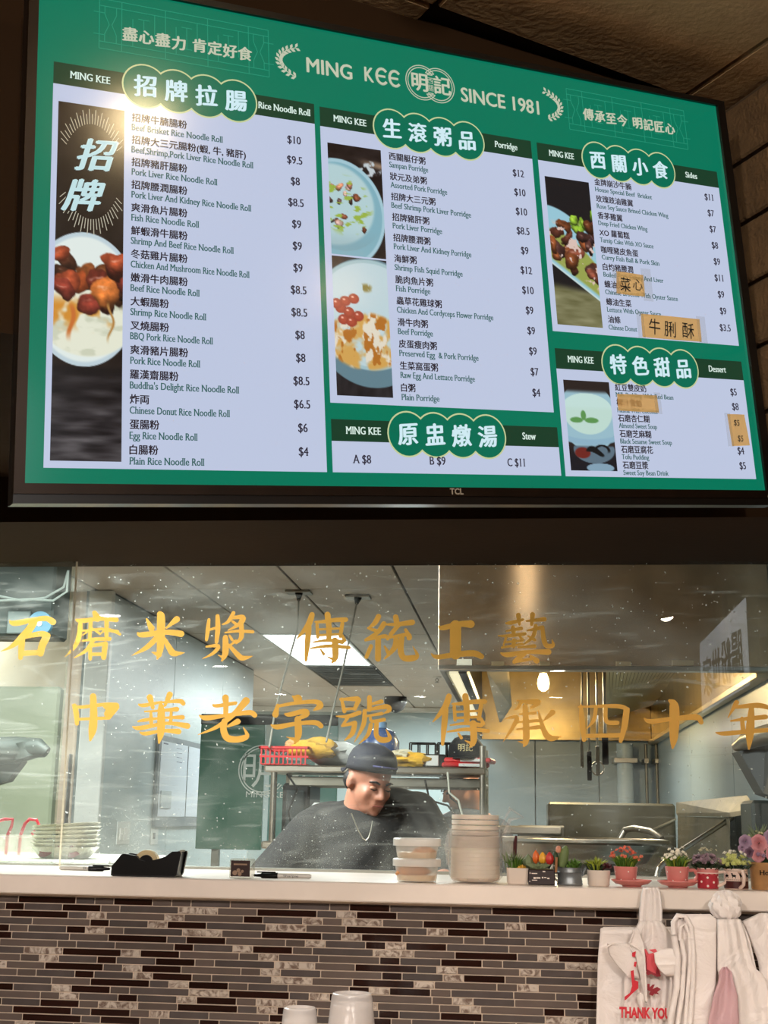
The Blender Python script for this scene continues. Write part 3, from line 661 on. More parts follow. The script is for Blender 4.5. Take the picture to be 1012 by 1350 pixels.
L4 = [('紅豆雙皮奶', 'Milk Pudding With Red Bean', '$5'), ('椰汁雪蛤', 'Hasma With Coconut', '$8'), ('石磨杏仁糊', 'Almond Sweet Soup', ''), ('石磨芝麻糊', 'Black Sesame Sweet Soup', ''), ('石磨豆腐花', 'Tofu Pudding', '$4'), ('石磨豆漿', 'Sweet Soy Bean Drink', '$5')]
def listing(L, u, v0, pitch_, up, zs, es, gap, en_w, ex=None):
    for i, (zh, en, pr) in enumerate(L):
        v = v0+pitch_*i
        put(Ink().text(zh, u, v+7, zs*0.78, bold=0.028), 'dish_lettering', led(DARK, 1.0))
        put(Ink().text(en, u, v+gap+6, es*1.08, serif=True, bold=0.0, fit=len(en)*en_w), 'dish_translation', led(TEAL, 1.0))
        if pr: put(Ink().text(pr, up, v+(4 if i or L is not L1 else 6), 27, align='C', serif=True, bold=0.0, squeeze=0.85), 'price_lettering', led(rgb(52, 48, 62), 1.0))
listing(L1, 204, 297, 51.3, 590, 27.0, 20, 23, 7.25)
listing(L2, 839, 299, 51.0, 1214, 26.5, 19, 22, 7.2)
listing(L3, 1455, 286, 46.3, 1852, 26.5, 17, 20, 7.1)
listing(L4, 1456, 831, 38.8, 1853, 26.0, 16, 18, 7.2)
for tx_, uu_, ww_ in (('A $8', 731, 46), ('B $9', 925, 42), ('C $11', 1140, 50)): put(Ink().text(tx_, uu_, 1033, 27, serif=True, align='C', fit=ww_), 'price_lettering', led(rgb(52, 48, 62), 1.0))

# banner: fretwork, slogans, laurels, name, seal
def fret(u0, v0, u1, v1):
    k = Ink(); w = 2.0; o = 0.0005
    k.line([(u0, v0), (u1, v0), (u1, v1), (u0, v1), (u0, v0)], w, o)
    h = v1-v0; k.line([(u0, v0+h*0.14), (u1, v0+h*0.14)], w, o); k.line([(u0, v1-h*0.14), (u1, v1-h*0.14)], w, o)
    n = 16; st = (u1-u0)/n
    for i in range(n+1):
        x = u0+i*st
        if i in (1, n-1):
            for sgn in (-1, 1): k.line([(x+sgn*13, v0+h*.14), (x+sgn*13, v0+h*.3), (x+sgn*3, v0+h*.5), (x+sgn*13, v1-h*.3), (x+sgn*13, v1-h*.14)], w, o)
            continue
        if i % 4 == 2: k.line([(x, v0), (x, v1)], w, o)
        elif i % 2 == 0: k.line([(x, v0+h*.28), (x, v1-h*.28)], w, o); k.line([(x-st*.5, v0+h*.28), (x+st*.5, v0+h*.28)], w, o); k.line([(x-st*.5, v1-h*.28), (x+st*.5, v1-h*.28)], w, o)
        else: k.line([(x, v0+h*.14), (x, v0+h*.7)], w, o) if i % 4 == 1 else k.line([(x, v0+h*.3), (x, v1-h*.14)], w, o)
    put(k, 'fretwork_print', led(LINE, 1.0))
fret(130, 27, 532, 146); fret(1392, 31, 1798, 147)
for (word_, ub_, vb_, st_) in (('盡心盡力', 199, 115, 37.5), ('肯定好食', 361, 112, 37), ('傳承至今', 1458, 109, 38), ('明記匠心', 1625, 108, 38)):
    k = Ink()
    for i, ch in enumerate(word_): k.text(ch, ub_+i*st_, vb_, 36, align='C', kai=True)
    put(k, 'slogan_lettering', led(CREAM, 0.95))
k = Ink()
k.text('MING', 628, 116, 54, bold=0.026, fit=122); put(k, 'name_lettering', led(CREAM, 0.95)); put(Ink().text('SINCE 1981', 1057, 121, 54, bold=0.026, fit=240), 'name_lettering', led(CREAM, 0.95)); k = Ink()
k.text('K', 783, 113, 54, bold=0.026, fit=26)
for cx in (832, 868):        # rounded E letters
    r = 17; pts = [(cx+r*0.9*math.cos(a), 93-20*math.sin(a)) for a in [math.radians(40+10*i) for i in range(29)]]
    k.line(pts, 7, 0.0012); k.line([(cx-15, 93), (cx+9, 93)], 6, 0.0012)
put(k, 'name_lettering', led(CREAM, 0.95))
for (cu, cv, sgn) in ((603, 97, -1), (1322, 90, 1)):
    pts = []
    for i in range(12):
        a_ = math.radians(-58+i*116/11); pts.append((cu+sgn*(-44+90*math.cos(a_)) if False else cu+sgn*(math.cos(a_)*88-44), cv-math.sin(a_)*44))
    k = Ink(); k.line(pts, 2.2, 0.0006); put(k, 'laurel_stem', led(CREAM, 0.95))
    for i in range(len(pts)):
        x, y = pts[i]; x2, y2 = pts[min(i+1, 11)]; x1, y1 = pts[max(i-1, 0)]; tx, ty = x2-x1, y2-y1; q = math.hypot(tx, ty); tx, ty = tx/q, ty/q
        for side in (-1, 1):
            an = side*0.75; lx, ly = x+(tx*math.cos(an)-ty*math.sin(an))*15, y+(tx*math.sin(an)+ty*math.cos(an))*15
            nx, ny = -(ly-y)/15*3.8, (lx-x)/15*3.8; mx_, my_ = x*0.45+lx*0.55, y*0.45+ly*0.55
            put(Ink().poly([(x, y), (mx_+nx, my_+ny), (lx, ly), (mx_-nx, my_-ny)], 0.0008), 'laurel_leaf', led(CREAM, 0.95))
k = Ink()
for r in (46, 40):
    pts = []
    for cx, a0, a1 in ((945, 38, 322), (993, -142, 142)):
        pts += [(cx+r*math.cos(math.radians(a0+(a1-a0)*i/24)), 90-r*math.sin(math.radians(a0+(a1-a0)*i/24))) for i in range(25)]
    k.line(pts+[pts[0]], 2.4, 0.0007)
put(k, 'seal_ring', led(CREAM, 0.9))
k = Ink(); k.text('明', 938, 109, 52, align='C', bold=0.03); k.text('記', 1003, 109, 52, align='C', bold=0.03); k.text('西', 969, 88, 19, align='C'); k.text('關', 969, 108, 19, align='C')
put(k, 'seal_lettering', led(CREAM, 0.95))

# maker's mark on the bezel
k = Ink(); k.text('TCL', 966, 1100, 19, o=0.0072, align='C', fit=36, off=0.03); k.build('maker_lettering', mat('silver_print', rgb(150, 140, 125), rough=0.4), tv, local=True)
k = Ink(); k.text('Roku T', 1945, 1103, 9, o=0.0072, align='R'); k.build('maker_lettering', mat('silver_print', rgb(150, 140, 125), rough=0.4), tv, local=True)

# food photographs shown on the screen: flat rasters as coloured vertex grids
def vnoise(h, w, sx, sy, seed=0, octs=4):
    r = np.random.default_rng(seed); out = np.zeros((h, w)); amp = 1; tot = 0
    for o_ in range(octs):
        gx, gy = max(2, int(w/sx)+3), max(2, int(h/sy)+3); g = r.random((gy, gx))
        X = np.linspace(0, gx-1.001, w); Y = np.linspace(0, gy-1.001, h); xi = X.astype(int); yi = Y.astype(int); fx = X-xi; fy = Y-yi
        fx = fx*fx*(3-2*fx); fy = fy*fy*(3-2*fy); fx = fx[None, :]; fy = fy[:, None]
        a = g[yi][:, xi]; b_ = g[yi][:, np.minimum(xi+1, gx-1)]; c = g[np.minimum(yi+1, gy-1)][:, xi]; d = g[np.minimum(yi+1, gy-1)][:, np.minimum(xi+1, gx-1)]
        out += amp*((a*(1-fx)+b_*fx)*(1-fy)+(c*(1-fx)+d*fx)*fy); tot += amp; amp *= 0.5; sx /= 2; sy /= 2
    return out/tot
def mixc(img, mask, col): m = np.clip(mask, 0, 1)[..., None]; return img*(1-m)+np.array(col, float)*m
def sstep(x, a, b_): t = np.clip((x-a)/(b_-a), 0, 1); return t*t*(3-2*t)
def blobs(img, X, Y, n, region, rmin, rmax, cols, seed, spec=0.5):
    r = np.random.default_rng(seed); hh, ww = X.shape; X0, Y0 = X, Y
    X = X+(vnoise(hh, ww, 16, 16, seed+50)-0.5)*26; Y = Y+(vnoise(hh, ww, 16, 16, seed+51)-0.5)*22; tex = 0.62+0.76*vnoise(hh, ww, 9, 7, seed+52)
    for i in range(n):
        for _ in range(40):
            cx, cy = r.random()*X.max(), r.random()*Y.max()
            if region(cx, cy): break
        else: continue
        rx, ry, a = r.uniform(rmin, rmax), r.uniform(rmin, rmax)*0.75, r.uniform(0, 3.14)
        dx, dy = X-cx, Y-cy; u = (dx*np.cos(a)+dy*np.sin(a))/rx; v = (-dx*np.sin(a)+dy*np.cos(a))/ry
        d = (np.abs(u)**2.6+np.abs(v)**2.6)**(1/2.6); c = np.array(cols[r.integers(len(cols))], float)*r.uniform(0.75, 1.15)
        sh = 1.12-0.55*d-0.25*((dy)/max(ry, 1)); img = mixc(img, sstep(d, 1.0, 0.82)*0.35, (20, 8, 4)) if False else img
        m = np.clip(sstep(d, 1.05, 0.88), 0, 1)[..., None]; img = img*(1-m)+(c*(np.clip(sh, 0.3, 1.5)*tex)[..., None])*m
        hx, hy = cx-rx*0.2, cy-ry*0.35; hd = np.hypot((X-hx)/(rx*0.45), (Y-hy)/(ry*0.22)); img = mixc(img, sstep(hd, 1, 0.2)*spec*r.uniform(0.3, 1)*sstep(tex, 0.8, 1.15), (255, 225, 205))
    return img
pic_mat = bpy.data.materials.new('screen_photograph'); pic_mat.use_nodes = True
_b = pic_mat.node_tree.nodes['Principled BSDF']; _a = pic_mat.node_tree.nodes.new('ShaderNodeAttribute'); _a.attribute_name = 'ink'
_b.inputs['Base Color'].default_value = (0.004, 0.004, 0.004, 1); _b.inputs['Roughness'].default_value = 0.17
pic_mat.node_tree.links.new(_a.outputs['Color'], _b.inputs['Emission Color']); _b.inputs['Emission Strength'].default_value = 1.0
def picture(u0, v0, u1, v1, fn, step, label):
    w = max(8, int((u1-u0)/step)); h = max(8, int((v1-v0)/step)); us = np.linspace(0, u1-u0, w); vs_ = np.linspace(0, v1-v0, h); X, Y = np.meshgrid(us, vs_)
    img = np.clip(fn(X, Y), 0, 255)/255.0; L = np.where(img <= 0.04045, img/12.92, ((img+0.055)/1.055)**2.4)
    pts = [tuple(S(u0+us[i], v0+vs_[j], 0.0006)) for j in range(h) for i in range(w)]
    fc = [(j*w+i, (j+1)*w+i, (j+1)*w+i+1, j*w+i+1) for j in range(h-1) for i in range(w-1)]
    b_ = MB(); b_.v = pts; b_.f = fc; o_ = b_.build('food_photograph', pic_mat, scr, local=True, label=label)
    ca = o_.data.color_attributes.new('ink', 'FLOAT_COLOR', 'POINT'); arr = np.ones((h*w, 4)); arr[:, :3] = L.reshape(-1, 3); ca.data.foreach_set('color', arr.ravel())
    return o_
def pic1(X, Y):
    h, w = X.shape; img = np.zeros((h, w, 3))+np.array((34, 26, 22.)); n = vnoise(h, w, 30, 30, 1)
    img += ((n-0.5)*26)[..., None]
    sm = sstep(np.abs(X-75-12*np.sin(Y/40)), 30, 0)*sstep(Y, 230, 330)*sstep(Y, 380, 330); img = mixc(img, sm*0.35, (120, 110, 105))
    wood = vnoise(h, w, 70, 7, 5); img = mixc(img, sstep(Y, 560, 585), (0, 0, 0)); lo = sstep(Y, 560, 590)[..., None]
    img = img*(1-lo)+lo*(np.array((52, 48, 50.))+((wood-0.5)*110)[..., None])
    img = mixc(img, sstep(Y, 690, 560)*sstep(Y, 560, 575)*0.6, (16, 12, 12))
    pl = np.hypot((X-62)/112, (Y-425)/142); img = mixc(img, sstep(pl, 1.0, 0.985), (188, 206, 214)); img = mixc(img, sstep(pl, 0.95, 0.90), (222, 232, 228))
    ro = np.hypot((X-70)/100, (Y-470)/78); rn = vnoise(h, w, 34, 14, 3); img = mixc(img, sstep(ro, 1.0, 0.93), (226, 228, 208)); img = mixc(img, sstep(ro, 0.98, 0.9)*sstep(rn, 0.5, 0.62)*0.5, (178, 184, 158))
    img = mixc(img, sstep(vnoise(h, w, 26, 30, 8), 0.5, 0.62)*sstep(np.abs(Y-455), 46, 10)*sstep(Y, 400, 430), (206, 140, 52))
    reg = lambda x, y: 306 < y < 440+0.1*(x) and (x-78)**2/95**2+(y-385)**2/82**2 < 1
    img = blobs(img, X, Y, 10, reg, 18, 30, [(110, 58, 30), (140, 78, 40), (84, 48, 32)], 4, 0.35)
    img = blobs(img, X, Y, 13, lambda x, y: 325 < y < 440, 20, 34, [(168, 76, 46), (188, 88, 44), (140, 58, 44), (212, 120, 56), (120, 50, 36)], 9, 0.55)
    img = mixc(img, sstep(np.abs(X-118-6*np.sin(Y/12)), 4, 1)*sstep(Y, 425, 440)*sstep(Y, 520, 490), (176, 130, 70))
    img = mixc(img, sstep(np.abs(X-36-5*np.sin(Y/14)), 7, 2)*sstep(Y, 430, 450)*sstep(Y, 520, 490), (196, 110, 50)); return img
def pic2a(X, Y):
    h, w = X.shape; img = np.zeros((h, w, 3))+np.array((36, 28, 26.)); img += ((vnoise(h, w, 20, 10, 2)-0.5)*30)[..., None]
    img = mixc(img, sstep(np.abs(Y-28-X*0.1), 14, 0)*sstep(X, 60, 140)*0.7, (190, 160, 130)); img = mixc(img, sstep(np.hypot((X-110)/34, (Y-52)/22), 1, 0.8)*sstep(vnoise(h, w, 8, 8, 4), .45, .6), (190, 200, 205))
    d = np.hypot((X-22)/122, (Y-170)/132); img = mixc(img, sstep(d, 1.02, 1.0), (160, 196, 208)); img = mixc(img, sstep(d, 0.95, 0.93), (126, 172, 186)); s = np.hypot((X-10)/112, (Y-150)/104); img = mixc(img, sstep(s, 1.0, 0.9), (176, 204, 208))
    img = mixc(img, sstep(np.hypot((X-30)/120, (Y-130)/130), 1.02, 1.0)*sstep(Y, 200, 260)*0.4, (120, 150, 160))
    img = blobs(img, X, Y, 14, lambda x, y: x < 95 and 85 < y < 215, 6, 13, [(186, 124, 96), (160, 92, 66), (206, 170, 160), (120, 90, 84)], 5, 0.3)
    img = mixc(img, sstep(vnoise(h, w, 16, 5, 7), 0.6, 0.68)*sstep(np.hypot((X-40)/80, (Y-150)/80), 1, 0.7), (150, 176, 70)); return img
def pic2b(X, Y):
    h, w = X.shape; img = np.zeros((h, w, 3))+np.array((40, 36, 38.)); img += ((vnoise(h, w, 14, 30, 3)-0.5)*40)[..., None]
    d = np.hypot((X-95)/150, (Y-150)/150); img = mixc(img, sstep(d, 1.02, 1.0), (98, 128, 140)); d = np.hypot((X-92)/140, (Y-132)/128); img = mixc(img, sstep(d, 1.03, 1.0), (160, 190, 196)); img = mixc(img, sstep(d, 0.96, 0.94), (186, 208, 214))
    n = vnoise(h, w, 24, 20, 6); m = sstep(np.hypot((X-80)/105, (Y-195)/72), 1, 0.85); img = mixc(img, m*sstep(n, 0.35, 0.55), (206, 160, 84)); img = mixc(img, m*sstep(vnoise(h, w, 14, 18, 9), 0.52, 0.62), (222, 214, 196)); img = mixc(img, m*sstep(vnoise(h, w, 10, 16, 12), 0.6, 0.66), (176, 110, 40))
    img = mixc(img, sstep(np.hypot((X-85)/22, (Y-70)/14), 1, 0.3)*sstep(vnoise(h, w, 7, 7, 4), .45, .55), (130, 120, 60))
    for (cx, cy) in ((30, 105), (52, 98), (18, 122), (38, 130), (62, 138), (24, 148), (44, 152), (8, 112)):
        dd = np.hypot((X-cx)/14, (Y-cy)/12); img = mixc(img, sstep(dd, 1.08, 0.92), (150, 56, 40)); img = mixc(img, sstep(dd, 0.9, 0.3)*0.5, (190, 80, 54)); img = mixc(img, sstep(np.hypot((X-cx+3)/5, (Y-cy+4)/3), 1, 0.3)*0.8, (250, 215, 200))
    return img
def pic3(X, Y):
    h, w = X.shape; img = np.zeros((h, w, 3))+np.array((30, 28, 30.)); wood = vnoise(h, w, 50, 8, 3)
    lo = sstep(Y-X*0.1, 275, 300)[..., None]; img = img*(1-lo)+lo*(np.array((120, 118, 84.))+((wood-0.5)*70)[..., None])
    d = Y-(75+0.0035*(X-10)**2+X*0.18); e = (235+X*0.62)-Y; img = mixc(img, sstep(d, 0, 5)*sstep(e, 0, 5), (150, 196, 212)); img = mixc(img, sstep(d, 60, 70)*sstep(e, 10, 22), (150, 160, 80)); img = mixc(img, sstep(e, 10, 4)*sstep(e, 0, 3), (196, 216, 216))
    img = blobs(img, X, Y, 12, lambda x, y: x > 70 and 92 < y < 130 + 0.1*x, 10, 16, [(150, 190, 60), (130, 176, 50)], 3, 0.3)
    img = blobs(img, X, Y, 26, lambda x, y: 120 < y < 215+0.4*x, 16, 28, [(96, 60, 54), (120, 66, 50), (84, 58, 60), (136, 76, 44)], 8, 0.4)
    img = mixc(img, sstep(vnoise(h, w, 9, 9, 2), 0.66, 0.7)*sstep(Y, 110, 140)*sstep(e, 20, 40), (216, 190, 180)); return img
def pic4(X, Y):
    h, w = X.shape; img = np.zeros((h, w, 3))+np.array((44, 36, 34.)); img = mixc(img, sstep(Y, 150, 200), (28, 28, 34))
    d = np.hypot((X-68)/86, (Y-88)/86); img = mixc(img, sstep(d, 1.03, 1.0)*sstep(Y, 20, 34), (150, 186, 200)); img = mixc(img, sstep(np.hypot((X-66)/78, (Y-70)/40), 1.0, 0.96), (192, 220, 214))
    img = mixc(img, sstep(np.hypot((X-66)/78, (Y-72)/62), 1.0, 0.96)*sstep(Y, 60, 75), (188, 216, 206)); img = mixc(img, sstep(np.abs(Y-152+((X-66)/22)**2*0.8), 9, 5), (140, 176, 196))
    body = np.hypot((X-76)/64, (Y-170)/34); img = mixc(img, sstep(body, 1, 0.95)*sstep(Y, 158, 164), (92, 112, 126)); img = mixc(img, sstep(np.hypot((X-90)/44, (Y-214)/12), 1, .9), (130, 160, 180))
    img = mixc(img, sstep(np.hypot((X-40)/26, (Y-178)/15), 1, .8), (110, 40, 34)); img = mixc(img, sstep(np.hypot((X-78)/30, (Y-176-8*np.sin(X/14))/9), 1, .8), (22, 24, 26)); img = mixc(img, sstep(np.abs(np.hypot((X-100)/26, (Y-172)/16)-0.8), .22, .1)*sstep(Y, 180, 170), (22, 22, 24))
    for (cx, cy, rx, ry) in ((30, 98, 22, 8), (76, 98, 24, 8), (52, 86, 9, 14)): img = mixc(img, sstep(np.hypot((X-cx)/rx, (Y-cy)/ry), 1, .75), (92, 146, 82))
    return img
picture(45, 284, 188, 1039, pic1, 2.0, 'picture of braised beef on white rice rolls under a dark ground')
picture(676, 287, 818, 558, pic2a, 2.0, 'picture of porridge with meat and spring onion in a pale bowl')
picture(676, 562, 818, 884, pic2b, 2.0, 'picture of porridge with red peanuts and fried dough')
picture(1296, 290, 1437, 680, pic3, 2.0, 'picture of glazed chicken wings on a plate with lettuce')
picture(1298, 819, 1439, 1040, pic4, 2.0, 'picture of a bowl of milk pudding with a mint sprig')
def slant(k_, ch, u, v, size, o):
    V, Fc = lay_text(ch, size, align='C', kai=True); k_.add([S(u+x+0.28*(y-size*0.4), v-y*0.98, o) for x, y in V], Fc)
# sun rays and brush characters over the first picture
k = Ink(); cx, cy = 118, 432
for i in range(72):
    a = 2*math.pi*i/72; r0, r1 = 1.0, 1.22+0.1*(i % 2); p = [(cx+62*r*math.cos(a), cy+106*r*math.sin(a)) for r in (r0, r1)]
    if all(47 < q[0] < 186 for q in p): k.line(p, 1.6, 0.0009)
put(k, 'ray_print', led(rgb(196, 190, 170), 0.9))
k = Ink(); slant(k, '招', 128, 424, 80, 0.0014); slant(k, '牌', 104, 516, 78, 0.0014); put(k, 'brush_lettering', led(rgb(190, 222, 226), 1.0))
k = Ink(); slant(k, '招', 125, 426, 80, 0.0010); slant(k, '牌', 101, 518, 78, 0.0010); put(k, 'brush_lettering', led(rgb(40, 34, 32), 1.0))

# paper notes taped over the screen
def paper(name, m):
    mm = bpy.data.materials.new(name); mm.use_nodes = True; nt = mm.node_tree; nt.nodes.clear(); o_ = nt.nodes.new('ShaderNodeOutputMaterial')
    a_ = nt.nodes.new('ShaderNodeBsdfDiffuse'); t_ = nt.nodes.new('ShaderNodeBsdfTranslucent'); x_ = nt.nodes.new('ShaderNodeMixShader'); x_.inputs[0].default_value = 0.6
    a_.inputs[0].default_value = m; t_.inputs[0].default_value = m; nt.links.new(a_.outputs[0], x_.inputs[1]); nt.links.new(t_.outputs[0], x_.inputs[2])
    n_ = nt.nodes.new('ShaderNodeTexNoise'); n_.inputs['Scale'].default_value = 40; bp = nt.nodes.new('ShaderNodeBump'); bp.inputs['Strength'].default_value = 0.3; nt.links.new(n_.outputs[0], bp.inputs['Height']); nt.links.new(bp.outputs[0], a_.inputs['Normal'])
    nt.links.new(x_.outputs[0], o_.inputs[0]); return mm
M_paper = paper('orange_note_paper', rgb(255, 204, 128)); M_tape = clear_mat('clear_tape', (0.92, 0.92, 0.9, 1), haze=0.12, rough=0.3, hazecol=(0.6, 0.62, 0.66, 1)); M_ink = mat('black_marker_ink', rgb(18, 16, 18), rough=0.6)
def note(corners, label, writes, tapes):
    b_ = MB(); H2 = homog([(0, 0), (1, 0), (1, 1), (0, 1)], corners)
    def Q(a, c): q = H2 @ np.array([a, c, 1]); return q[0]/q[2], q[1]/q[2]
    n = 8; o_f = lambda a, c: 0.0026+0.0012*math.sin(a*5+c*3)*a
    b_.add([S(*Q(i/n, j/n), o_f(i/n, j/n)) for j in range(n+1) for i in range(n+1)], [(j*(n+1)+i, (j+1)*(n+1)+i, (j+1)*(n+1)+i+1, j*(n+1)+i+1) for j in range(n) for i in range(n)])
    cen = S(*Q(.5, .5), 0.003); e = thing('paper_note', label, 'note', TVM @ cen, group=None); e.matrix_basis = TVM @ Matrix.Translation(cen)
    def loc(o_): o_.data.transform(Matrix.Translation(-cen)); return o_
    loc(b_.build('paper', M_paper, e, local=True))
    for body, a, c, sz, sq in writes:
        V, Fc = lay_text(body, sz, align='C', squeeze=sq); k_ = MB(); pts = []
        for x, y in V:
            u_, v_ = Q(a, c); uu, vv_ = u_+x+0.12*y, v_-y+0.06*x; pts.append(S(uu, vv_, 0.0046))
        k_.add(pts, Fc); loc(k_.build('handwriting', M_ink, e, local=True))
    for (u0, v0, u1, v1) in tapes: loc(Ink().rect(u0, v0, u1, v1, 0.0052).build('tape', M_tape, e, local=True))
note([(1497, 526), (1587, 528), (1582, 588), (1490, 586)], 'small orange note reading 菜心 taped over the sides list', [('菜', 0.30, 0.82, 40, 0.9), ('心', 0.74, 0.72, 34, 1.0)], [(1575, 512, 1608, 600), (1480, 520, 1500, 592)])
note([(1563, 634), (1764, 634), (1759, 697), (1561, 696)], 'widest orange note reading 牛脷酥 taped beside the last side dish', [('牛', 0.2, 0.80, 46, 0.9), ('脷', 0.46, 0.84, 46, 0.95), ('酥', 0.77, 0.84, 46, 0.95)], [(1748, 628, 1778, 700), (1545, 630, 1568, 700)])
note([(1459, 848), (1589, 846), (1587, 891), (1458, 890)], 'blank orange note taped over the second dessert', [], [(1575, 840, 1596, 895)])
note([(1819, 886), (1881, 885), (1884, 967), (1823, 970)], 'upright orange note with two $5 prices in the dessert list', [('$5', 0.4, 0.36, 22, 0.9), ('$5', 0.48, 0.86, 22, 0.9)], [(1806, 884, 1826, 972)])

# downlights in the dining ceiling: two mirrored in the glossy screen, the rest mirrored in the glass
M_disc = mat('lit_downlight_lens', (1, 1, 1, 1), emis=(1.0, 0.93, 0.82, 1), estr=L_DISC)
M_trim = mat('white_light_trim', rgb(225, 220, 210), rough=0.5)
def downlight(x, y, label, r=0.055, spot=0.0, zc=None, col=(1.0, 0.84, 0.68), cm=None, dome=False):
    zc = ZD if zc is None else zc
    e = thing('downlight', label, 'downlight', (x, y, zc), group=None)
    MB().lathe([(r*1.02, -0.006), (r*1.35, -0.006), (r*1.35, 0.0), (r*1.02, 0.0)], (x, y, zc), 24, close=False).build('trim_ring', M_trim, e)
    MB().lathe([(0.001, -0.004), (r*1.0, -0.004), (r*1.0, -0.001), (0.001, -0.001)] if not dome else [(0.001, -r), (r*0.5, -r*0.87), (r*0.87, -r*0.5), (r, -0.002), (0.001, -0.001)], (x, y, zc), 24, close=True).build('lens', cm or M_disc, e)
    if spot:
        l = bpy.data.lights.new('downlight_lamp', 'SPOT'); l.energy = spot; l.spot_size = math.radians(125); l.spot_blend = 0.7; l.shadow_soft_size = r; l.color = col
        lo = bpy.data.objects.new('downlight_lamp', l); COL.objects.link(lo); lo.parent = e; lo.location = (0, 0, -0.02)
    return e
def mirror_lamp(u, v):
    p = SW(u, v); d = (p-Vector((0, 0, E))).normalized(); r = d-NV*(2*d.dot(NV)); t = (ZD-p.z)/r.z; return p+r*t

# ================================================================== KITCHEN
def quadslab(b, pts, d): return b.prism(pts, d)
M_rubber = mat('black_rubber', rgb(28, 28, 30), rough=0.6)
M_black = mat('black_plastic', rgb(22, 20, 20), rough=0.4, spec=0.25, vary=0.1, scale=20)
M_white = mat('white_plastic', rgb(226, 226, 220), rough=0.4)
# --- exhaust hood
HY0, HY1 = 4.3, 8.2; HX0, HX1 = P(577, 882, HY0).x, 0.86; HZ = P(700, 882, HY0).z
hd = thing('exhaust_hood', 'big brushed stainless exhaust hood hanging over the wok line', 'hood', ((HX0+HX1)/2, (HY0+HY1)/2, HZ))
MB().box((HX0, HY0, HZ), (XR-0.015, HY0+0.02, ZC-0.055), 0.003).build('front_panel', M_hoodsteel, hd)
MB().box((HX0, HY0-0.006, ZC-0.054), (XR-0.015, HY0+0.02, ZC-0.001), 0.002).build('top_rail', M_hoodsteel, hd)
MB().box((HX0, HY0-0.004, HZ-0.004), (XR-0.015, HY0+0.05, HZ+0.012), 0.003).build('drip_lip', M_steel, hd)
MB().box((HX0, HY0+0.021, HZ), (HX0+0.02, HY1, ZC-0.002), 0.003).build('side_panel', M_dsteel, hd)
MB().box((XR-0.04, HY0+0.021, HZ), (XR-0.015, HY1, ZC-0.002), 0.003).build('side_panel', M_warmsteel, hd)
MB().box((XR-0.06, HY0+0.05, HZ-0.02), (XR-0.014, HY1, HZ+0.006), 0.004).build('side_rail', mat('warm_rail', rgb(214, 196, 160), rough=0.3, metal=0.8), hd)
MB().box((HX0+0.021, HY1-0.03, HZ), (XR-0.041, HY1, ZC-0.03), 0.003).build('back_panel', M_warmsteel, hd)
MB().box((HX0+0.021, HY0+0.021, ZC-0.03), (XR-0.041, HY1, ZC-0.004)).build('inner_top', M_dsteel, hd)
# hood rim along the left inner edge, its brightness painted as glow
MB().box((HX0+0.021, HY0+0.3, HZ+0.01), (HX0+0.055, 6.5, HZ+0.03), 0.004).build('light_channel', mat('lit_channel', rgb(255, 240, 190), emis=(1, .9, .6, 1), estr=0.9), hd)
MB().box((HX0+0.055, HY0+0.25, HZ+0.012), (HX0+0.085, 6.8, HZ+0.05), 0.004).build('gutter', M_black, hd)
# angled baffle inside: left wing
b = MB(); b.prism([P(641, 884, 6.2), P(668, 884, 6.2), P(672, 930, 7.0), P(658, 952, 7.6)], (0.01, 0.03, 0)); fixn(b.build('baffle_wing', M_warmsteel, hd))
# slanted grease filters with slats
fq = [P(799, 878, 6.6), P(912, 878, 6.6), P(858, 930, 7.9), P(799, 946, 8.0)]
b = MB(); b.prism([q+Vector((0, 0.05, 0.0)) for q in fq], (0, 0.02, 0.02)); fixn(b.build('filter_frame', mat('filter_dark', rgb(70, 60, 40), rough=0.5, metal=0.6), hd))
ns = 22
M_slat = mat('filter_slat', rgb(196, 184, 140), rough=0.35, metal=0.85)
for i in range(ns):
    t = (i+0.5)/ns
    top = fq[0].lerp(fq[1], t); bot = fq[3].lerp(fq[2], min(1, t*1.0))
    bb = MB(); w = 0.0075
    bb.prism([top+Vector((-w, 0.02, 0)), top+Vector((w, 0.02, 0)), bot+Vector((w, 0.02, 0)), bot+Vector((-w, 0.02, 0))], (0, 0.015, 0.0)); fixn(bb.build('filter_slat', M_slat, hd))
# heat lamp: bulb in the hood
bp_ = P(716, 900, 6.4)
lb = thing('hood_lamp', 'glowing yellow lamp bulb inside the hood above the wok line', 'lamp', (bp_.x, bp_.y, ZC-0.04))
MB().tube([(bp_.x, bp_.y, ZC-0.035), (bp_.x, bp_.y, bp_.z+0.08)], 0.012).build('stem', M_dsteel, lb)
MB().lathe([(0.012, 0.075), (0.022, 0.07), (0.022, 0.045)], bp_, 16).build('socket', M_steel, lb, smooth=True)
MB().lathe([(0.016, 0.045), (0.026, 0.02), (0.030, -0.005), (0.024, -0.03), (0.008, -0.042)], bp_, 18).build('bulb', mat('glowing_bulb', rgb(255, 230, 150), emis=(1.0, 0.78, 0.35, 1), estr=14.0), lb, smooth=True)
l = bpy.data.lights.new('hood_bulb_light', 'POINT'); l.energy = 26; l.color = (1.0, 0.74, 0.38); l.shadow_soft_size = 0.05
lo = bpy.data.objects.new('hood_bulb_light', l); COL.objects.link(lo); lo.location = bp_+Vector((0, -0.12, -0.05))
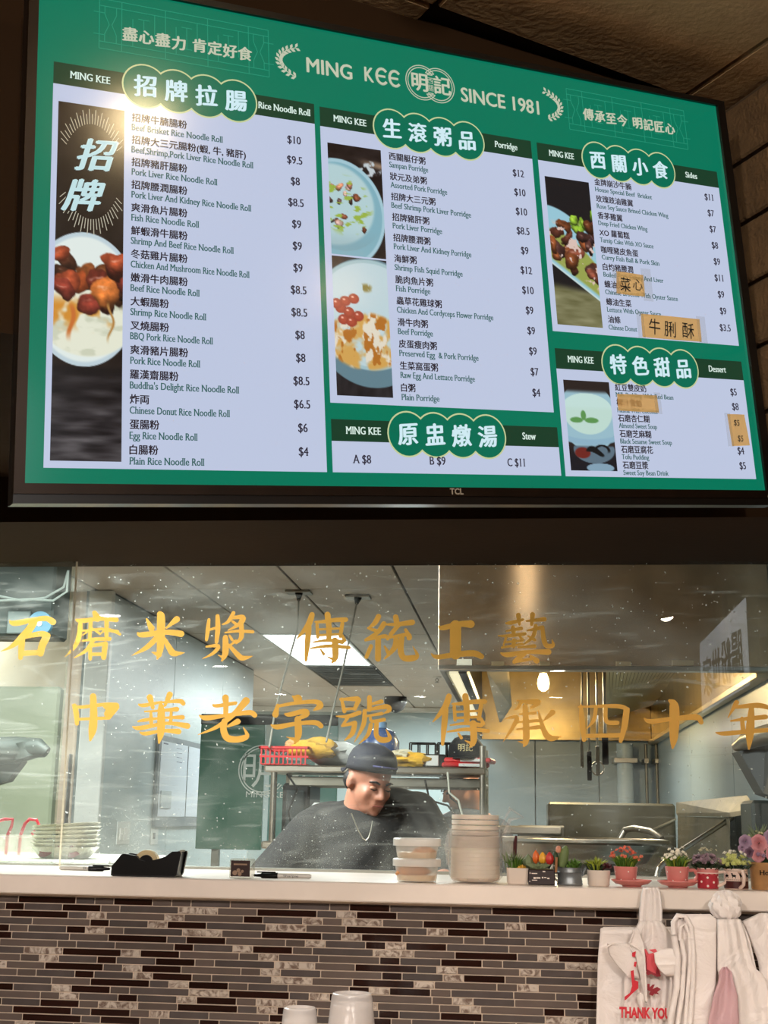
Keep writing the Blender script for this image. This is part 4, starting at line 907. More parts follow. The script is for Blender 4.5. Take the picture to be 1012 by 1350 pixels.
# unseen lamp added in front of the hood to smear a streak in its steel
e = thing('ceiling_lamp', 'small round warm lamp in the kitchen ceiling in front of the hood', 'lamp', (0.012, 3.62, ZC)); lpz = Vector((0.012, 3.62, ZC))
MB().lathe([(0.05, -0.001), (0.05, -0.012), (0.036, -0.014)], lpz, 20, close=False).build('trim_ring', M_white, e); MB().lathe([(0.001, -0.013), (0.036, -0.013), (0.036, -0.010), (0.001, -0.010)], lpz, 20).build('lens', mat('lit_small_lens', (1, 1, 1, 1), emis=(1.0, 0.84, 0.62, 1), estr=140.0), e)
# stickers on the hood lip
for (x, y, w, h, mm) in ((612, 873, 20, 8, 'pale'), (656, 875, 17, 6, 'gold'), (718, 875, 14, 6, 'gold'), (822, 875, 20, 6, 'gold'), (900, 874, 28, 7, 'gold')):
    if mm not in bpy.data.materials: mat('pale', rgb(222, 218, 200), rough=0.5); mat('gold', rgb(150, 132, 100), rough=0.4, metal=0.4)
    a, c = P(x-w/2, y+h/2, HY0-0.003), P(x+w/2, y-h/2, HY0-0.003)
    MB().box((a.x, HY0-0.003, a.z), (c.x, HY0-0.0005, c.z), 0.0005).build('hood_label', bpy.data.materials[mm], hd)
# hanging tools from a rail in the hood
ru = thing('tool_rail', 'thin rail under the hood that the ladles hang from', 'rail', P(790, 870, 6.0))
a, c = P(752, 888, 6.0), P(815, 889, 6.0)
MB().tube([a+Vector((0, 0, .09)), c+Vector((0, 0, .09))], 0.006).build('rod', M_steel, ru)
MB().tube([a+Vector((0, 0, .09)), (a.x, a.y, ZC-0.03)], 0.004).build('hanger', M_steel, ru); MB().tube([c+Vector((0, 0, .09)), (c.x, c.y, ZC-0.03)], 0.004).build('hanger', M_steel, ru)
tools = [(767, 884, 1012, 0.006, 'narrow steel ladle handle hanging leftmost under the hood'), (775, 884, 1029, 0.008, 'dark spatula hanging lowest under the hood'), (786, 884, 1022, 0.007, 'steel skimmer with a looped end hanging under the hood'), (796, 884, 1008, 0.011, 'thick black handled scoop hanging rightmost under the hood')]
for i, (x, y0, y1, r, lab) in enumerate(tools):
    tp, bt = P(x, y0, 5.97), P(x+(2 if i else 0), y1, 5.97)
    e = thing('hanging_utensil', lab, 'utensil', bt, group='utensils hanging under the hood')
    MB().tube([tp+Vector((0, 0, .08)), tp, bt+Vector((0, 0, .12))], r*0.7).build('handle', M_steel if i % 2 == 0 else M_dsteel, e)
    if i == 2: MB().tube([bt+Vector((0.028*math.cos(q*math.pi/6), 0, 0.03+0.03*math.sin(q*math.pi/6))) for q in range(13)], 0.004).build('loop', M_steel, e)
    MB().box((bt.x-r*1.3, bt.y-0.006, bt.z), (bt.x+r*1.3, bt.y+0.006, bt.z+0.13), 0.003).build('grip', M_black if i in (1, 3) else M_dsteel, e)

# --- wok range
def pxbox(b, x0, y0, x1, y1, Y0, Y1, bev=0.004):
    a, c = P(x0, y1, Y0), P(x1, y0, Y0); return b.box((min(a.x, c.x), Y0, min(a.z, c.z)), (max(a.x, c.x), Y1, max(a.z, c.z)), bev)
M_range = mat('greasy_dark_steel', rgb(104, 100, 84), rough=0.5, metal=0.6, vary=0.25, scale=8, detail=6)
wr_ = thing('wok_range', 'wide stainless wok range with a tall backsplash at the right', 'range', (P(820, 1150, 6.3).x, 6.3, 0))
a = P(722, 1057, 6.3); c = P(893, 1160, 6.3)
MB().box((a.x, 6.3, 0.05), (c.x, 6.75, a.z), 0.01).build('backsplash', M_range, wr_)
a2 = P(690, 1150, 5.7); c2 = P(905, 1150, 5.7)
MB().box((a2.x, 5.7, 0.05), (c2.x, 6.3, 1.12), 0.01).build('body', M_range, wr_)
a = P(680, 1098, 5.72); MB().box((P(682, 1110, 5.9).x, 5.9, 1.12), (P(745, 1110, 5.9).x, 5.96, P(700, 1088, 5.9).z), 0.006).build('left_panel', M_dsteel, wr_)
MB().box((P(652, 1098, 5.9).x, 5.86, P(700, 1100, 5.9).z), (P(740, 1088, 5.9).x, 6.0, P(700, 1089, 5.9).z), 0.006).build('ledge', M_steel, wr_)
# tilted splash panel on the right
b = MB(); b.prism([P(893, 1062, 6.2), P(988, 1054, 4.55), P(983, 1074, 4.5), P(964, 1077, 4.7), P(893, 1076, 6.1)], (0, 0.06, 0.015)); fixn(b.build('splash_panel', M_range, wr_))
b = MB(); b.prism([P(893, 1076, 6.1), P(962, 1078, 4.8), P(962, 1160, 4.8), P(893, 1160, 6.1)], (0.01, 0.06, 0)); fixn(b.build('side_panel', M_range, wr_))
MB().tube([P(965, 1078, 4.9), P(900, 1120, 4.8), P(880, 1132, 4.75), P(868, 1145, 4.7), P(864, 1160, 4.7)], 0.009, 10).build('guard_bar', M_steel, wr_, smooth=True)
MB().tube([P(890, 1080, 6.2), P(856, 1096, 6.1)], 0.006, 8).build('guard_bar', M_steel, wr_, smooth=True)
mm = P(820, 1090, 5.9)
MB().tube([P(818, 1125, 5.9), P(818, 1104, 5.9), P(824, 1094, 5.9), P(836, 1092, 5.85), P(858, 1096, 5.75), P(872, 1106, 5.7)], 0.014, 12).build('faucet', M_steel, wr_, smooth=True)
# rim of a big wok
wok = thing('wok', 'wide wok with a bright steel rim seen behind the potted plants', 'wok', P(760, 1120, 5.4))
cw = P(756, 1112, 5.4); rw = 0.36
MB().lathe([(rw, 0.0), (rw+0.014, 0.008), (rw+0.014, 0.018), (rw, 0.022), (rw-0.012, 0.012), (rw*0.8, -0.07), (rw*0.3, -0.12), (0.01, -0.125)], cw, 48, close=False, sy=0.8).build('bowl', M_steel, wok, smooth=True)
MB().tube([cw+Vector((-rw, 0, 0.01)), cw+Vector((-rw-0.05, 0, 0.02)), cw+Vector((-rw-0.06, 0, -0.03)), cw+Vector((-rw+.0, 0, -0.05))], 0.012).build('handle', M_steel, wok, smooth=True)
MB().lathe([(0.2, 0), (0.2, cw.z-1.12-0.12)], (cw.x, cw.y, 1.121), 24, close=False).build('wok_ring', M_dsteel, wok, smooth=True)
MB().box((cw.x-0.3, 5.15, 0.05), (cw.x+0.3, 5.69, 1.12), 0.01).build('stand', M_dsteel, wok)
# steel chute at the far right
ch = thing('steel_chute', 'rounded stainless chute lip jutting in at the right edge', 'chute', P(1010, 1050, 4.2))
b = MB(); b.tube([P(969, 985, 4.2), P(985, 976, 4.15), P(1008, 969, 4.0), P(1030, 963, 3.85)], [0.014, 0.028, 0.03, 0.03], 12); b.build('lip', M_steel, ch, smooth=True)
b = MB(); b.prism([P(974, 990, 4.22), P(1008, 981, 4.1), P(1030, 976, 3.9), P(1030, 1054, 3.9), P(1006, 1046, 4.1)], (0, 0.15, 0)); fixn(b.build('hopper', mat('dark_steel', rgb(70, 72, 72), rough=0.5, metal=0.4), ch))
MB().box((P(990, 1060, 4.2).x, 4.2, 0), (XR-0.02, 4.42, P(1000, 1055, 4.2).z), 0.01).build('cabinet', mat('dark_green_steel', rgb(44, 50, 46), rough=0.4), ch)
# pipes in the corner
for i, (x, y0, y1, r, lab) in enumerate(((853, 985, 1060, 0.010, 'slim conduit pipe left of the pair in the back corner'), (867, 985, 1060, 0.010, 'slim conduit pipe right of the pair in the back corner'), (825, 985, 1060, 0.05, 'thick white pipe standing behind the wok range'))):
    a, c = P(x, y0, 8.1), P(x, y1, 8.1); e = thing('pipe', lab, 'pipe', (c.x, 8.1, 0.0))
    MB().tube([(c.x, 8.1, 0), (c.x, 8.1, HZ-0.022)], r, 14).build('tube', M_dsteel if r < .03 else mat('white_pipe', rgb(200, 216, 222), rough=0.4), e, smooth=True)
    MB().box((c.x-r*1.4, 8.08-r, 1.8), (c.x+r*1.4, 8.248, 1.83), 0.002).build('clamp', M_steel, e)

# --- green sign board with the seal, standing at the back left
GB = 6.9
gb = thing('sign_board', 'dark green sign board with the round white seal and MING KEE', 'sign', (P(350, 1118, GB).x, GB, 0))
M_gb = mat('dark_green_board', rgb(74, 116, 98), rough=0.35, vary=0.12, scale=3); M_gb2 = mat('teal_board', rgb(92, 138, 132), rough=0.35, vary=0.1, scale=3)
a, c = P(257, 1119, GB), P(350, 942, GB)
MB().box((a.x, GB, a.z), (c.x, GB+0.03, c.z), 0.003).build('board', M_gb, gb)
a3, c3 = P(351, 1119, GB), P(446, 943, GB)
MB().box((a3.x, GB+0.002, a3.z), (c3.x, GB+0.03, c3.z), 0.003).build('board', M_gb2, gb, label='paler teal half of the board')
MB().box((a.x, GB-0.01, c.z-0.055), (c3.x, GB-0.0005, c.z), 0.003).build('top_strip', M_black, gb)
for x in (a.x+0.1, c3.x-0.1): MB().box((x-0.02, GB+0.031, 0), (x+0.02, GB+0.07, c.z-0.05), 0.002).build('post', M_dsteel, gb)
M_sealw = mat('white_print', rgb(214, 222, 216), rough=0.5)
b = MB(); c0 = P(346, 1015, GB-0.002); c1 = P(394, 1015, GB-0.002); rr = 0.132
for r0 in (rr, rr*0.9):
    for k_ in range(40):
        for cc, skip in ((c0, 1), (c1, -1)):
            q0, q1 = 2*math.pi*k_/40, 2*math.pi*(k_+1)/40
            if math.cos(q0)*skip > 0.72: continue
            b.add([cc+Vector((r_*math.cos(q), 0, r_*math.sin(q))) for q, r_ in ((q0, r0), (q1, r0), (q1, r0-0.006), (q0, r0-0.006))], [(0, 1, 2, 3)])
b.build('seal_ring', M_sealw, gb)
def flat_text(body, org, size, m, name, parent, Y=None, ax=Vector((1, 0, 0)), up=Vector((0, 0, 1)), **kw):
    V, Fc = lay_text(body, size, **kw); b_ = MB(); b_.add([Vector(org)+ax*x+up*y for x, y in V], Fc); return b_.build(name, m, parent)
flat_text('明', c0+Vector((-0.02, 0, -0.075)), 0.20, M_sealw, 'seal_lettering', gb, align='C')
flat_text('記', c1+Vector((0.02, 0, -0.075)), 0.20, M_sealw, 'seal_lettering', gb, align='C')
flat_text('MING KEE', P(324, 1051, GB-0.002), 0.045, M_sealw, 'name_lettering', gb, fit=0.23)

# --- menu board with paper sheets on the left wall, and the light switch
mbd = thing('notice_board', 'grey board with two white sheets and a clip on the left kitchen wall', 'board', PX(238, 1090, XW+0.02))
def wallquad(x0, y0, x1, y1, th, name, m, parent, dx=0.0):
    a_, c_ = PX(x0, y0, XW+0.01+dx), PX(x1, y1, XW+0.01+dx); b_ = MB(); b_.box((XW+0.009+dx, min(a_.y, c_.y), min(a_.z, c_.z)), (XW+0.009+dx+th, max(a_.y, c_.y), max(a_.z, c_.z)), 0.001); return b_.build(name, m, parent)
wallquad(207, 968, 268, 1089, 0.018, 'backing_board', mat('grey_board', rgb(122, 130, 134), rough=0.5, vary=0.1, scale=8), mbd)
M_sheet = mat('white_sheet', rgb(214, 224, 234), rough=0.6)
wallquad(213, 976, 243, 1077, 0.002, 'paper_sheet', M_sheet, mbd, 0.0185); wallquad(249, 984, 264, 1077, 0.002, 'paper_sheet', M_sheet, mbd, 0.0185)
wallquad(212, 1042, 224, 1066, 0.006, 'clip_pad', mat('pale_pad', rgb(186, 196, 200), rough=0.5), mbd, 0.021)
for j in range(5):
    wallquad(233, 980+j*6, 240, 982+j*6, 0.0005, 'note_line', mat('grey_ink', rgb(110, 116, 140), rough=0.7), mbd, 0.0205)
wallquad(216, 979, 222, 982, 0.0005, 'note_line', bpy.data.materials['grey_ink'], mbd, 0.0205)
sw = thing('light_switch', 'white double light switch plate on the left kitchen wall', 'switch', PX(162, 1098, XW+0.02))
wallquad(154.5, 1083, 169, 1112, 0.006, 'plate', mat('switch_plate', rgb(220, 224, 220), rough=0.35), sw)
wallquad(158, 1092, 161.5, 1107, 0.006, 'rocker', M_white, sw, 0.006); wallquad(163, 1092, 166.5, 1107, 0.006, 'rocker', M_white, sw, 0.006)
ol = thing('wall_outlet', 'small blank outlet plate right of the light switch', 'outlet', PX(203, 1100, XW+0.02))
wallquad(199, 1092, 207, 1113, 0.004, 'plate', bpy.data.materials['switch_plate'], ol)
wallquad(202, 1098, 204, 1106, 0.003, 'socket', M_seam, ol, 0.004)
dp = thing('door_pull', 'long grey vertical pull on the beige kitchen door', 'handle', P(88, 1085, 5.98))
a, c = P(85, 1092, 6.0), P(94, 994, 6.0); MB().box((a.x, 5.985, a.z), (c.x, 6.028, c.z), 0.004).build('bar', mat('grey_pull', rgb(150, 150, 150), rough=0.4, metal=0.5), dp)

# --- things behind the left pane
lw = struct('wall_partition', MB().box((-3.4, 5.2, 0), (P(72, 1000, 5.2).x, 5.26, P(60, 905, 5.2).z), 0.01), mat('olive_wall', rgb(128, 130, 112), rough=0.6, vary=0.08, scale=3))
pa = thing('pipe_fitting', 'thick dark grey pipe fitting reaching in from the left edge', 'pipe', P(0, 1000, 4.6))
MB().tube([P(-60, 992, 4.6), P(20, 989, 4.6), P(52, 986, 4.6), P(62, 992, 4.6)], [0.05, 0.05, 0.035, 0.02], 14).build('arm', mat('dark_pipe', rgb(46, 50, 47), rough=0.5, vary=0.2, scale=10), pa, smooth=True)
MB().tube([P(30, 980, 4.6), P(34, 1000, 4.6)], 0.045, 14).build('flange', bpy.data.materials['dark_pipe'], pa, smooth=True)
MB().prism([P(-60, 1000, 4.62), P(30, 1003, 4.62), P(10, 1030, 4.62), P(-60, 1050, 4.62)], (0, 0.05, 0)).build('bracket', bpy.data.materials['dark_pipe'], pa)
MB().tube([P(-30, 1000, 4.6), (P(-30, 1000, 4.6).x, 4.6, 0)], 0.02).build('leg', bpy.data.materials['dark_pipe'], pa)
sb = thing('upper_cabinet', 'dark grey overhead cabinet high behind the left glass pane', 'cabinet', P(40, 800, 5.0))
a, c = P(-80, 838, 5.0), P(72, 778, 5.0); MB().box((a.x, 5.0, a.z), (c.x, 5.19, ZC-0.001), 0.01).build('body', mat('dark_cabinet', rgb(62, 68, 66), rough=0.5, vary=0.1), sb)
MB().box((P(10, 830, 5).x, 4.985, P(10, 836, 5).z), (P(40, 830, 5).x, 5.0, P(10, 806, 5).z), 0.004).build('door', mat('mid_grey_door', rgb(120, 128, 128), rough=0.5), sb)
cl = thing('wall_clock', 'round blue dial high behind the left glass pane', 'clock', P(55, 820, 4.97))
cc = P(52, 822, 4.975); MB().tube([cc, cc+Vector((0, 0.02, 0))], 0.05, 24).build('dial', mat('blue_dial', rgb(84, 138, 170), rough=0.4), cl); MB().tube([cc+Vector((0, -0.004, 0)), cc], 0.012, 12).build('hub', M_white, cl)
for i, (pts, lab) in enumerate(((((0, 786), (30, 792), (60, 788), (84, 774)), 'upper loop of grey cable behind the left pane'), (((0, 792), (40, 790), (70, 792), (88, 780)), 'lower loop of grey cable behind the left pane'))):
    tag(MB().tube([P(x, y, 4.9) for x, y in [(-30, 770)]+list(pts)+[(90, 752)]], 0.005, 6).build('cable', mat('grey_cable', rgb(150, 156, 154), rough=0.5), smooth=True), lab, 'cable')
# sloping metal duct panel low left (dark triangle)
# hanging cables from the ceiling
for i, (pts, lab) in enumerate(((((394, 780), (392, 830), (372, 900), (362, 940), (355, 985)), 'left pale cable hanging from the kitchen ceiling'), (((472, 786), (463, 830), (450, 890), (438, 940), (430, 978)), 'right pale cable hanging from the kitchen ceiling'))):
    top = PZ(pts[0][0], pts[0][1], ZC-0.002)
    q = [top]+[P(x, y, top.y+(5.5-top.y)*(j+1)/4) for j, (x, y) in enumerate(pts[1:])]
    e = thing('hanging_cable', lab, 'cable', top)
    MB().tube(q, 0.0045, 8).build('cable', mat('pale_cable', rgb(168, 166, 154), rough=0.5), e, smooth=True)
    MB().box((top.x-0.06, top.y-0.05, ZC-0.012), (top.x+0.06, top.y+0.05, ZC-0.0005), 0.003).build('ceiling_plate', M_dsteel, e)
    MB().tube([top, top.lerp(q[1], 0.22)], [0.022, 0.009], 10).build('grip', M_black, e, smooth=True)
for (x, y, lab) in ((440, 708, 'fire sprinkler head in the ceiling nearest the lintel'), (576, 892, 'small fire sprinkler far back near the hood')):
    q = PZ(x, y, ZC); e = thing('sprinkler', lab, 'sprinkler', q)
    MB().lathe([(0.035, -0.001), (0.032, -0.008), (0.012, -0.010)], q, 18).build('escutcheon', M_kceil, e, smooth=True)
    MB().tube([q+Vector((0, 0, -0.01)), q+Vector((-0.012, 0, -0.025)), q+Vector((0, 0, -0.045))], 0.003).build('yoke', M_dsteel, e); MB().tube([q+Vector((0, 0, -0.01)), q+Vector((0.012, 0, -0.025)), q+Vector((0, 0, -0.045))], 0.003).build('yoke', M_dsteel, e)
    MB().lathe([(0.018, -0.047), (0.018, -0.044)], q, 14).build('deflector', M_dsteel, e)
# dark round ceiling camera
q = P(521, 933, 11.5)
e = thing('dome_camera', 'small dark dome camera at the far end of the kitchen ceiling', 'camera', (q.x, q.y, ZC)); MB().lathe([(0.10, 0), (0.10, -0.05), (0.07, -0.11), (0.01, -0.14)], (q.x, q.y, ZC), 20).build('dome', M_black, e, smooth=True)

# --- stainless rack behind the cook
RY = 5.5
rk = thing('storage_rack', 'stainless steel shelf rack standing behind the cook', 'rack', (P(495, 1100, RY).x, RY, 0))
zs_ = P(495, 1010, RY).z
xa, xb = P(348, 1010, RY).x, P(640, 1010, RY).x
MB().box((xa, RY, zs_-0.03), (xb, RY+0.42, zs_), 0.006).build('shelf', M_steel, rk)
MB().box((xa+0.1, RY+0.05, zs_-0.085), (xb, RY+0.40, zs_-0.045), 0.004).build('shelf', M_dsteel, rk)
for x in (P(359, 1050, RY).x, P(636, 1050, RY).x):
    for y in (RY+0.02, RY+0.38): MB().tube([(x, y, 0), (x, y, zs_+(0.09 if x > -0.3 else -0.01))], 0.014, 12).build('post', M_steel, rk, smooth=True)
MB().box((xa, RY, P(500, 1112, RY).z-0.03), (xb, RY+0.45, P(500, 1112, RY).z), 0.005).build('shelf', M_steel, rk)
zlow = P(500, 1112, RY).z
# dark appliances on the lower shelf
def appl(x0, y0, x1, lab, m, extra=None):
    a_, c_ = P(x0, y0, RY+0.05), P(x1, y0, RY+0.05); e_ = thing('kitchen_appliance', lab, 'appliance', ((a_.x+c_.x)/2, RY+0.2, zlow))
    MB().box((a_.x, RY+0.06, zlow+0.001), (c_.x, RY+0.36, a_.z), 0.01).build('body', m, e_); MB().box((a_.x+0.02, RY+0.045, zlow+0.03), (c_.x-0.02, RY+0.06, a_.z-0.03), 0.005).build('front_panel', mat('smoked_panel', rgb(52, 56, 56), rough=0.2), e_); return e_
appl(372, 1032, 408, 'narrow black appliance at the left end of the rack shelf', M_black)
appl(410, 1058, 452, 'low white box with grey panel left of the cook', M_white)
appl(560, 1076, 612, 'low black appliance right of the cook under the shelf', M_black)
for i, (pts, lab) in enumerate(((((560, 1028), (566, 1055), (590, 1062), (600, 1075)), 'black power cord looping down from the shelf right of the cook'), (((590, 1030), (594, 1052), (604, 1060), (608, 1076)), 'short black cord beside the white tube'), (((378, 1020), (392, 1040), (380, 1070), (384, 1090)), 'black cord hanging at the left end of the rack'))):
    tag(MB().tube([P(x, y, RY-0.02) for x, y in pts], 0.005, 6).build('power_cord', M_black, smooth=True), lab, 'cord')
tag(MB().tube([P(x, y, RY-0.04) for x, y in ((590, 1018), (592, 1045), (604, 1055), (609, 1074))], 0.0045, 8).build('white_tube', mat('pale_tube', rgb(205, 205, 190), rough=0.4), smooth=True), 'thin white tube curving down behind the stacked bowls', 'tube')

# things on the rack
def onrack(x0, x1, y0, y1, Y=None): a_, c_ = P(x0, y1, RY+0.1), P(x1, y0, RY+0.1); return a_.x, c_.x, c_.z-zs_
bk_x0, bk_x1, _ = onrack(345, 412, 985, 1003); bh = P(380, 985, RY+.1).z-zs_
rb = thing('basket', 'red plastic lattice basket at the left end of the rack', 'basket', ((bk_x0+bk_x1)/2, RY+0.15, zs_))
M_red = mat('red_plastic', rgb(206, 54, 56), rough=0.35)
bb = MB()
bb.box((bk_x0, RY+0.02, zs_+bh-0.012), (bk_x1, RY+0.032, zs_+bh), 0.003); bb.box((bk_x0, RY+0.27, zs_+bh-0.012), (bk_x1, RY+0.282, zs_+bh), 0.003); bb.box((bk_x0, RY+0.02, zs_+bh-0.012), (bk_x0+0.012, RY+0.282, zs_+bh), 0.003); bb.box((bk_x1-0.012, RY+0.02, zs_+bh-0.012), (bk_x1, RY+0.282, zs_+bh), 0.003)
bb.build('rim', M_red, rb); MB().box((bk_x0+0.01, RY+0.03, zs_+0.0005), (bk_x1-0.01, RY+0.27, zs_+0.006), 0.002).build('base', M_red, rb)
nlat = 11
for i in range(nlat):
    x = bk_x0+0.012+(bk_x1-bk_x0-0.03)*i/(nlat-1); MB().box((x-0.003, RY+0.024, zs_+0.003), (x+0.003, RY+0.028, zs_+bh-0.01)).build('slat', M_red, rb)
MB().box((bk_x0+0.005, RY+0.0235, zs_+bh*0.4), (bk_x1-0.005, RY+0.0245, zs_+bh*0.5)).build('cross_band', M_red, rb)

def lumpy(name, c, r, m, parent, seed, sq=(1, 1, 1), n=18, mm=12, amp=0.25, freq=3.0, flat=True):
    """crumpled cloth or bag lump resting on z = c.z"""
    r_ = np.random.default_rng(seed); ph = r_.random((6, 3))*6.28; fr = r_.uniform(1.0, freq, (6, 3)); vs_ = []; fs = []
    for i in range(mm+1):
        t = math.pi*i/mm
        for k_ in range(n):
            a_ = 2*math.pi*k_/n; d = np.array([math.sin(t)*math.cos(a_), math.sin(t)*math.sin(a_), math.cos(t)])
            w = 1+amp*sum(math.sin(fr[q]@d*2+ph[q, 0]) for q in range(6))/3
            p = Vector((d[0]*r*sq[0]*w, d[1]*r*sq[1]*w, d[2]*r*sq[2]*w+r*sq[2])); p.z = max(p.z, 0.0005) if flat else p.z
            vs_.append(Vector(c)+p)
    for i in range(mm):
        for k_ in range(n): fs.append((i*n+k_, (i+1)*n+k_, (i+1)*n+(k_+1) % n, i*n+(k_+1) % n))
    b_ = MB(); b_.add(vs_, fs); return b_.build(name, m, parent, smooth=True)
M_yel = mat('yellow_cloth', rgb(238, 186, 60), rough=0.85, vary=0.12, scale=20, bump=0.3, bscale=80); M_org = mat('peach_cloth', rgb(236, 176, 120), rough=0.85, bump=0.3)
M_bag = mat('white_plastic_bag', rgb(220, 222, 218), rough=0.4, vary=0.06, scale=10, bump=0.5, bscale=25)
c = P(412, 1003, RY+0.12); e = thing('cleaning_cloth', 'yellow and peach cloth draped over the white bag on the rack', 'cloth', c)
lumpy('cloth', Vector((c.x, RY+0.12, zs_+0.03)), 0.072, M_yel, e, 3, (1.5, .8, .62), amp=0.35); lumpy('cloth_fold', Vector((c.x-0.09, RY+0.12, zs_+0.055)), 0.035, M_org, e, 5, (1.0, .8, .9), amp=0.3)
c = P(440, 1003, RY+0.15); tag(lumpy('plastic_bag', Vector((c.x, RY+0.25, zs_)), 0.085, M_bag, None, 9, (1.5, 1.0, .62), amp=0.3), 'crumpled white bag under the yellow cloth on the rack', 'bag')
c = P(545, 1003, RY+0.1); e = thing('cleaning_cloth', 'folded yellow cloth with white trim right of the cook on the rack', 'cloth', c)
lumpy('cloth', Vector((c.x, RY+0.08, zs_)), 0.062, M_yel, e, 13, (1.5, .9, .5), amp=0.4); lumpy('cloth_fold', Vector((c.x-0.05, RY+0.06, zs_+0.035)), 0.04, mat('cream_cloth', rgb(216, 206, 176), rough=0.9, bump=0.3), e, 15, (1.3, .8, .45), amp=0.4)
a, c = P(554, 1003, RY+.05), P(578, 991, RY+.05)
e = thing('label_box', 'white box with rounded label on the rack shelf', 'box', ((a.x+c.x)/2, RY+0.1, zs_))
MB().box((a.x, RY+0.05, zs_+0.0005), (c.x+0.03, RY+0.18, zs_+0.055), 0.006).build('carton', M_black, e); MB().box((a.x+0.002, RY+0.046, zs_+0.006), (c.x, RY+0.0495, zs_+0.05), 0.003).build('label_face', M_white, e)
for (x0, x1, lab) in ((540, 574, 'black wire basket behind the yellow cloth'), (577, 610, 'black wire basket behind the label box')):
    a, c = P(x0, 1003, RY+.3), P(x1, 980, RY+.3); e = thing('wire_basket', lab, 'basket', ((a.x+c.x)/2, RY+0.32, zs_), group=None)
    for yy_ in (RY+0.28, RY+0.38):
        for zz in (0.004, 0.045, c.z-zs_): MB().tube([(a.x, yy_, zs_+zz), (c.x, yy_, zs_+zz)], 0.0035, 6).build('rail', M_black, e)
        for q_ in range(4): x = a.x+(c.x-a.x)*q_/3; MB().tube([(x, yy_, zs_+0.001), (x, yy_, c.z)], 0.0035, 6).build('wire', M_black, e)
# blue round bin of bag behind
c = P(502, 1000, RY+0.34); e = thing('water_jug', 'blue round water jug behind the cook on the rack', 'jug', (c.x, RY+0.32, zs_))
MB().lathe([(0.07, 0.001), (0.082, 0.02), (0.084, 0.12), (0.06, 0.165), (0.025, 0.18)], (c.x, RY+0.32, zs_), 22).build('body', mat('blue_plastic', rgb(62, 92, 150), rough=0.25), e, smooth=True)
MB().lathe([(0.027, 0.18), (0.027, 0.205), (0.02, 0.208)], (c.x, RY+0.32, zs_), 16).build('cap', mat('pale_blue_cap', rgb(130, 170, 205), rough=0.35), e, smooth=True)
M_capb = mat('black_cap_cloth', rgb(24, 24, 26), rough=0.85, bump=0.1); M_capn = mat('navy_cap_cloth', rgb(17, 18, 32), rough=0.8, vary=0.2, scale=12, bump=0.1)
# black cap with gold seal characters lying on red packets
c = P(614, 1000, RY+0.1)
for i, (dx, dz, rz, lab) in enumerate(((-0.01, 0.0005, 0.12, 'red flat packet lowest under the black cap'), (0.02, 0.021, -0.1, 'red and white packet directly under the black cap'))):
    M = Matrix.Translation((c.x+dx, RY+0.13, zs_+dz)) @ Matrix.Rotation(rz, 4, 'Z')
    e = thing('food_packet', lab, 'packet', (c.x+dx, RY+0.13, zs_+dz), group='red packets on the rack'); bo = MB().box((-0.10, -0.11, 0), (0.10, 0.06, 0.020), 0.006, M).build('packet', M_red, e)
    MB().box((-0.03, -0.1125, 0.004), (0.07, -0.1101, 0.016), 0.0, M).build('label', M_white, e)
cb = Vector((c.x, RY+0.13, zs_+0.042)); e = thing('baseball_cap', 'black baseball cap with gold characters on the rack at the right', 'cap', cb)
MB().lathe([(0.078, 0.0), (0.080, 0.02), (0.074, 0.055), (0.052, 0.085), (0.02, 0.098), (0.002, 0.10)], cb, 24, sy=1.0).build('crown', M_capb, e, smooth=True)
b = MB(); n = 14
for k_ in range(n+1):
    t = -1+2*k_/n; x = 0.078*math.sin(t*1.35); y0 = -0.078*math.cos(t*1.35); b.v += [tuple(cb+Vector((x, y0, 0.008))), tuple(cb+Vector((x*1.12, y0-0.055*math.cos(t*1.5), -0.002-0.008*t*t)))]
b.f = [(2*k_, 2*k_+1, 2*k_+3, 2*k_+2) for k_ in range(n)]; o = b.build('visor', M_capb, e, smooth=True); md = o.modifiers.new('thick', 'SOLIDIFY'); md.thickness = 0.004
V, Fc = lay_text('明記', 0.034, align='C'); b = MB()
b.add([cb+Vector((0.0815*math.sin(x/0.0815), -0.0815*math.cos(x/0.0815), 0.03+y)) for x, y in V], Fc); b.build('embroidery', mat('gold_thread', rgb(226, 206, 150), rough=0.6), e)

# ------------------------------------------------------------------ people (one continuous skin surface each)
def cap_prim(b, p0, p1, r0, r1, n=16):
    p0, p1 = Vector(p0), Vector(p1); k_ = max(4, int((p1-p0).length/(min(r0, r1)*0.7)))
    b.tube([p0.lerp(p1, i/k_) for i in range(k_+1)], [r0+(r1-r0)*i/k_ for i in range(k_+1)], n); b.ball(p0, r0, n, 8); b.ball(p1, r1, n, 8)
def remesh(b, name, m, parent, voxel, smooth_it=4, fac=0.5, **kw):
    o = b.build(name, m, parent); fixn(o)
    md = o.modifiers.new('r', 'REMESH'); md.mode = 'VOXEL'; md.voxel_size = voxel; md.use_smooth_shade = True
    if smooth_it: s = o.modifiers.new('s', 'SMOOTH'); s.iterations = smooth_it; s.factor = fac
    dg = bpy.context.evaluated_depsgraph_get(); me = bpy.data.meshes.new_from_object(o.evaluated_get(dg)); o.modifiers.clear(); old = o.data; o.data = me; bpy.data.meshes.remove(old)
    if not me.materials: me.materials.append(m)
    me.shade_smooth(); return tag(o, **kw)
M_skin = mat('light_brown_skin', rgb(170, 116, 94), rough=0.5, vary=0.07, scale=18, sss=0.08); M_skin2 = mat('tan_skin', rgb(180, 132, 108), rough=0.5, vary=0.06, scale=18, sss=0.08)
M_hair = mat('black_hair', rgb(26, 22, 22), rough=0.55, bump=0.3, bscale=200); M_lip = mat('lip_skin', rgb(160, 92, 84), rough=0.5)
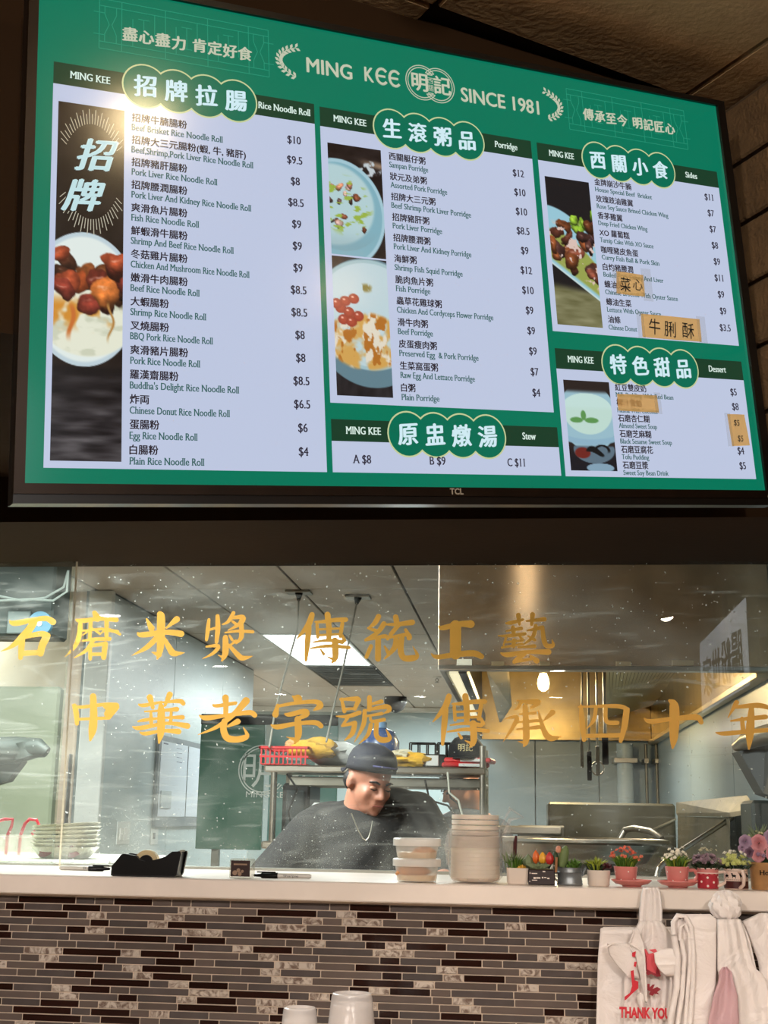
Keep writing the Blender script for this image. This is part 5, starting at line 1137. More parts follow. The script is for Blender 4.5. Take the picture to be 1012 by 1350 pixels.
M_shirt = mat('charcoal_tshirt', rgb(20, 18, 17), rough=0.9, vary=0.15, scale=7, bump=0.15, bscale=14); M_apron = mat('black_trousers', rgb(28, 28, 32), rough=0.9)
def head_frame(center, yaw, pitch, roll=0.0):
    return Matrix.Translation(center) @ Matrix.Rotation(yaw, 4, 'Z') @ Matrix.Rotation(pitch, 4, 'X') @ Matrix.Rotation(roll, 4, 'Y')
def hand(b, wrist, dirv, palmn, s=1.0, curl=0.5, thumb=1):
    """palm plus five separate tapering fingers, bent round the side palmn points to"""
    d = Vector(dirv).normalized(); nrm = Vector(palmn).normalized(); side = d.cross(nrm).normalized(); w = Vector(wrist)
    for q in (-1.2, -0.4, 0.4, 1.2): cap_prim(b, w+side*0.014*q*s, w+d*0.085*s+side*0.021*q*s, 0.017*s, 0.0125*s, 10)
    for i, (q, L) in enumerate(((-1.5, 0.062), (-0.5, 0.074), (0.5, 0.080), (1.5, 0.072))):
        p = w+d*0.088*s+side*0.0205*q*s; dd = d.copy(); r = 0.0088*s
        for seg in (0.45, 0.32, 0.23):
            dd = (dd+nrm*curl*0.8).normalized(); p2 = p+dd*L*seg*s; cap_prim(b, p, p2, r, r*0.9, 8); p = p2; r *= 0.9
    p = w+d*0.02*s+side*thumb*0.03*s; dd = (d*0.7+side*thumb*0.7+nrm*0.3).normalized()
    for seg, r in ((0.034, 0.0115), (0.026, 0.010), (0.02, 0.009)): p2 = p+dd*seg*s; cap_prim(b, p, p2, r*s, r*0.92*s, 8); p = p2; dd = (dd+d*0.35+nrm*0.15).normalized()

CY = 4.55
ck = thing('person', 'cook in navy backwards cap and charcoal t-shirt looking down at work', 'person', (P(480, 1150, CY).x, CY, 0))
hc = P(487, 1030, CY)                                  # middle of the skull
HF = head_frame(hc, math.radians(38), math.radians(17), math.radians(3)) @ Matrix.Scale(0.92, 4)
def H(x, y, z): return HF @ Vector((x, y, z))
R3 = HF.to_3x3()
sk = MB()
sk.ball(H(0, 0.012, 0.035), (0.078, 0.096, 0.088), 22, 16, R3)         # skull
sk.ball(H(0, -0.030, -0.035), (0.066, 0.062, 0.072), 20, 14, R3)       # face mass
sk.ball(H(0, -0.046, -0.082), (0.046, 0.040, 0.036), 18, 12, R3)       # jaw, chin
sk.ball(H(0, -0.076, -0.098), (0.020, 0.016, 0.016), 12, 8, R3)
sk.ball(H(0.036, -0.064, -0.030), (0.026, 0.020, 0.026), 12, 8, R3); sk.ball(H(-0.036, -0.064, -0.030), (0.026, 0.020, 0.026), 12, 8, R3)  # cheeks
sk.ball(H(0, -0.080, 0.014), (0.050, 0.014, 0.012), 14, 8, R3)         # brow
cap_prim(sk, H(0, -0.088, 0.004), H(0, -0.108, -0.034), 0.009, 0.013, 10); sk.ball(H(0.013, -0.096, -0.038), 0.009, 10, 6); sk.ball(H(-0.013, -0.096, -0.038), 0.009, 10, 6)   # nose
cap_prim(sk, H(-0.020, -0.088, -0.064), H(0.020, -0.088, -0.064), 0.0085, 0.0085, 10); cap_prim(sk, H(-0.016, -0.086, -0.073), H(0.016, -0.086, -0.073), 0.008, 0.008, 10)
for s_ in (-1, 1): sk.ball(H(0.080*s_, 0.012, -0.008), (0.010, 0.020, 0.032), 12, 10, R3)
nk = P(474, 1075, CY+0.05)
cap_prim(sk, H(0, 0.02, -0.05), nk, 0.062, 0.066); 
chest = P(478, 1125, CY+0.06); pel = Vector((chest.x+0.02, CY+0.22, 0.95))
sk.ball(Vector((chest.x, CY+0.08, P(480, 1112, CY).z)), (0.19, 0.12, 0.13), 20, 14); cap_prim(sk, chest+Vector((0, 0.02, -0.05)), pel, 0.15, 0.145)
shL, shR = P(412, 1098, CY+0.05), P(548, 1075, CY+0.1)
sk.ball(pel, (0.17, 0.13, 0.12), 18, 12)
elL, elR = P(352, 1160, CY-0.08), P(592, 1150, CY-0.02)
wrL, wrR = Vector((P(350, 1150, CY-0.30).x, CY-0.34, 1.17)), Vector((P(560, 1150, CY-0.25).x, CY-0.32, 1.14))
for a_, e_, w_ in ((shL, elL, wrL), (shR, elR, wrR)):
    cap_prim(sk, nk+Vector((0, 0.03, -0.03)), a_, 0.055, 0.062); cap_prim(sk, a_, e_, 0.062, 0.046); cap_prim(sk, e_, w_, 0.043, 0.029)
hand(sk, wrL+Vector((0, -0.01, 0)), (0.3, -1, -0.15), (0.1, 0, -1), 1.0, 0.5, -1); hand(sk, wrR+Vector((0, -0.01, 0)), (-0.4, -1, -0.1), (0, 0, -1), 1.0, 0.5, 1)
for s_ in (-1, 1):
    hp = pel+Vector((0.09*s_, 0, -0.05)); kn = Vector((pel.x+0.12*s_, CY+0.12, 0.50)); an = Vector((pel.x+0.13*s_, CY+0.20, 0.09))
    cap_prim(sk, hp, kn, 0.088, 0.058); cap_prim(sk, kn, an, 0.055, 0.04); cap_prim(sk, an+Vector((0, 0.03, -0.045)), an+Vector((0, -0.14, -0.052)), 0.038, 0.034)
body = remesh(sk, 'body', M_skin, ck, 0.0065, 5, 0.5)
# shirt: the same torso and sleeve volumes a little larger, cut at neck, sleeves and hem
sh = MB()
sh.ball(Vector((chest.x, CY+0.08, P(480, 1112, CY).z)), (0.225, 0.15, 0.155), 24, 16); cap_prim(sh, chest+Vector((0, 0.02, -0.05)), pel+Vector((0, 0, 0.02)), 0.185, 0.18, 20)
for a_, e_ in ((shL, elL), (shR, elR)):
    cap_prim(sh, nk+Vector((0, 0.05, -0.05)), a_+Vector((0, 0, 0)), 0.062, 0.086, 18); ee = a_.lerp(e_, 0.98); cap_prim(sh, a_, ee, 0.086, 0.074, 18)
sh.ball(P(505, 1080, CY+0.14), (0.17, 0.11, 0.10), 18, 12); sh.ball(P(520, 1066, CY+0.13), (0.11, 0.09, 0.075), 18, 12); sh.ball(P(440, 1090, CY+0.10), (0.14, 0.09, 0.09), 18, 12)
remesh(sh, 'tshirt', M_shirt, ck, 0.010, 4, 0.5)
# ribbed collar and dark under-shirt at the neck
b = MB(); ring = []
for k_ in range(25):
    a_ = 2*math.pi*k_/24; ring.append(nk+Vector((0.083*math.cos(a_)+0.008, 0.075*math.sin(a_)-0.005, -0.028-0.045*(-math.sin(a_)) if math.sin(a_) < 0 else -0.02+0.02*math.sin(a_))))
b.tube(ring, 0.009, 8, cap=False); b.build('collar', M_shirt, ck, smooth=True)
# trousers and shoes
tr_ = MB(); tr_.ball(pel, (0.19, 0.15, 0.13), 18, 12)
for s_ in (-1, 1):
    hp = pel+Vector((0.09*s_, 0, -0.05)); kn = Vector((pel.x+0.12*s_, CY+0.12, 0.50)); an = Vector((pel.x+0.13*s_, CY+0.20, 0.12)); cap_prim(tr_, hp, kn, 0.105, 0.078); cap_prim(tr_, kn, an, 0.075, 0.06)
remesh(tr_, 'trousers', M_apron, ck, 0.014, 2)
for s_ in (-1, 1):
    an = Vector((pel.x+0.13*s_, CY+0.20, 0.05)); q = MB(); cap_prim(q, an+Vector((0, 0.04, 0)), an+Vector((0, -0.17, -0.01)), 0.048, 0.04); remesh(q, 'shoe', M_black, ck, 0.01, 1)
# cap worn backwards
b = MB(); n = 26; rows_ = [(0.000, 1.0), (0.02, 1.01), (0.045, 0.98), (0.068, 0.88), (0.085, 0.70), (0.097, 0.42), (0.102, 0.12)]
for (z, k_) in rows_:
    for q in range(n):
        a_ = 2*math.pi*q/n; tilt = 0.020*math.sin(a_); b.v.append(tuple(H(0.090*k_*math.cos(a_), 0.008+0.108*k_*math.sin(a_), 0.038+z*1.02-tilt*(1-z/0.1)*0.9)))
for i in range(len(rows_)-1):
    for q in range(n): b.f.append((i*n+q, i*n+(q+1) % n, (i+1)*n+(q+1) % n, (i+1)*n+q))
b.f.append(tuple((len(rows_)-1)*n+q for q in range(n))); cp = b.build('backwards_cap', M_capn, ck, smooth=True); md = cp.modifiers.new('t', 'SOLIDIFY'); md.thickness = 0.003
b = MB()
for k_ in range(15):
    t = -1+2*k_/14; a_ = math.pi/2+t*0.95; x, y = 0.090*math.cos(a_), 0.008+0.108*math.sin(a_)
    b.v += [tuple(H(x, y, 0.022)), tuple(H(x*1.1, y+0.062*math.cos(t*1.45), 0.004+0.006*t*t))]
b.f = [(2*k_, 2*k_+1, 2*k_+3, 2*k_+2) for k_ in range(14)]; o = b.build('cap_visor', M_capn, cp, smooth=True); o.modifiers.new('t', 'SOLIDIFY').thickness = 0.004
b = MB(); b.tube([H(0.0925*math.cos(a_), 0.008+0.1105*math.sin(a_), 0.060-0.02*math.sin(a_)) for a_ in [math.radians(-125+i*8) for i in range(10)]], 0.004, 6); b.build('cap_stitching', mat('dull_blue_thread', rgb(74, 74, 118), rough=0.8), cp)
# hair under the cap, brows, eyes, mouth
b = MB()
b.ball(H(0, 0.056, -0.010), (0.078, 0.052, 0.058), 18, 12, R3); b.build('hair', M_hair, ck, smooth=True)
for s_ in (-1, 1):
    MB().tube([H(0.014*s_, -0.0965, 0.014), H(0.032*s_, -0.0935, 0.021), H(0.052*s_, -0.080, 0.016)], [0.0035, 0.004, 0.0025], 6).build('eyebrow', M_hair, ck, smooth=True)
    MB().ball(H(0.031*s_, -0.083, -0.004), (0.0145, 0.009, 0.0075), 12, 8, R3).build('eyelid', M_skin2, ck, smooth=True)
    MB().tube([H(0.018*s_, -0.0925, -0.007), H(0.031*s_, -0.0945, -0.010), H(0.045*s_, -0.087, -0.007)], [0.0014, 0.0022, 0.0014], 6).build('eye', M_hair, ck, smooth=True)
MB().tube([H(-0.024, -0.0935, -0.069), H(0, -0.0985, -0.0675), H(0.024, -0.0935, -0.069)], [0.0018, 0.003, 0.0018], 6).build('mouth', M_lip, ck, smooth=True)
# necklace
pts = [P(x, y, CY-0.125+0.0) for x, y in ((463, 1072), (467, 1082), (472, 1094), (478, 1105), (482, 1108), (486, 1104), (489, 1094), (491, 1082))]
MB().tube(pts, 0.0022, 6).build('necklace', mat('silver_chain', rgb(190, 184, 168), rough=0.3, metal=0.8), ck, smooth=True)

# steel worktable that the cook leans over
wt = thing('worktable', 'stainless worktable hidden behind the serving ledge in front of the cook', 'table', (-0.55, 4.1, 0))
MB().box((-1.35, 3.80, 1.06), (0.12, 4.25, 1.10), 0.006).build('tabletop', M_steel, wt)
for x in (-1.30, 0.07):
    for y in (3.85, 4.20): MB().tube([(x, y, 0), (x, y, 1.06)], 0.02, 10).build('leg', M_steel, wt, smooth=True)

# second worker behind the rack
WY = 6.35
w2 = thing('person', 'second worker bending behind the rack, face half hidden under the shelf', 'person', (P(610, 1150, WY).x, WY, 0))
h2 = P(607, 1034, WY); HF = head_frame(h2, math.radians(-72), math.radians(28), 0); R3 = HF.to_3x3(); sk = MB()
sk.ball(H(0, 0.012, 0.035), (0.078, 0.096, 0.088), 20, 14, R3); sk.ball(H(0, -0.030, -0.035), (0.064, 0.060, 0.070), 18, 12, R3); sk.ball(H(0, -0.048, -0.082), (0.044, 0.038, 0.034), 16, 10, R3)
cap_prim(sk, H(0, -0.088, 0.004), H(0, -0.108, -0.034), 0.009, 0.013, 10); cap_prim(sk, H(-0.02, -0.086, -0.066), H(0.02, -0.086, -0.066), 0.010, 0.010, 10)
for s_ in (-1, 1): sk.ball(H(0.080*s_, 0.012, -0.008), (0.010, 0.020, 0.032), 12, 10, R3)
n2 = P(622, 1072, WY+0.05); cap_prim(sk, H(0, 0.03, -0.05), n2, 0.058, 0.064); ch2 = P(614, 1118, WY); pl2 = Vector((ch2.x, WY+0.05, 0.95))
cap_prim(sk, ch2, pl2, 0.15, 0.14)
for s_, sh_ in ((-1, P(572, 1096, WY)), (1, P(655, 1100, WY))):
    el_ = sh_+Vector((0.03*s_, -0.02, -0.28)); wr2 = el_+Vector((-0.05*s_, -0.22, 0.0)); cap_prim(sk, n2, sh_, 0.05, 0.06); cap_prim(sk, sh_, el_, 0.06, 0.045); cap_prim(sk, el_, wr2, 0.042, 0.028); hand(sk, wr2, (0, -1, 0), (0, 0, -1), 1.0, 0.4, -s_)
    hp = pl2+Vector((0.09*s_, 0, -0.05)); cap_prim(sk, hp, (pl2.x+0.1*s_, WY+.02, 0.5), 0.088, 0.058); cap_prim(sk, (pl2.x+0.1*s_, WY+.02, 0.5), (pl2.x+0.1*s_, WY+0.06, 0.09), 0.055, 0.04); cap_prim(sk, (pl2.x+0.1*s_, WY+0.08, 0.045), (pl2.x+0.1*s_, WY-0.1, 0.04), 0.038, 0.034)
remesh(sk, 'body', M_skin2, w2, 0.009, 4)
M_sh2 = mat('dark_blue_patterned_shirt', rgb(52, 66, 82), rough=0.85, vary=0.4, scale=18)
q = MB(); cap_prim(q, ch2+Vector((0, 0, 0.0)), pl2, 0.19, 0.17, 18)
for s_, sh_ in ((-1, P(572, 1096, WY)), (1, P(655, 1100, WY))): cap_prim(q, n2+Vector((0, 0.02, -0.07)), sh_, 0.062, 0.078, 16); cap_prim(q, sh_, sh_+Vector((0.02*s_, -0.02, -0.20)), 0.078, 0.07, 16)
remesh(q, 'shirt', M_sh2, w2, 0.013, 3)
q = MB(); q.ball(pl2, (0.18, 0.15, 0.12), 16, 10)
for s_ in (-1, 1): cap_prim(q, pl2+Vector((0.09*s_, 0, -0.05)), (pl2.x+0.1*s_, WY+.02, 0.5), 0.10, 0.075); cap_prim(q, (pl2.x+0.1*s_, WY+.02, 0.5), (pl2.x+0.1*s_, WY+0.06, 0.12), 0.072, 0.058)
remesh(q, 'trousers', M_apron, w2, 0.016, 2)
q = MB(); q.ball(H(0, 0.022, 0.055), (0.086, 0.104, 0.082), 18, 12, R3); q.build('hair', M_hair, w2, smooth=True)
for s_ in (-1, 1):
    MB().tube([H(0.016*s_, -0.097, 0.012), H(0.048*s_, -0.082, 0.016)], 0.0035, 6).build('eyebrow', M_hair, w2)
    MB().ball(H(0.031*s_, -0.086, -0.004), (0.012, 0.008, 0.006), 10, 6, R3).build('eye', M_hair, w2, smooth=True)
MB().tube([H(-0.022, -0.096, -0.070), H(0.022, -0.096, -0.070)], 0.003, 6).build('mouth', M_lip, w2)

# ================================================================== THINGS ON THE LEDGE
def LX(x, Y): return P(x, 1165, Y).x
def LW(px, Y): return P(520+px, 1150, Y).x-P(520, 1150, Y).x
YL = 2.675
def zpx(y, x=506, Y=YL): return P(x, y, Y).z

# two deli containers with soup, lid on each
M_deli = clear_mat('frosted_deli_plastic', (0.97, 0.96, 0.94, 1), haze=0.34, rough=0.25, hazecol=(0.95, 0.9, 0.84, 1))
M_lid = clear_mat('frosted_lid_plastic', (0.95, 0.95, 0.93, 1), haze=0.72, rough=0.25, hazecol=(0.97, 0.94, 0.9, 1))
M_food = mat('orange_brown_food', rgb(206, 140, 74), rough=0.6, vary=0.25, scale=60, bump=0.4, bscale=90); M_broth = mat('pale_broth', rgb(226, 200, 160), rough=0.3, vary=0.08, scale=20)
dx = LX(549, YL); dr = LW(31, YL)
def deli(z0, h, lab, food_r, fx):
    e = thing('soup_container', lab, 'container', (dx, YL, z0), group='stacked soup containers')
    c = (dx, YL, z0)
    MB().lathe([(dr*0.02, 0.001), (dr*0.80, 0.001), (dr*0.84, 0.006), (dr*0.93, h-0.008), (dr*0.965, h-0.008), (dr*0.965, h-0.004)], c, 40, close=False).build('tub', M_deli, e, smooth=True)
    MB().lathe([(dr*0.97, h-0.012), (dr*1.02, h-0.012), (dr*1.02, h+0.001), (dr*0.98, h+0.003), (dr*0.86, h+0.002), (dr*0.84, h-0.001), (0.001, h-0.001)], c, 40, close=False).build('lid', M_lid, e, smooth=True)
    MB().lathe([(0.001, 0.003), (dr*0.78, 0.003), (dr*0.82, 0.010), (dr*0.83, 0.014), (0.001, 0.014)], c, 32).build('broth', M_broth, e, smooth=True)
    lumpy('food', Vector((dx+fx, YL-dr*0.25, z0+0.008)), food_r, M_food, e, 4, (1.5, 1.0, 0.55), amp=0.2)
deli(ZK, 0.0425, 'lower clear soup container with brown food on the ledge', 0.022, -0.008)
deli(ZK+0.0435, 0.0385, 'upper clear soup container stacked on the other one', 0.015, 0.014)

# stack of white takeaway bowls upside in a clear bag
M_bowl = mat('white_takeaway_plastic', rgb(236, 222, 206), rough=0.4, sss=0.1); M_film = clear_mat('clear_bag_film', (0.97, 0.96, 0.95, 1), haze=0.14, rough=0.18, hazecol=(0.95, 0.92, 0.9, 1))
bx = LX(626, YL+0.01); br = LW(33.5, YL); z = ZK+0.002; YB = YL+0.02
ztop = zpx(1074, 626, YB); zmid = zpx(1097, 626, YB); k_ = 0
hgt = (zmid-0.010-ZK)/11; ORD = ['lowest', 'second', 'third', 'fourth', 'fifth', 'sixth', 'seventh', 'eighth', 'ninth', 'tenth', 'topmost']
for i in range(11):
    e = thing('takeaway_bowl', '%s white bowl%s in the tall stack inside the clear bag' % (ORD[i], '' if i in (0, 10) else ' from the bottom'), 'bowl', (bx, YB, z), group='white takeaway bowls in the clear bag')
    MB().lathe([(br*0.955, 0.0), (br*0.965, hgt*0.25), (br*0.97, hgt*0.6), (br*0.975, hgt*0.98), (br*0.93, hgt*0.99), (br*0.91, hgt*0.6), (br*0.85, 0.003)] if i else [(br*0.6, 0.0), (br*0.80, 0.002), (br*0.9, hgt*0.5), (br*0.975, hgt*0.98), (br*0.93, hgt*0.99), (br*0.8, hgt*0.6), (br*0.6, 0.003)], (bx, YB, z), 36, close=False).build('bowl_shell', M_bowl, e, smooth=True); z += hgt
n5 = 4; h5 = (ztop-z)/n5
for i in range(n5):
    e = thing('bowl_lid', '%s white lid of the four rising above the bagged bowls' % ['lowest', 'second lowest', 'second highest', 'topmost'][i], 'lid', (bx, YB, z), group='white lids on the bowl stack')
    MB().lathe([(0.001, 0.001), (br*0.90, 0.001), (br*0.935, h5*0.25), (br*0.935, h5*0.92), (br*0.90, h5*0.97), (0.001, h5*0.97)], (bx, YB, z), 36, close=False).build('lid_shell', M_bowl, e, smooth=True); z += h5
r_ = np.random.default_rng(5); b = MB(); n = 40; prof = [(br*0.80, 0.001), (br*0.99, 0.012), (br*1.03, 0.05), (br*1.04, 0.10), (br*1.02, zmid-ZK-0.03), (br*1.0, zmid-ZK-0.004), (br*1.03, zmid-ZK+0.006)]
for (r0, zz) in prof:
    for q in range(n):
        a_ = 2*math.pi*q/n; b.v.append((bx+(r0+0.0012+0.002*math.sin(a_*7+zz*60)+0.0015*math.sin(a_*13-zz*90))*math.cos(a_), YB+(r0+0.0012+0.002*math.sin(a_*7+zz*60))*math.sin(a_), ZK+zz))
for i in range(len(prof)-1):
    for q in range(n): b.f.append((i*n+q, i*n+(q+1) % n, (i+1)*n+(q+1) % n, (i+1)*n+q))
e = thing('clear_bag', 'crinkled clear plastic bag around the tall stack of white bowls', 'bag', (bx, YB, ZK)); b.build('bag_film', M_film, e, smooth=True)
# loose opened mouth of the bag, flaring at the right
b = MB(); m_, n_ = 10, 12
for j in range(m_+1):
    for i in range(n_+1):
        u_, v_ = i/n_, j/m_; x = P(656+u_*(24-8*v_)+3*math.sin(v_*9), 1150, YB).x; zz = zpx(1150-v_*(60+26*u_*(1-u_)), 660, YB); b.v.append((x, YB+0.02*math.sin(u_*6+v_*7)+0.02, zz))
b.f = [(j*(n_+1)+i, j*(n_+1)+i+1, (j+1)*(n_+1)+i+1, (j+1)*(n_+1)+i) for j in range(m_) for i in range(n_)]
b.build('bag_mouth', M_film, e, smooth=True)
b = MB()
for s_ in (0, 1):
    pts = [P(x, y, YB-0.01) for x, y in (((590, 1140), (589, 1115), (592, 1098), (600, 1094)) if s_ == 0 else ((662, 1105), (672, 1080), (690, 1078), (672, 1066), (660, 1090)))]
    b.tube(pts, [0.002, 0.006, 0.004, 0.001] if s_ == 0 else [0.002, 0.004, 0.002, 0.004, 0.001], 8)
b.build('bag_fold', M_film, e, smooth=True)

# two felt markers
M_mw = mat('marker_barrel', rgb(206, 200, 192), rough=0.35); M_mb = mat('marker_black', rgb(10, 9, 9), rough=0.35, spec=0.25); M_mp = mat('marker_print', rgb(60, 60, 64), rough=0.5)
def marker(x0, x1, cap_left, lab, Y):
    a_, c_ = LX(x0, Y), LX(x1, Y); L = c_-a_; r = 0.0052; z0 = ZK+r+0.0003; s_ = 1 if cap_left else -1; tip, end = (a_, c_) if cap_left else (c_, a_)
    e = thing('marker_pen', lab, 'marker', ((a_+c_)/2, Y, ZK))
    MB().tube([(tip+s_*L*0.42, Y, z0), (end-s_*0.004, Y, z0), (end, Y, z0)], [r, r*0.95, r*0.6], 14).build('barrel', M_mw, e, smooth=True)
    MB().tube([(tip, Y, z0), (tip+s_*0.002, Y, z0), (tip+s_*L*0.12, Y, z0), (tip+s_*L*0.14, Y, z0), (tip+s_*L*0.42, Y, z0)], [r*0.35, r*0.55, r*0.7, r*1.05, r*1.12], 14).build('pen_cap', M_mb, e, smooth=True)
    MB().box((min(tip, tip+s_*L*0.4)+0.006, Y-0.002, z0+r), (max(tip, tip+s_*L*0.4)-0.002, Y+0.002, z0+r+0.0025), 0.001).build('clip', M_mb, e)
    V, Fc = lay_text('Sharpie', 0.0065, fit=L*0.26); b_ = MB(); o_ = (a_+c_)/2+s_*L*0.02; b_.add([(o_+x, Y-r-0.0003, z0-0.002+y) for x, y in V], Fc); b_.build('brand_print', M_mp, e)
marker(77, 144, False, 'white and black felt marker lying left of the tape dispenser', 2.82)
marker(334, 410, True, 'felt marker with black cap lying right of the photo cube', 2.68)

# tape dispenser
YT_ = 2.655; tx0, tx1 = LX(151, YT_), LX(241, YT_); Lt = tx1-tx0
e = thing('tape_dispenser', 'black desktop tape dispenser with a roll on the ledge', 'tape dispenser', ((tx0+tx1)/2, YT_, ZK))
hh = lambda y: zpx(y, 195, YT_)-ZK
prof = [(0.0, 0.001), (0.0, hh(1142)), (0.04, hh(1138)), (0.13, hh(1127)), (0.16, hh(1125.5)), (0.36, hh(1128)), (0.40, hh(1133)), (0.48, hh(1135)), (0.56, hh(1134)), (0.66, hh(1132)), (0.78, hh(1128)), (0.87, hh(1121.5)), (0.99, hh(1121)), (1.0, hh(1124)), (0.955, hh(1150)), (0.93, 0.001)]
b = MB(); b.prism([Vector((tx0+p*Lt, YT_-0.028, ZK+q)) for p, q in prof], (0, 0.008, 0)); b.prism([Vector((tx0+p*Lt, YT_+0.020, ZK+q)) for p, q in prof], (0, 0.008, 0))
fixn(b.build('side_shell', M_mb, e))
prof2 = [(0.01, 0.001), (0.01, hh(1143)), (0.12, hh(1130)), (0.30, hh(1138)), (0.60, hh(1140)), (0.80, hh(1131)), (0.97, hh(1123)), (0.93, 0.001)]
b = MB(); b.prism([Vector((tx0+p*Lt, YT_-0.020, ZK+q)) for p, q in prof2], (0, 0.040, 0)); fixn(b.build('core', M_mb, e))
MB().box((tx0+0.002, YT_-0.029, ZK), (tx0+Lt*0.93, YT_+0.029, ZK+0.003), 0.001).build('rubber_foot', M_rubber, e)
rc = Vector((tx0+Lt*0.46, YT_, ZK+hh(1137))); Rr = 0.0245
M_tr = mat('yellowish_tape_roll', rgb(216, 196, 150), rough=0.35)
Mx = Matrix.Translation(rc) @ Matrix.Rotation(math.radians(90), 4, 'X')
b = MB(); b.lathe([(Rr*0.62, -0.009), (Rr, -0.009), (Rr, 0.009), (Rr*0.62, 0.009), (Rr*0.62, -0.009)], (0, 0, 0), 36, close=False); b.v = [tuple(Mx @ Vector(v)) for v in b.v]; fixn(b.build('tape_roll', M_tr, e, smooth=True))
b = MB(); b.lathe([(0.003, -0.011), (Rr*0.60, -0.011), (Rr*0.60, 0.011), (0.003, 0.011)], (0, 0, 0), 24); b.v = [tuple(Mx @ Vector(v)) for v in b.v]; fixn(b.build('hub', M_mb, e, smooth=True))
b = MB(); b.prism([Vector((rc.x+0.004, YT_-0.008, rc.z+Rr*0.95)), Vector((tx0+Lt*0.90, YT_-0.008, ZK+hh(1122))), Vector((tx0+Lt*0.90, YT_+0.008, ZK+hh(1122))), Vector((rc.x+0.004, YT_+0.008, rc.z+Rr*0.95))], (0, 0, -0.0006)); b.build('tape_strip', M_film, e)
b = MB()
for q in range(8): x = tx0+Lt*0.955; b.box((x, YT_-0.016+q*0.004, ZK+hh(1122)), (x+0.004, YT_-0.0135+q*0.004, ZK+hh(1119.5)))
b.build('cutter_teeth', M_steel, e)

# photo cube
YQ = 2.66; q0, q1 = LX(304, YQ), LX(333, YQ); hq = zpx(1132, 318, YQ)-ZK
e = thing('photo_cube', 'small clear photo block with a dark picture on the ledge', 'photo block', ((q0+q1)/2, YQ, ZK))
MB().box((q0, YQ-0.018, ZK), (q1, YQ+0.018, ZK+hq), 0.002).build('acrylic_block', clear_mat('clear_acrylic', (0.9, 0.88, 0.84, 1), haze=0.12, rough=0.05), e)
MB().box((q0+0.003, YQ-0.0195, ZK+0.004), (q1-0.003, YQ-0.0183, ZK+hq-0.003), 0.0003).build('dark_picture', mat('dark_maroon_print', rgb(52, 30, 28), rough=0.3, vary=0.2, scale=120), e)
MB().box((q0+0.009, YQ-0.0203, ZK+hq-0.012), (q1-0.009, YQ-0.0197, ZK+hq-0.009)).build('caption_band', mat('dull_gold_print', rgb(150, 120, 96), rough=0.5), e)
b = MB(); 
for (px_, py_, r0) in ((0.012, 0.011, 0.005), (0.019, 0.016, 0.004), (0.022, 0.009, 0.004), (0.027, 0.014, 0.003)): b.tube([(q0+px_, YQ-0.0203, ZK+py_), (q0+px_, YQ-0.0197, ZK+py_)], r0, 9)
b.build('flower_print', bpy.data.materials['dull_gold_print'], e)

# ------------------------------------------------------------------ potted plants
M_terra = mat('dusty_pink_ceramic', rgb(214, 128, 122), rough=0.3, coat=0.3); M_wc = mat('white_ceramic', rgb(226, 212, 200), rough=0.3, coat=0.3)
M_dot = mat('white_dot_glaze', rgb(240, 226, 216), rough=0.3); M_soil = mat('dark_soil', rgb(50, 38, 30), rough=1, bump=0.5)
greens = [mat('leaf_green', rgb(84, 120, 40), rough=0.6, vary=0.25, scale=60), mat('yellow_green_leaf', rgb(160, 172, 56), rough=0.6, vary=0.2, scale=60), mat('dark_green_leaf', rgb(42, 62, 36), rough=0.6, vary=0.2, scale=60), mat('grey_green_leaf', rgb(112, 126, 92), rough=0.6, vary=0.2, scale=60)]
def blades(name, c, n, h, spread, m, parent, seed, w=0.0016, lean=0.6, kind='stuff', base_r=0.01, droop=0.25):
    r_ = random.Random(seed); b_ = MB()
    for i in range(n):
        a_ = r_.random()*6.283; k0 = r_.random()**0.6; hb = h*(0.65+0.35*r_.random()); x0, y0 = base_r*k0*math.cos(a_), base_r*k0*math.sin(a_); sp = spread*k0*lean
        p0 = Vector(c)+Vector((x0, y0, 0)); p1 = p0+Vector((sp*0.5*math.cos(a_), sp*0.5*math.sin(a_), hb*0.6)); p2 = p0+Vector((sp*1.2*math.cos(a_), sp*1.2*math.sin(a_), hb*(1-droop*k0)))
        t_ = Vector((-math.sin(a_), math.cos(a_), 0)); q_ = r_.random()*3; t_ = Vector((math.cos(q_), math.sin(q_), 0)); n0 = len(b_.v)
        b_.v += [tuple(p0-t_*w*0.6), tuple(p0+t_*w*0.6), tuple(p1-t_*w), tuple(p1+t_*w), tuple(p2)]; b_.f += [(n0, n0+1, n0+3, n0+2), (n0+2, n0+3, n0+4)]
    return b_.build(name, m, parent, kind=kind)
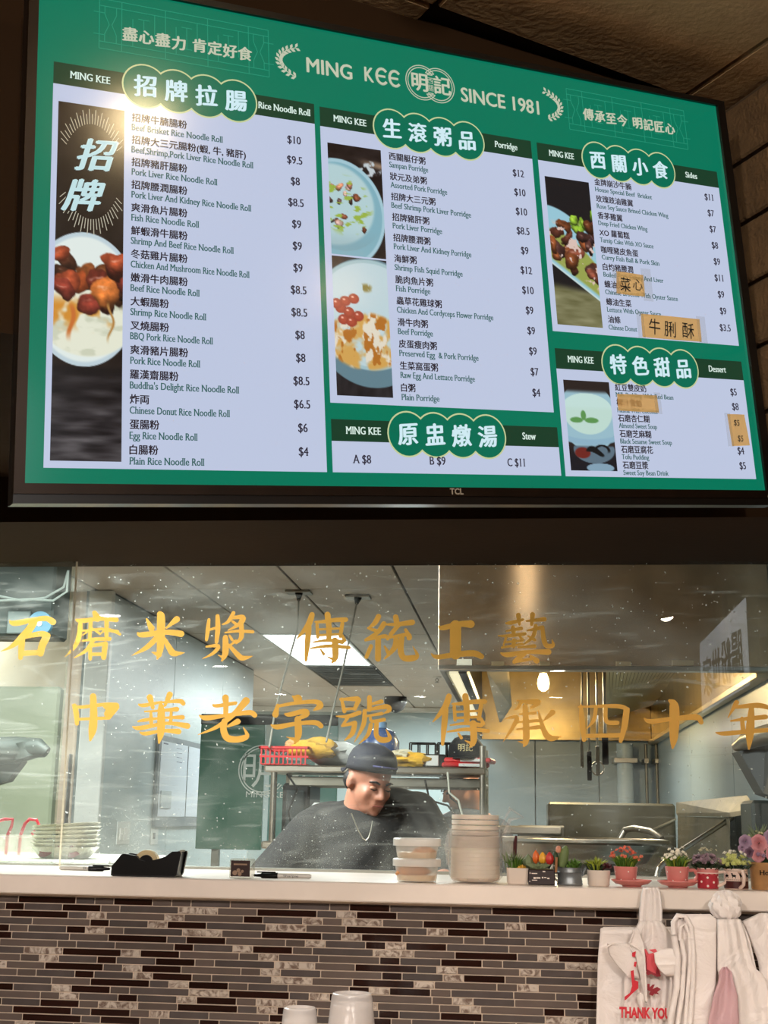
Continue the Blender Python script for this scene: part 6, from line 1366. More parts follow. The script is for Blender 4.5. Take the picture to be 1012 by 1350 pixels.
def heads_(name, c, n, R, zlo, zhi, pr, m, parent, seed, pet=6, face=0.5, flat=0.5, squash=1.0):
    """many small flower heads, each a ring of petals"""
    r_ = random.Random(seed); b_ = MB()
    for i in range(n):
        a_ = r_.random()*6.283; k0 = r_.random()**0.5; p = Vector(c)+Vector((R*k0*math.cos(a_), R*squash*k0*math.sin(a_), zlo+(zhi-zlo)*math.sqrt(max(0, 1-k0*k0*0.85))*(0.35+0.65*r_.random())))
        nrm = Vector((math.cos(a_)*k0, math.sin(a_)*k0-face, 0.9)).normalized(); t_ = nrm.cross(Vector((1, 0.2, 0))).normalized(); u_ = nrm.cross(t_)
        for ring_, (rr, hh_) in enumerate(((pr, 0.0), (pr*0.6, pr*0.35))):
            for k2 in range(pet):
                q = 2*math.pi*(k2+0.5*ring_)/pet; d = t_*math.cos(q)+u_*math.sin(q); s_ = nrm.cross(d); n0 = len(b_.v)
                b_.v += [tuple(p), tuple(p+d*rr*0.6+s_*rr*0.32+nrm*hh_), tuple(p+d*rr+nrm*(hh_+rr*flat)), tuple(p+d*rr*0.6-s_*rr*0.32+nrm*hh_)]; b_.f.append((n0, n0+1, n0+2, n0+3))
    return b_.build(name, m, parent, kind='stuff')
def pot_round(name, c, prof, m, parent, n=32, power=None): return MB().lathe(prof, c, n, close=False, power=power).build(name, m, parent, smooth=True)
def cup(e, c, r0, r1, h, m, handle=None, hm=None):
    pot_round('cup_body', c, [(0.001, 0.0005), (r0*0.93, 0.0005), (r0, 0.003), (r0+(r1-r0)*0.5, h*0.45), (r1, h), (r1-0.002, h), (r1-0.004, h*0.9), (0.001, h*0.88)], m, e)
    if handle is not None:
        a_ = handle; d = Vector((math.cos(a_), math.sin(a_), 0)); cc = Vector(c); rm = (r0+r1)/2
        pts = [cc+d*(rm-0.001)+Vector((0, 0, h*0.80)), cc+d*(rm+0.012)+Vector((0, 0, h*0.82)), cc+d*(rm+0.018)+Vector((0, 0, h*0.52)), cc+d*(rm+0.012)+Vector((0, 0, h*0.25)), cc+d*(rm-0.002)+Vector((0, 0, h*0.20))]
        dens = [];
        for i in range(4):
            for t in (0, .33, .66): dens.append(pts[i].lerp(pts[i+1], t))
        dens.append(pts[-1]); MB().tube(dens, 0.0035, 8).build('handle', hm or m, e, smooth=True)
def dots(e, c, rfun, spots, r, m=None):
    b_ = MB(); c = Vector(c)
    for (a_, z_) in spots:
        R_ = rfun(z_)+0.0004; d = Vector((math.sin(a_), -math.cos(a_), 0)); s_ = Vector((math.cos(a_), math.sin(a_), 0))
        pts = []
        for k2 in range(10):
            q = 2*math.pi*k2/10; aa = a_+r*math.cos(q)/R_; pts.append(c+Vector((math.sin(aa)*R_, -math.cos(aa)*R_, z_+r*math.sin(q))))
        b_.add(pts, [tuple(range(10))])
    return b_.build('dot', m or M_dot, e)
YP = 2.68
def topz(y, x): return zpx(y, x, YP)-ZK
def base(x): return Vector((LX(x, YP), YP, ZK))
# 1 pinkish square pot with mixed succulents
c = base(682); e = thing('potted_plant', 'small square pale pot with grassy succulents beside the bag of bowls', 'plant', c); h = topz(1144, 682); w = LW(13.5, YP)
MB().lathe([(0.001, 0.0005), (w*0.92, 0.0005), (w, 0.003), (w*1.06, h), (w*0.98, h), (w*0.95, h*0.88), (0.001, h*0.88)], c, 32, close=False, power=7).build('pot', M_wc, e, smooth=True)
MB().lathe([(0.001, h*0.89), (w*0.94, h*0.89)], c, 16, close=False).build('soil', M_soil, e)
blades('grass', c+Vector((-0.004, 0, h*.85)), 60, 0.036, 0.03, greens[0], e, 1, 0.0016); blades('tall_leaves', c+Vector((-0.012, 0, h*.85)), 12, 0.05, 0.016, greens[3], e, 2, 0.002)
heads_('yellow_rosette', c+Vector((0.010, -0.008, h*.9)), 2, 0.006, 0, 0.006, 0.009, mat('yellow_orange_leaf', rgb(220, 170, 60), rough=0.5), e, 3, 7)
MB().tube([c+Vector((-0.006, 0.004, h)), c+Vector((-0.004, 0.004, h+0.05)), c+Vector((-0.002, 0.004, h+0.062))], [0.003, 0.004, 0.002], 8).build('dark_stem', mat('maroon_stem', rgb(70, 24, 26), rough=0.5), e)
# 2 black box planter
x0, x1 = LX(696, YP), LX(731, YP); h = topz(1146, 713); c = Vector(((x0+x1)/2, YP+0.004, ZK)); e = thing('potted_plant', 'black box planter with white print and fruit-like red and yellow succulents', 'plant', c)
MB().box((x0, YP-0.022, ZK+0.0005), (x1, YP+0.030, ZK+h), 0.0015).build('box', mat('black_painted_wood', rgb(40, 22, 22), rough=0.5), e)
for i, (tx, px_, py_, sz, ft) in enumerate((('LITTLE', 702, 1150, 0.005, 9), ('GARDEN', 720, 1150, 0.005, 8), ('HOME', 704, 1158, 0.009, 11), ('FARM', 718, 1157, 0.008, 9))): pass
b = MB()
for (px0, px1, py_, hh_) in ((700.5, 708, 1151.5, 1.0), (715, 718.5, 1149, 1.6), (698, 699, 1151, 2), (703, 706, 1157.5, 2.2), (706.5, 712, 1157.5, 1.8), (714, 716, 1157, 2), (717, 720, 1157, 1.2), (721, 724, 1158, 1.6), (701, 708, 1160.4, 0.8), (697.6, 698.6, 1162, 1.2)):
    a_, d_ = P(px0, py_+hh_/2, YP-0.0225), P(px1, py_-hh_/2, YP-0.0225); b.box((a_.x, YP-0.0228, a_.z), (d_.x, YP-0.0221, d_.z))
b.build('white_print', M_dot, e)
MB().box((x0+.003, YP-0.018, ZK+h*0.9), (x1-.003, YP+0.026, ZK+h+0.001)).build('moss', mat('dry_moss', rgb(96, 88, 58), rough=1, bump=0.6), e)
def bulb(nm, px_, py_, rx, rz, m, sides=0):
    p = P(px_, py_, YP); p.y = YP; b_ = MB(); n_ = 14
    prof_ = [(0.15, -1), (0.75, -0.7), (1.0, -0.15), (0.85, 0.4), (0.42, 0.82), (0.08, 1.08)]; b_.lathe([(rx*a2, rz*z2) for a2, z2 in prof_], p, n_)
    if sides: b_.v = [((v[0]-p.x)*(1+0.14*math.cos(sides*math.atan2(v[1]-p.y, v[0]-p.x)))+p.x, (v[1]-p.y)*(1+0.14*math.cos(sides*math.atan2(v[1]-p.y, v[0]-p.x)))+p.y, v[2]) for v in b_.v]
    return b_.build(nm, m, e, smooth=True)
bulb('green_bud', 696, 1136, 0.011, 0.0135, greens[3], 6); bulb('orange_bud', 706, 1130, 0.0075, 0.0125, mat('orange_succulent', rgb(226, 110, 46), rough=0.4), 5); bulb('yellow_bud', 715, 1131.5, 0.0085, 0.0115, mat('amber_succulent', rgb(228, 168, 46), rough=0.4), 5); bulb('red_bud', 724, 1132, 0.0085, 0.0125, mat('red_succulent', rgb(186, 48, 46), rough=0.4), 5)
b = MB(); 
for k2 in range(5): q = -0.9+k2*0.45; p = P(709, 1144, YP); p.y = YP-0.012; b.tube([p, p+Vector((0.012*math.sin(q*1.6), -0.006, 0.004)), p+Vector((0.024*math.sin(q*1.6), -0.002, 0.010*math.cos(q)))], [0.005, 0.0055, 0.001], 8)
b.build('pointed_leaves', greens[3], e, smooth=True)
# 3 zinc can
M_zinc = mat('galvanised_zinc', rgb(136, 142, 146), rough=0.42, metal=0.7, vary=0.15, scale=30)
c = base(751); c.y = YP+0.004; r = LW(17, YP); h = topz(1143.5, 751); e = thing('potted_plant', 'mini zinc watering can planted with a tall cactus', 'plant', c)
pot_round('can_body', c, [(0.001, 0.0005), (r*0.95, 0.0005), (r*0.98, 0.003), (r*0.94, h*0.15), (r*0.96, h*0.24), (r*0.92, h*0.3), (r*0.92, h*0.66), (r*0.97, h*0.72), (r*0.93, h*0.78), (r*0.95, h), (r*0.90, h), (r*0.88, h*0.85), (0.001, h*0.85)], M_zinc, e)
MB().tube([c+Vector((-r*0.8, -0.004, 0.006)), c+Vector((-r*1.15, -0.006, h*0.35)), c+Vector((-r*1.45, -0.006, h*0.75)), c+Vector((-r*1.3, -0.006, h*1.1)), c+Vector((-r*0.95, -0.004, h*0.97))], [0.002, 0.003, 0.0035, 0.003, 0.002], 8).build('can_handle', mat('pale_zinc', rgb(186, 184, 176), rough=0.4, metal=0.5), e, smooth=True)
MB().tube([c+Vector((r*0.9, 0, h*0.55)), c+Vector((r*1.2, 0, h*0.95)), c+Vector((r*1.3, 0, h*1.0))], [0.003, 0.0025, 0.004], 8).build('spout', M_zinc, e, smooth=True)
def cactus(px0, pyb, px1, pyt, r0, nm, m, flat=1.0):
    a_, d_ = P(px0, pyb, YP), P(px1, pyt, YP); a_.y = d_.y = c.y; b_ = MB(); b_.tube([a_.lerp(d_, t) for t in (0, .15, .4, .7, .9, 1)], [r0*.8, r0, r0*1.05, r0*.95, r0*.65, r0*.15], 12); return b_.build(nm, m, e, smooth=True)
cactus(740, 1143, 746, 1115, 0.0095, 'tall_cactus', mat('cactus_green', rgb(104, 122, 74), rough=0.6, vary=0.15, scale=50)); cactus(734, 1143, 731, 1122, 0.006, 'cactus_arm', greens[2]); cactus(736, 1124, 736, 1115, 0.0055, 'pink_tip', mat('pink_cactus_tip', rgb(206, 140, 112), rough=0.6))
MB().tube([P(732.5, 1150, YP-0.02), P(733.5, 1130, YP-0.02)], 0.0026, 8).build('wooden_stick', mat('brown_stick', rgb(150, 104, 66), rough=0.7), e)
blades('spiky_leaves', Vector((LX(757, YP), c.y, ZK+h*.85)), 34, 0.027, 0.028, greens[0], e, 21, 0.003, droop=0.5)
# 4 white round pot
c = base(789); r = LW(15, YP); h = topz(1147, 789); e = thing('potted_plant', 'round white pot with yellow-green grass and a dark red sprig', 'plant', c)
pot_round('pot', c, [(0.001, 0.0005), (r*0.86, 0.0005), (r*0.93, 0.003), (r*1.0, h*0.9), (r*1.0, h), (r*0.94, h), (r*0.92, h*0.86), (0.001, h*0.86)], M_wc, e)
MB().lathe([(0.001, h*0.87), (r*0.92, h*0.87)], c, 16, close=False).build('soil', M_soil, e)
blades('dark_leaves', c+Vector((-0.004, 0, h*.85)), 60, 0.026, 0.04, greens[2], e, 31, 0.002); blades('bright_leaves', c+Vector((-0.006, 0, h*.9)), 70, 0.033, 0.026, greens[1], e, 32, 0.0018)
heads_('red_rosette', c+Vector((0.017, -0.004, h*.9)), 5, 0.007, 0, 0.014, 0.008, mat('dark_red_leaf', rgb(82, 26, 34), rough=0.5), e, 33, 6)
# 5 and 6 pink cups on saucers
def cup_plant(xc, xs, lab, fl, seed, handle, flm, gmix):
    c = base(xc); r0, r1 = LW(12.0, YP), LW(15.5, YP); zb = 0.0055; h = topz(1141.5, xc)-zb-0.001; e = thing('potted_plant', lab, 'plant', c); rs = LW(26, YP)
    MB().lathe([(0.001, 0.0005), (rs*0.45, 0.0005), (rs*0.5, 0.003), (rs*0.8, 0.0055), (rs, 0.012), (rs*0.985, 0.0135), (rs*0.78, 0.008), (rs*0.5, 0.0052), (0.001, 0.0052)], c+Vector((LW(xs-xc, YP), 0, 0)), 40, close=False, sy=0.85).build('saucer', M_terra, e, smooth=True)
    cc = c+Vector((0, 0, zb)); cup(e, cc, r0, r1, h, M_terra, handle); dots(e, cc, lambda z_: r0+(r1-r0)*min(1, z_/h*1.0)+0.0003, [(-0.55, h*.25), (0.15, h*.72), (0.75, h*.3), (1.2, h*.75), (-1.1, h*.7)], 0.0014)
    blades('stems', cc+Vector((0, 0, h*.8)), 160, 0.036, 0.036, greens[0], e, seed, 0.0014, base_r=0.014); blades('pale_stems', cc+Vector((0, 0, h*.8)), 60, 0.036, 0.034, greens[1], e, seed+1, 0.0014, base_r=0.014)
    heads_('flowers', cc+Vector((0, 0, h)), 30, LW(19, YP), 0.008, 0.038, 0.0043, flm, e, seed+2, 6); return e, cc, h
e, cc, h = cup_plant(825, 832, 'pink dotted cup and saucer with small coral flowers', 0, 41, None, mat('coral_petals', rgb(228, 120, 92), rough=0.6, vary=0.15, scale=90), 0)
heads_('stray_flower', cc+Vector((LW(21, YP), 0, h+0.016)), 2, 0.003, 0, 0.004, 0.0045, bpy.data.materials['coral_petals'], e, 48)
cup_plant(893, 893, 'pink dotted cup and saucer with small white flowers', 0, 51, 0.0, mat('white_petals', rgb(236, 230, 214), rough=0.6, vary=0.05, scale=90), 0)
# 7 red mug
c = base(933); r = LW(13.5, YP); h = topz(1144, 933); e = thing('potted_plant', 'red polka dot mug with lace band and mauve flowers', 'plant', c)
M_rm = mat('red_mug_glaze', rgb(176, 46, 60), rough=0.3, coat=0.3); M_pc = mat('cream_mug_glaze', rgb(228, 204, 190), rough=0.3, coat=0.3)
pot_round('mug_body', c, [(0.001, 0.0005), (r*0.95, 0.0005), (r, 0.002), (r, h), (r*0.94, h), (r*0.92, h*0.86), (0.001, h*0.86)], M_rm, e)
b = MB(); n = 48
for q in range(n):
    a0, a1 = 2*math.pi*q/n, 2*math.pi*(q+1)/n; z0 = h*0.74-0.0022*abs(math.sin(q*math.pi/4)); z1 = h*0.74-0.0022*abs(math.sin((q+1)*math.pi/4)); R_ = r+0.0005
    b.add([c+Vector((R_*math.cos(a0), R_*math.sin(a0), z0)), c+Vector((R_*math.cos(a1), R_*math.sin(a1), z1)), c+Vector((R_*math.cos(a1), R_*math.sin(a1), h*0.98)), c+Vector((R_*math.cos(a0), R_*math.sin(a0), h*0.98))], [(0, 1, 2, 3)])
b.build('lace_band', mat('pink_lace_glaze', rgb(212, 132, 128), rough=0.35), e)
b = MB(); b.lathe([(r+0.0009, h*0.74), (r+0.0009, h*0.775)], c, 40, close=False); b.lathe([(r+0.0009, h*0.96), (r+0.0009, h)], c, 40, close=False); b.build('white_trim', M_dot, e)
dots(e, c, lambda z_: r, [(-0.75, h*.34), (-0.15, h*.14), (-0.15, h*.54), (0.42, h*.32), (1.0, h*.14), (1.0, h*.56)], 0.0023)
MB().tube([c+Vector((r*0.96, -0.006, h*.80)), c+Vector((r+0.010, -0.008, h*.83)), c+Vector((r+0.016, -0.009, h*.62)), c+Vector((r+0.012, -0.008, h*.32)), c+Vector((r*0.93, -0.006, h*.14))], 0.0032, 8).build('handle', M_pc, e, smooth=True)
blades('stems', c+Vector((0, 0, h*.8)), 140, 0.026, 0.05, greens[2], e, 61, 0.0016, base_r=0.016); heads_('flowers', c+Vector((-0.004, 0, h)), 60, LW(21, YP), 0.004, 0.026, 0.0052, mat('mauve_petals', rgb(150, 124, 136), rough=0.6, vary=0.25, scale=90), e, 62, 6); heads_('pale_buds', c+Vector((0, 0, h)), 16, LW(12, YP), 0.03, 0.038, 0.003, mat('pale_bud', rgb(196, 190, 160), rough=0.6), e, 63, 5)
# 8 moose mug
c = base(970); r = LW(15, YP); h = topz(1145, 970); e = thing('potted_plant', 'cream mug with dark moose band and yellow-green flowers', 'plant', c)
pot_round('mug_body', c, [(0.001, 0.0005), (r*0.95, 0.0005), (r, 0.002), (r, h), (r*0.94, h), (r*0.92, h*0.86), (0.001, h*0.86)], M_pc, e)
b = MB(); b.lathe([(r+0.0004, h*0.05), (r+0.0004, h*0.40)], c, 40, close=False); b.build('brown_band', mat('brown_glaze', rgb(70, 32, 32), rough=0.3), e)
b = MB()
for a_ in (-0.95, -0.3, 0.35, 1.0):
    for (dx_, dz_, rx_, rz_) in ((0, 0, .0042, .0022), (-.0032, .002, .0017, .0016), (-.0028, -.003, .0007, .002), (.0028, -.003, .0007, .002), (-.0038, .0042, .0022, .0007)):
        aa = a_+dx_/r; R_ = r+0.0006; b.add([c+Vector((math.sin(aa+rx_*math.cos(q)/r)*R_, -math.cos(aa+rx_*math.cos(q)/r)*R_, h*.66+dz_+rz_*math.sin(q))) for q in [k2*math.pi/4 for k2 in range(8)]], [tuple(range(8))])
b.build('moose_print', M_mb, e); b = MB()
for q in range(30):
    a_ = -1.5+q*0.1; 
    for zz in (h*.9, h*.47): b.add([c+Vector((math.sin(a_+s1*0.02)*(r+.0006), -math.cos(a_+s1*0.02)*(r+.0006), zz+s2*0.0007)) for s1, s2 in ((-1, -1), (1, -1), (1, 1), (-1, 1))], [(0, 1, 2, 3)])
b.build('dotted_trim', M_mb, e)
MB().tube([c+Vector((0.003, -r*0.98, h*.86)), c+Vector((0.008, -r-0.010, h*.90)), c+Vector((0.010, -r-0.014, h*.6)), c+Vector((0.009, -r-0.010, h*.25)), c+Vector((0.004, -r*0.98, h*.08))], 0.0036, 10).build('handle', M_pc, e, smooth=True)
blades('stems', c+Vector((0, 0, h*.8)), 120, 0.026, 0.05, greens[2], e, 71, 0.0016, base_r=0.016); heads_('flowers', c+Vector((-0.002, 0, h)), 64, LW(22, YP), 0.002, 0.028, 0.0052, mat('yellow_green_petals', rgb(202, 206, 128), rough=0.6, vary=0.15, scale=90), e, 72, 6); heads_('white_buds', c+Vector((0, 0, h)), 12, LW(15, YP), 0.024, 0.034, 0.0042, bpy.data.materials['white_petals'], e, 73, 6)
# 9 kraft pot with roses
c = Vector((LX(1012, 2.69), 2.69, ZK)); r = LW(22, YP); h = topz(1137, 1005); e = thing('potted_plant', 'kraft tin pot of pink and lilac roses at the right end', 'plant', c)
pot_round('pot', c, [(0.001, 0.0005), (r*0.92, 0.0005), (r*0.95, 0.003), (r*1.0, h*0.9), (r*1.05, h*0.95), (r*1.05, h), (r*0.98, h), (r*0.95, h*0.88), (0.001, h*0.88)], mat('kraft_brown_tin', rgb(176, 132, 84), rough=0.6, vary=0.22, scale=30), e)
V, Fc = lay_text('Home', 0.013, serif=True, fit=0.036); b = MB(); b.add([c+Vector((math.sin(-0.62+x/r)*(r*1.0+0.0006), -math.cos(-0.62+x/r)*(r*1.0+0.0006), h*.55+y)) for x, y in V], Fc); b.build('black_lettering', M_mb, e)
def rose(cx, cy, cz, R, m, nm, seed, ex):
    r_ = random.Random(seed); b_ = MB(); C = Vector((cx, cy, cz))
    for ring_, (rr, n_, tilt) in enumerate(((1.0, 6, 0.35), (0.82, 6, 0.7), (0.6, 5, 1.0), (0.38, 4, 1.25), (0.2, 3, 1.45))):
        for k2 in range(n_):
            a_ = 2*math.pi*k2/n_+ring_*0.6+r_.random()*0.2; d = Vector((math.cos(a_), 0, math.sin(a_))); s_ = Vector((-math.sin(a_), 0, math.cos(a_))); f_ = Vector((0, -1, 0.15)).normalized(); n0 = len(b_.v)
            for i in range(4):
                t = i/3; rad = R*rr*(0.25+0.75*math.sin(t*1.4)); out = f_*R*(0.15+0.9*t*math.sin(tilt)*0.8-0.25*(t**3)); w_ = R*rr*0.62*math.sin(0.35+t*2.3)
                for s2 in (-1, -0.4, 0.4, 1): b_.v.append(tuple(C+d*rad+s_*w_*s2+out+f_*R*0.10*(1-s2*s2)*-1))
            for i in range(3):
                for j in range(3): b_.f.append((n0+i*4+j, n0+i*4+j+1, n0+(i+1)*4+j+1, n0+(i+1)*4+j))
    return b_.build(nm, m, ex, smooth=True)
M_pr = mat('dusty_pink_petals', rgb(206, 140, 146), rough=0.6, vary=0.12, scale=40); M_lr = mat('lilac_petals', rgb(160, 134, 158), rough=0.6, vary=0.15, scale=40); M_pd = mat('dusky_petals', rgb(112, 84, 104), rough=0.6)
zr = lambda y: zpx(y, 1000, 2.67)
for (px_, py_, R_, m_, s_) in ((1003, 1112, 0.017, M_pr, 1), (985, 1110, 0.013, M_lr, 2), (1001, 1128, 0.013, M_pr, 3), (990, 1124, 0.010, M_pd, 4), (1020, 1104, 0.016, M_lr, 5), (1022, 1126, 0.016, M_pr, 6), (980, 1119, 0.008, M_lr, 7)): rose(LX(px_, 2.67), 2.672, zr(py_), R_, m_, 'rose', s_, e)
heads_('lilac_florets', c+Vector((-0.018, -0.006, h+0.006)), 22, 0.020, 0.0, 0.03, 0.0055, M_lr, e, 81, 6)
blades('green_sprigs', c+Vector((-0.012, 0.006, h+0.03)), 40, 0.052, 0.04, greens[3], e, 82, 0.002); heads_('cream_buds', c+Vector((-0.014, 0.004, h+0.045)), 10, 0.018, 0.0, 0.018, 0.003, mat('cream_bud', rgb(216, 212, 168), rough=0.6), e, 83, 5)
MB().lathe([(0.001, h*0.9), (r*0.95, h*0.9)], c, 20, close=False).build('moss', greens[2], e)
MB().ball(c+Vector((0, 0.004, h+0.018)), (r*0.85, r*0.7, 0.026), 14, 10).build('leaf_mass', greens[2], e, smooth=True)

# ------------------------------------------------------------------ kitchen shelf behind the left pane with plates
zsh = P(60, 1133, 3.22).z
ks = thing('steel_shelf', 'pale stainless shelf behind the left glass pane', 'shelf', (P(60, 1133, 3.4).x, 3.4, 0))
xs1 = P(146, 1133, 3.22).x
MB().box((-2.2, 3.22, zsh-0.045), (xs1, 3.75, zsh), 0.006).build('shelf_top', mat('pale_steel', rgb(206, 206, 192), rough=0.3, metal=0.35), ks)
for x in (-2.1, xs1-0.06):
    for y in (3.26, 3.7): MB().tube([(x, y, 0), (x, y, zsh-0.045)], 0.016, 10).build('leg', M_steel, ks)
M_plate = mat('cream_melamine', rgb(226, 222, 200), rough=0.25, coat=0.3); YPL = 3.33
pr = (P(126, 1100, YPL).x-P(50, 1100, YPL).x)/2; pcx = (P(126, 1100, YPL).x+P(50, 1100, YPL).x)/2
zb = zsh; hts = [(P(88, y, YPL).z) for y in (1116, 1110.5, 1106, 1100.5, 1095, 1090.5, 1086)]
for i, zt_ in enumerate(hts):
    z0 = zb+0.0005 if i == 0 else hts[i-1]-0.011; tilt = 0.0 if i == 0 else 0.012*i
    cpt = Vector((pcx+(0.001*(i % 3)), YPL, z0)); H_ = zt_-z0
    e = thing('square_plate', 'cream plate %s in the stack behind the glass' % ('at the bottom, with painted flowers,' if i == 0 else ('on top' if i == 6 else ['', 'second from the bottom', 'third from the bottom', 'in the middle', 'third from the top', 'second from the top'][i])), 'plate', cpt, group='stacked cream plates')
    Mt = Matrix.Translation(cpt) @ Matrix.Rotation(-tilt, 4, 'Y') @ Matrix.Translation(-cpt)
    b = MB(); b.lathe([(0.001, 0.0), (pr*0.66, 0.0), (pr*0.72, 0.002), (pr*0.98, H_-0.002), (pr*1.0, H_), (pr*0.96, H_), (pr*0.70, 0.005), (0.001, 0.005)], cpt, 40, close=False, power=5); b.v = [tuple(Mt @ Vector(v)) for v in b.v]; b.build('plate_body', M_plate, e, smooth=True)
    mk = [((-0.42, 0.5, 'dark_red_paint', 0.016), (0.55, 0.45, 'dusty_paint', 0.014)), ((0.1, .6, 'dusty_paint', .006), (.5, .6, 'dark_red_paint', .005)), ((0.0, .6, 'green_paint', .012),), ((-0.35, .6, 'green_paint', .012),), ((-0.1, .6, 'green_paint', .009),), ((0.0, .6, 'dark_red_paint', .009),), ()][i]
    for nm_, col_ in (('dark_red_paint', rgb(120, 44, 44)), ('dusty_paint', rgb(150, 84, 84)), ('green_paint', rgb(56, 76, 52))):
        if nm_ not in bpy.data.materials: mat(nm_, col_, rough=0.4)
    for (u_, v_, m_, s_) in mk:
        yf = YPL-(pr*(0.72+0.26*v_))*1.0-0.0012; b = MB(); b.add([Mt @ Vector((pcx+pr*u_+s_*math.cos(q)*(1+.3*math.cos(3*q)), yf-0.10*0, z0+H_*v_+min(s_*0.7, H_*0.4)*math.sin(q))) for q in [k2*math.pi/6 for k2 in range(12)]], [tuple(range(12))]); b.build('painted_flower', bpy.data.materials[m_], e)
# clear tub and red-handled tool
YQ = 3.30; a, c = P(-20, 1131, YQ), P(46, 1131, YQ); zt_ = P(20, 1101, YQ).z
e = thing('storage_tub', 'clear plastic tub on the steel shelf at the left edge', 'tub', ((a.x+c.x)/2, YQ+.06, zsh))
b = MB(); b.lathe([(0.001, 0.0005), (0.90, 0.0005), (0.94, 0.004), (1.0, zt_-zsh-0.006), (1.06, zt_-zsh-0.004), (1.06, zt_-zsh), (0.98, zt_-zsh)], (0, 0, 0), 40, close=False, power=6)
wx = (c.x-a.x)/2; b.v = [((a.x+c.x)/2+v[0]*wx, YQ+0.06+v[1]*0.055, zsh+v[2]) for v in b.v]; b.build('tub_body', M_deli, e, smooth=True)
M_pinkr = mat('translucent_red_plastic', rgb(206, 56, 72), rough=0.3)
for i, (pts, lab) in enumerate(((((-6, 1084), (6, 1080), (17, 1080), (15, 1090), (10, 1101)), 'left red plastic handle sticking up from the tub'), (((27, 1101), (33, 1086), (39, 1080), (48, 1081), (51, 1087), (48, 1094), (42, 1100)), 'right red plastic handle looped beside the plates'))):
    q = [P(x, y, YQ+0.02) for x, y in pts]; e = thing('red_handle', lab, 'handle', q[0]); MB().tube(q, 0.0042, 10).build('loop', M_pinkr, e, smooth=True); MB().tube([q[0], (q[0].x, q[0].y, zsh+0.006)] if i else [q[-1], (q[-1].x, q[-1].y, zsh+0.006)], 0.0042, 8).build('shank', M_pinkr, e, smooth=True)

# ------------------------------------------------------------------ carrier bags hanging from the ledge
def cloth(rows_, Y0, m, name, parent, nx=22, ny=30, thick=0.0015, fold=None, kind=None):
    """sheet through outline rows (y, left, right); fold(u, v) gives its depth"""
    b_ = MB(); ys = [r0[0] for r0 in rows_]
    for j in range(ny+1):
        y = ys[0]+(ys[-1]-ys[0])*j/ny; k2 = max(i for i in range(len(ys)-1) if ys[i] <= y+1e-6); t = (y-ys[k2])/(ys[k2+1]-ys[k2]); xl = rows_[k2][1]*(1-t)+rows_[k2+1][1]*t; xr = rows_[k2][2]*(1-t)+rows_[k2+1][2]*t
        for i in range(nx+1):
            u = i/nx; d = fold(u, j/ny) if fold else 0; b_.v.append(tuple(P(xl+(xr-xl)*u, y, Y0-d)))
    b_.f = [(j*(nx+1)+i, (j+1)*(nx+1)+i, (j+1)*(nx+1)+i+1, j*(nx+1)+i+1) for j in range(ny) for i in range(nx)]
    o = b_.build(name, m, parent, smooth=True); md = o.modifiers.new('t', 'SOLIDIFY'); md.thickness = thick; return o
def film(name, col, tr):
    mm = bpy.data.materials.new(name); mm.use_nodes = True; nt = mm.node_tree; p = nt.nodes['Principled BSDF']; p.inputs['Base Color'].default_value = col; p.inputs['Roughness'].default_value = 0.38
    p.inputs['Sheen Weight'].default_value = 0.1; t_ = nt.nodes.new('ShaderNodeBsdfTranslucent'); t_.inputs[0].default_value = col; x_ = nt.nodes.new('ShaderNodeMixShader'); x_.inputs[0].default_value = tr
    n_ = nt.nodes.new('ShaderNodeTexNoise'); n_.inputs['Scale'].default_value = 14; n_.inputs['Detail'].default_value = 5; n_.inputs['Distortion'].default_value = 1.2; tc = nt.nodes.new('ShaderNodeTexCoord'); nt.links.new(tc.outputs['Object'], n_.inputs['Vector'])
    bp = nt.nodes.new('ShaderNodeBump'); bp.inputs['Strength'].default_value = 0.6; bp.inputs['Distance'].default_value = 0.02; nt.links.new(n_.outputs[0], bp.inputs['Height']); nt.links.new(bp.outputs[0], p.inputs['Normal'])
    nt.links.new(p.outputs[0], x_.inputs[1]); nt.links.new(t_.outputs[0], x_.inputs[2]); nt.links.new(x_.outputs[0], nt.nodes['Material Output'].inputs[0]); return mm
M_film2 = film('white_carrier_film', rgb(248, 240, 236), 0.12); M_pfilm = film('pinkish_film', rgb(230, 194, 200), 0.3); M_rprint = mat('red_print', rgb(202, 30, 48), rough=0.45); M_rdark = mat('dark_red_print', rgb(140, 20, 36), rough=0.45)
YB1 = 2.575
w1 = lambda u, v: 0.003*math.sin(u*17+v*5)+0.004*math.sin(u*6+1)+0.006*v
g1 = thing('carrier_bag', 'bundle of white THANK YOU carrier bags hanging left of the other bundle', 'bag', P(845, 1178, YB1), group='carrier bags hanging from the ledge')
hk = thing('bag_hook', 'steel hook under the ledge that holds the THANK YOU bags', 'hook', P(857, 1195, 2.6)); 
def hook(e, x, y):
    q = P(x, y, 2.6); MB().tube([(q.x, 2.598, ZK-0.012), (q.x, 2.585, ZK-0.012), (q.x, 2.582, ZK-0.03), (q.x, 2.575, q.z)], 0.002, 8).build('wire', M_steel, e); MB().box((q.x-0.01, 2.594, ZK-TH+0.004), (q.x+0.01, 2.5995, ZK-0.006), 0.001).build('plate', M_steel, e)
hook(hk, 857, 1182)
for i in range(4):
    cloth([(1222+i*0.7, 795-i*1.2, 889), (1262, 792-i*1.3, 888), (1380, 789-i*1.4, 887), (1470, 788, 886)], YB1+0.012-i*0.006+0.012, M_film2, 'bag_sheet', g1, 26, 34, fold=lambda u, v, i=i: 0.002*math.sin(u*13+i)+0.003*math.sin(v*7+i)+0.004*v)
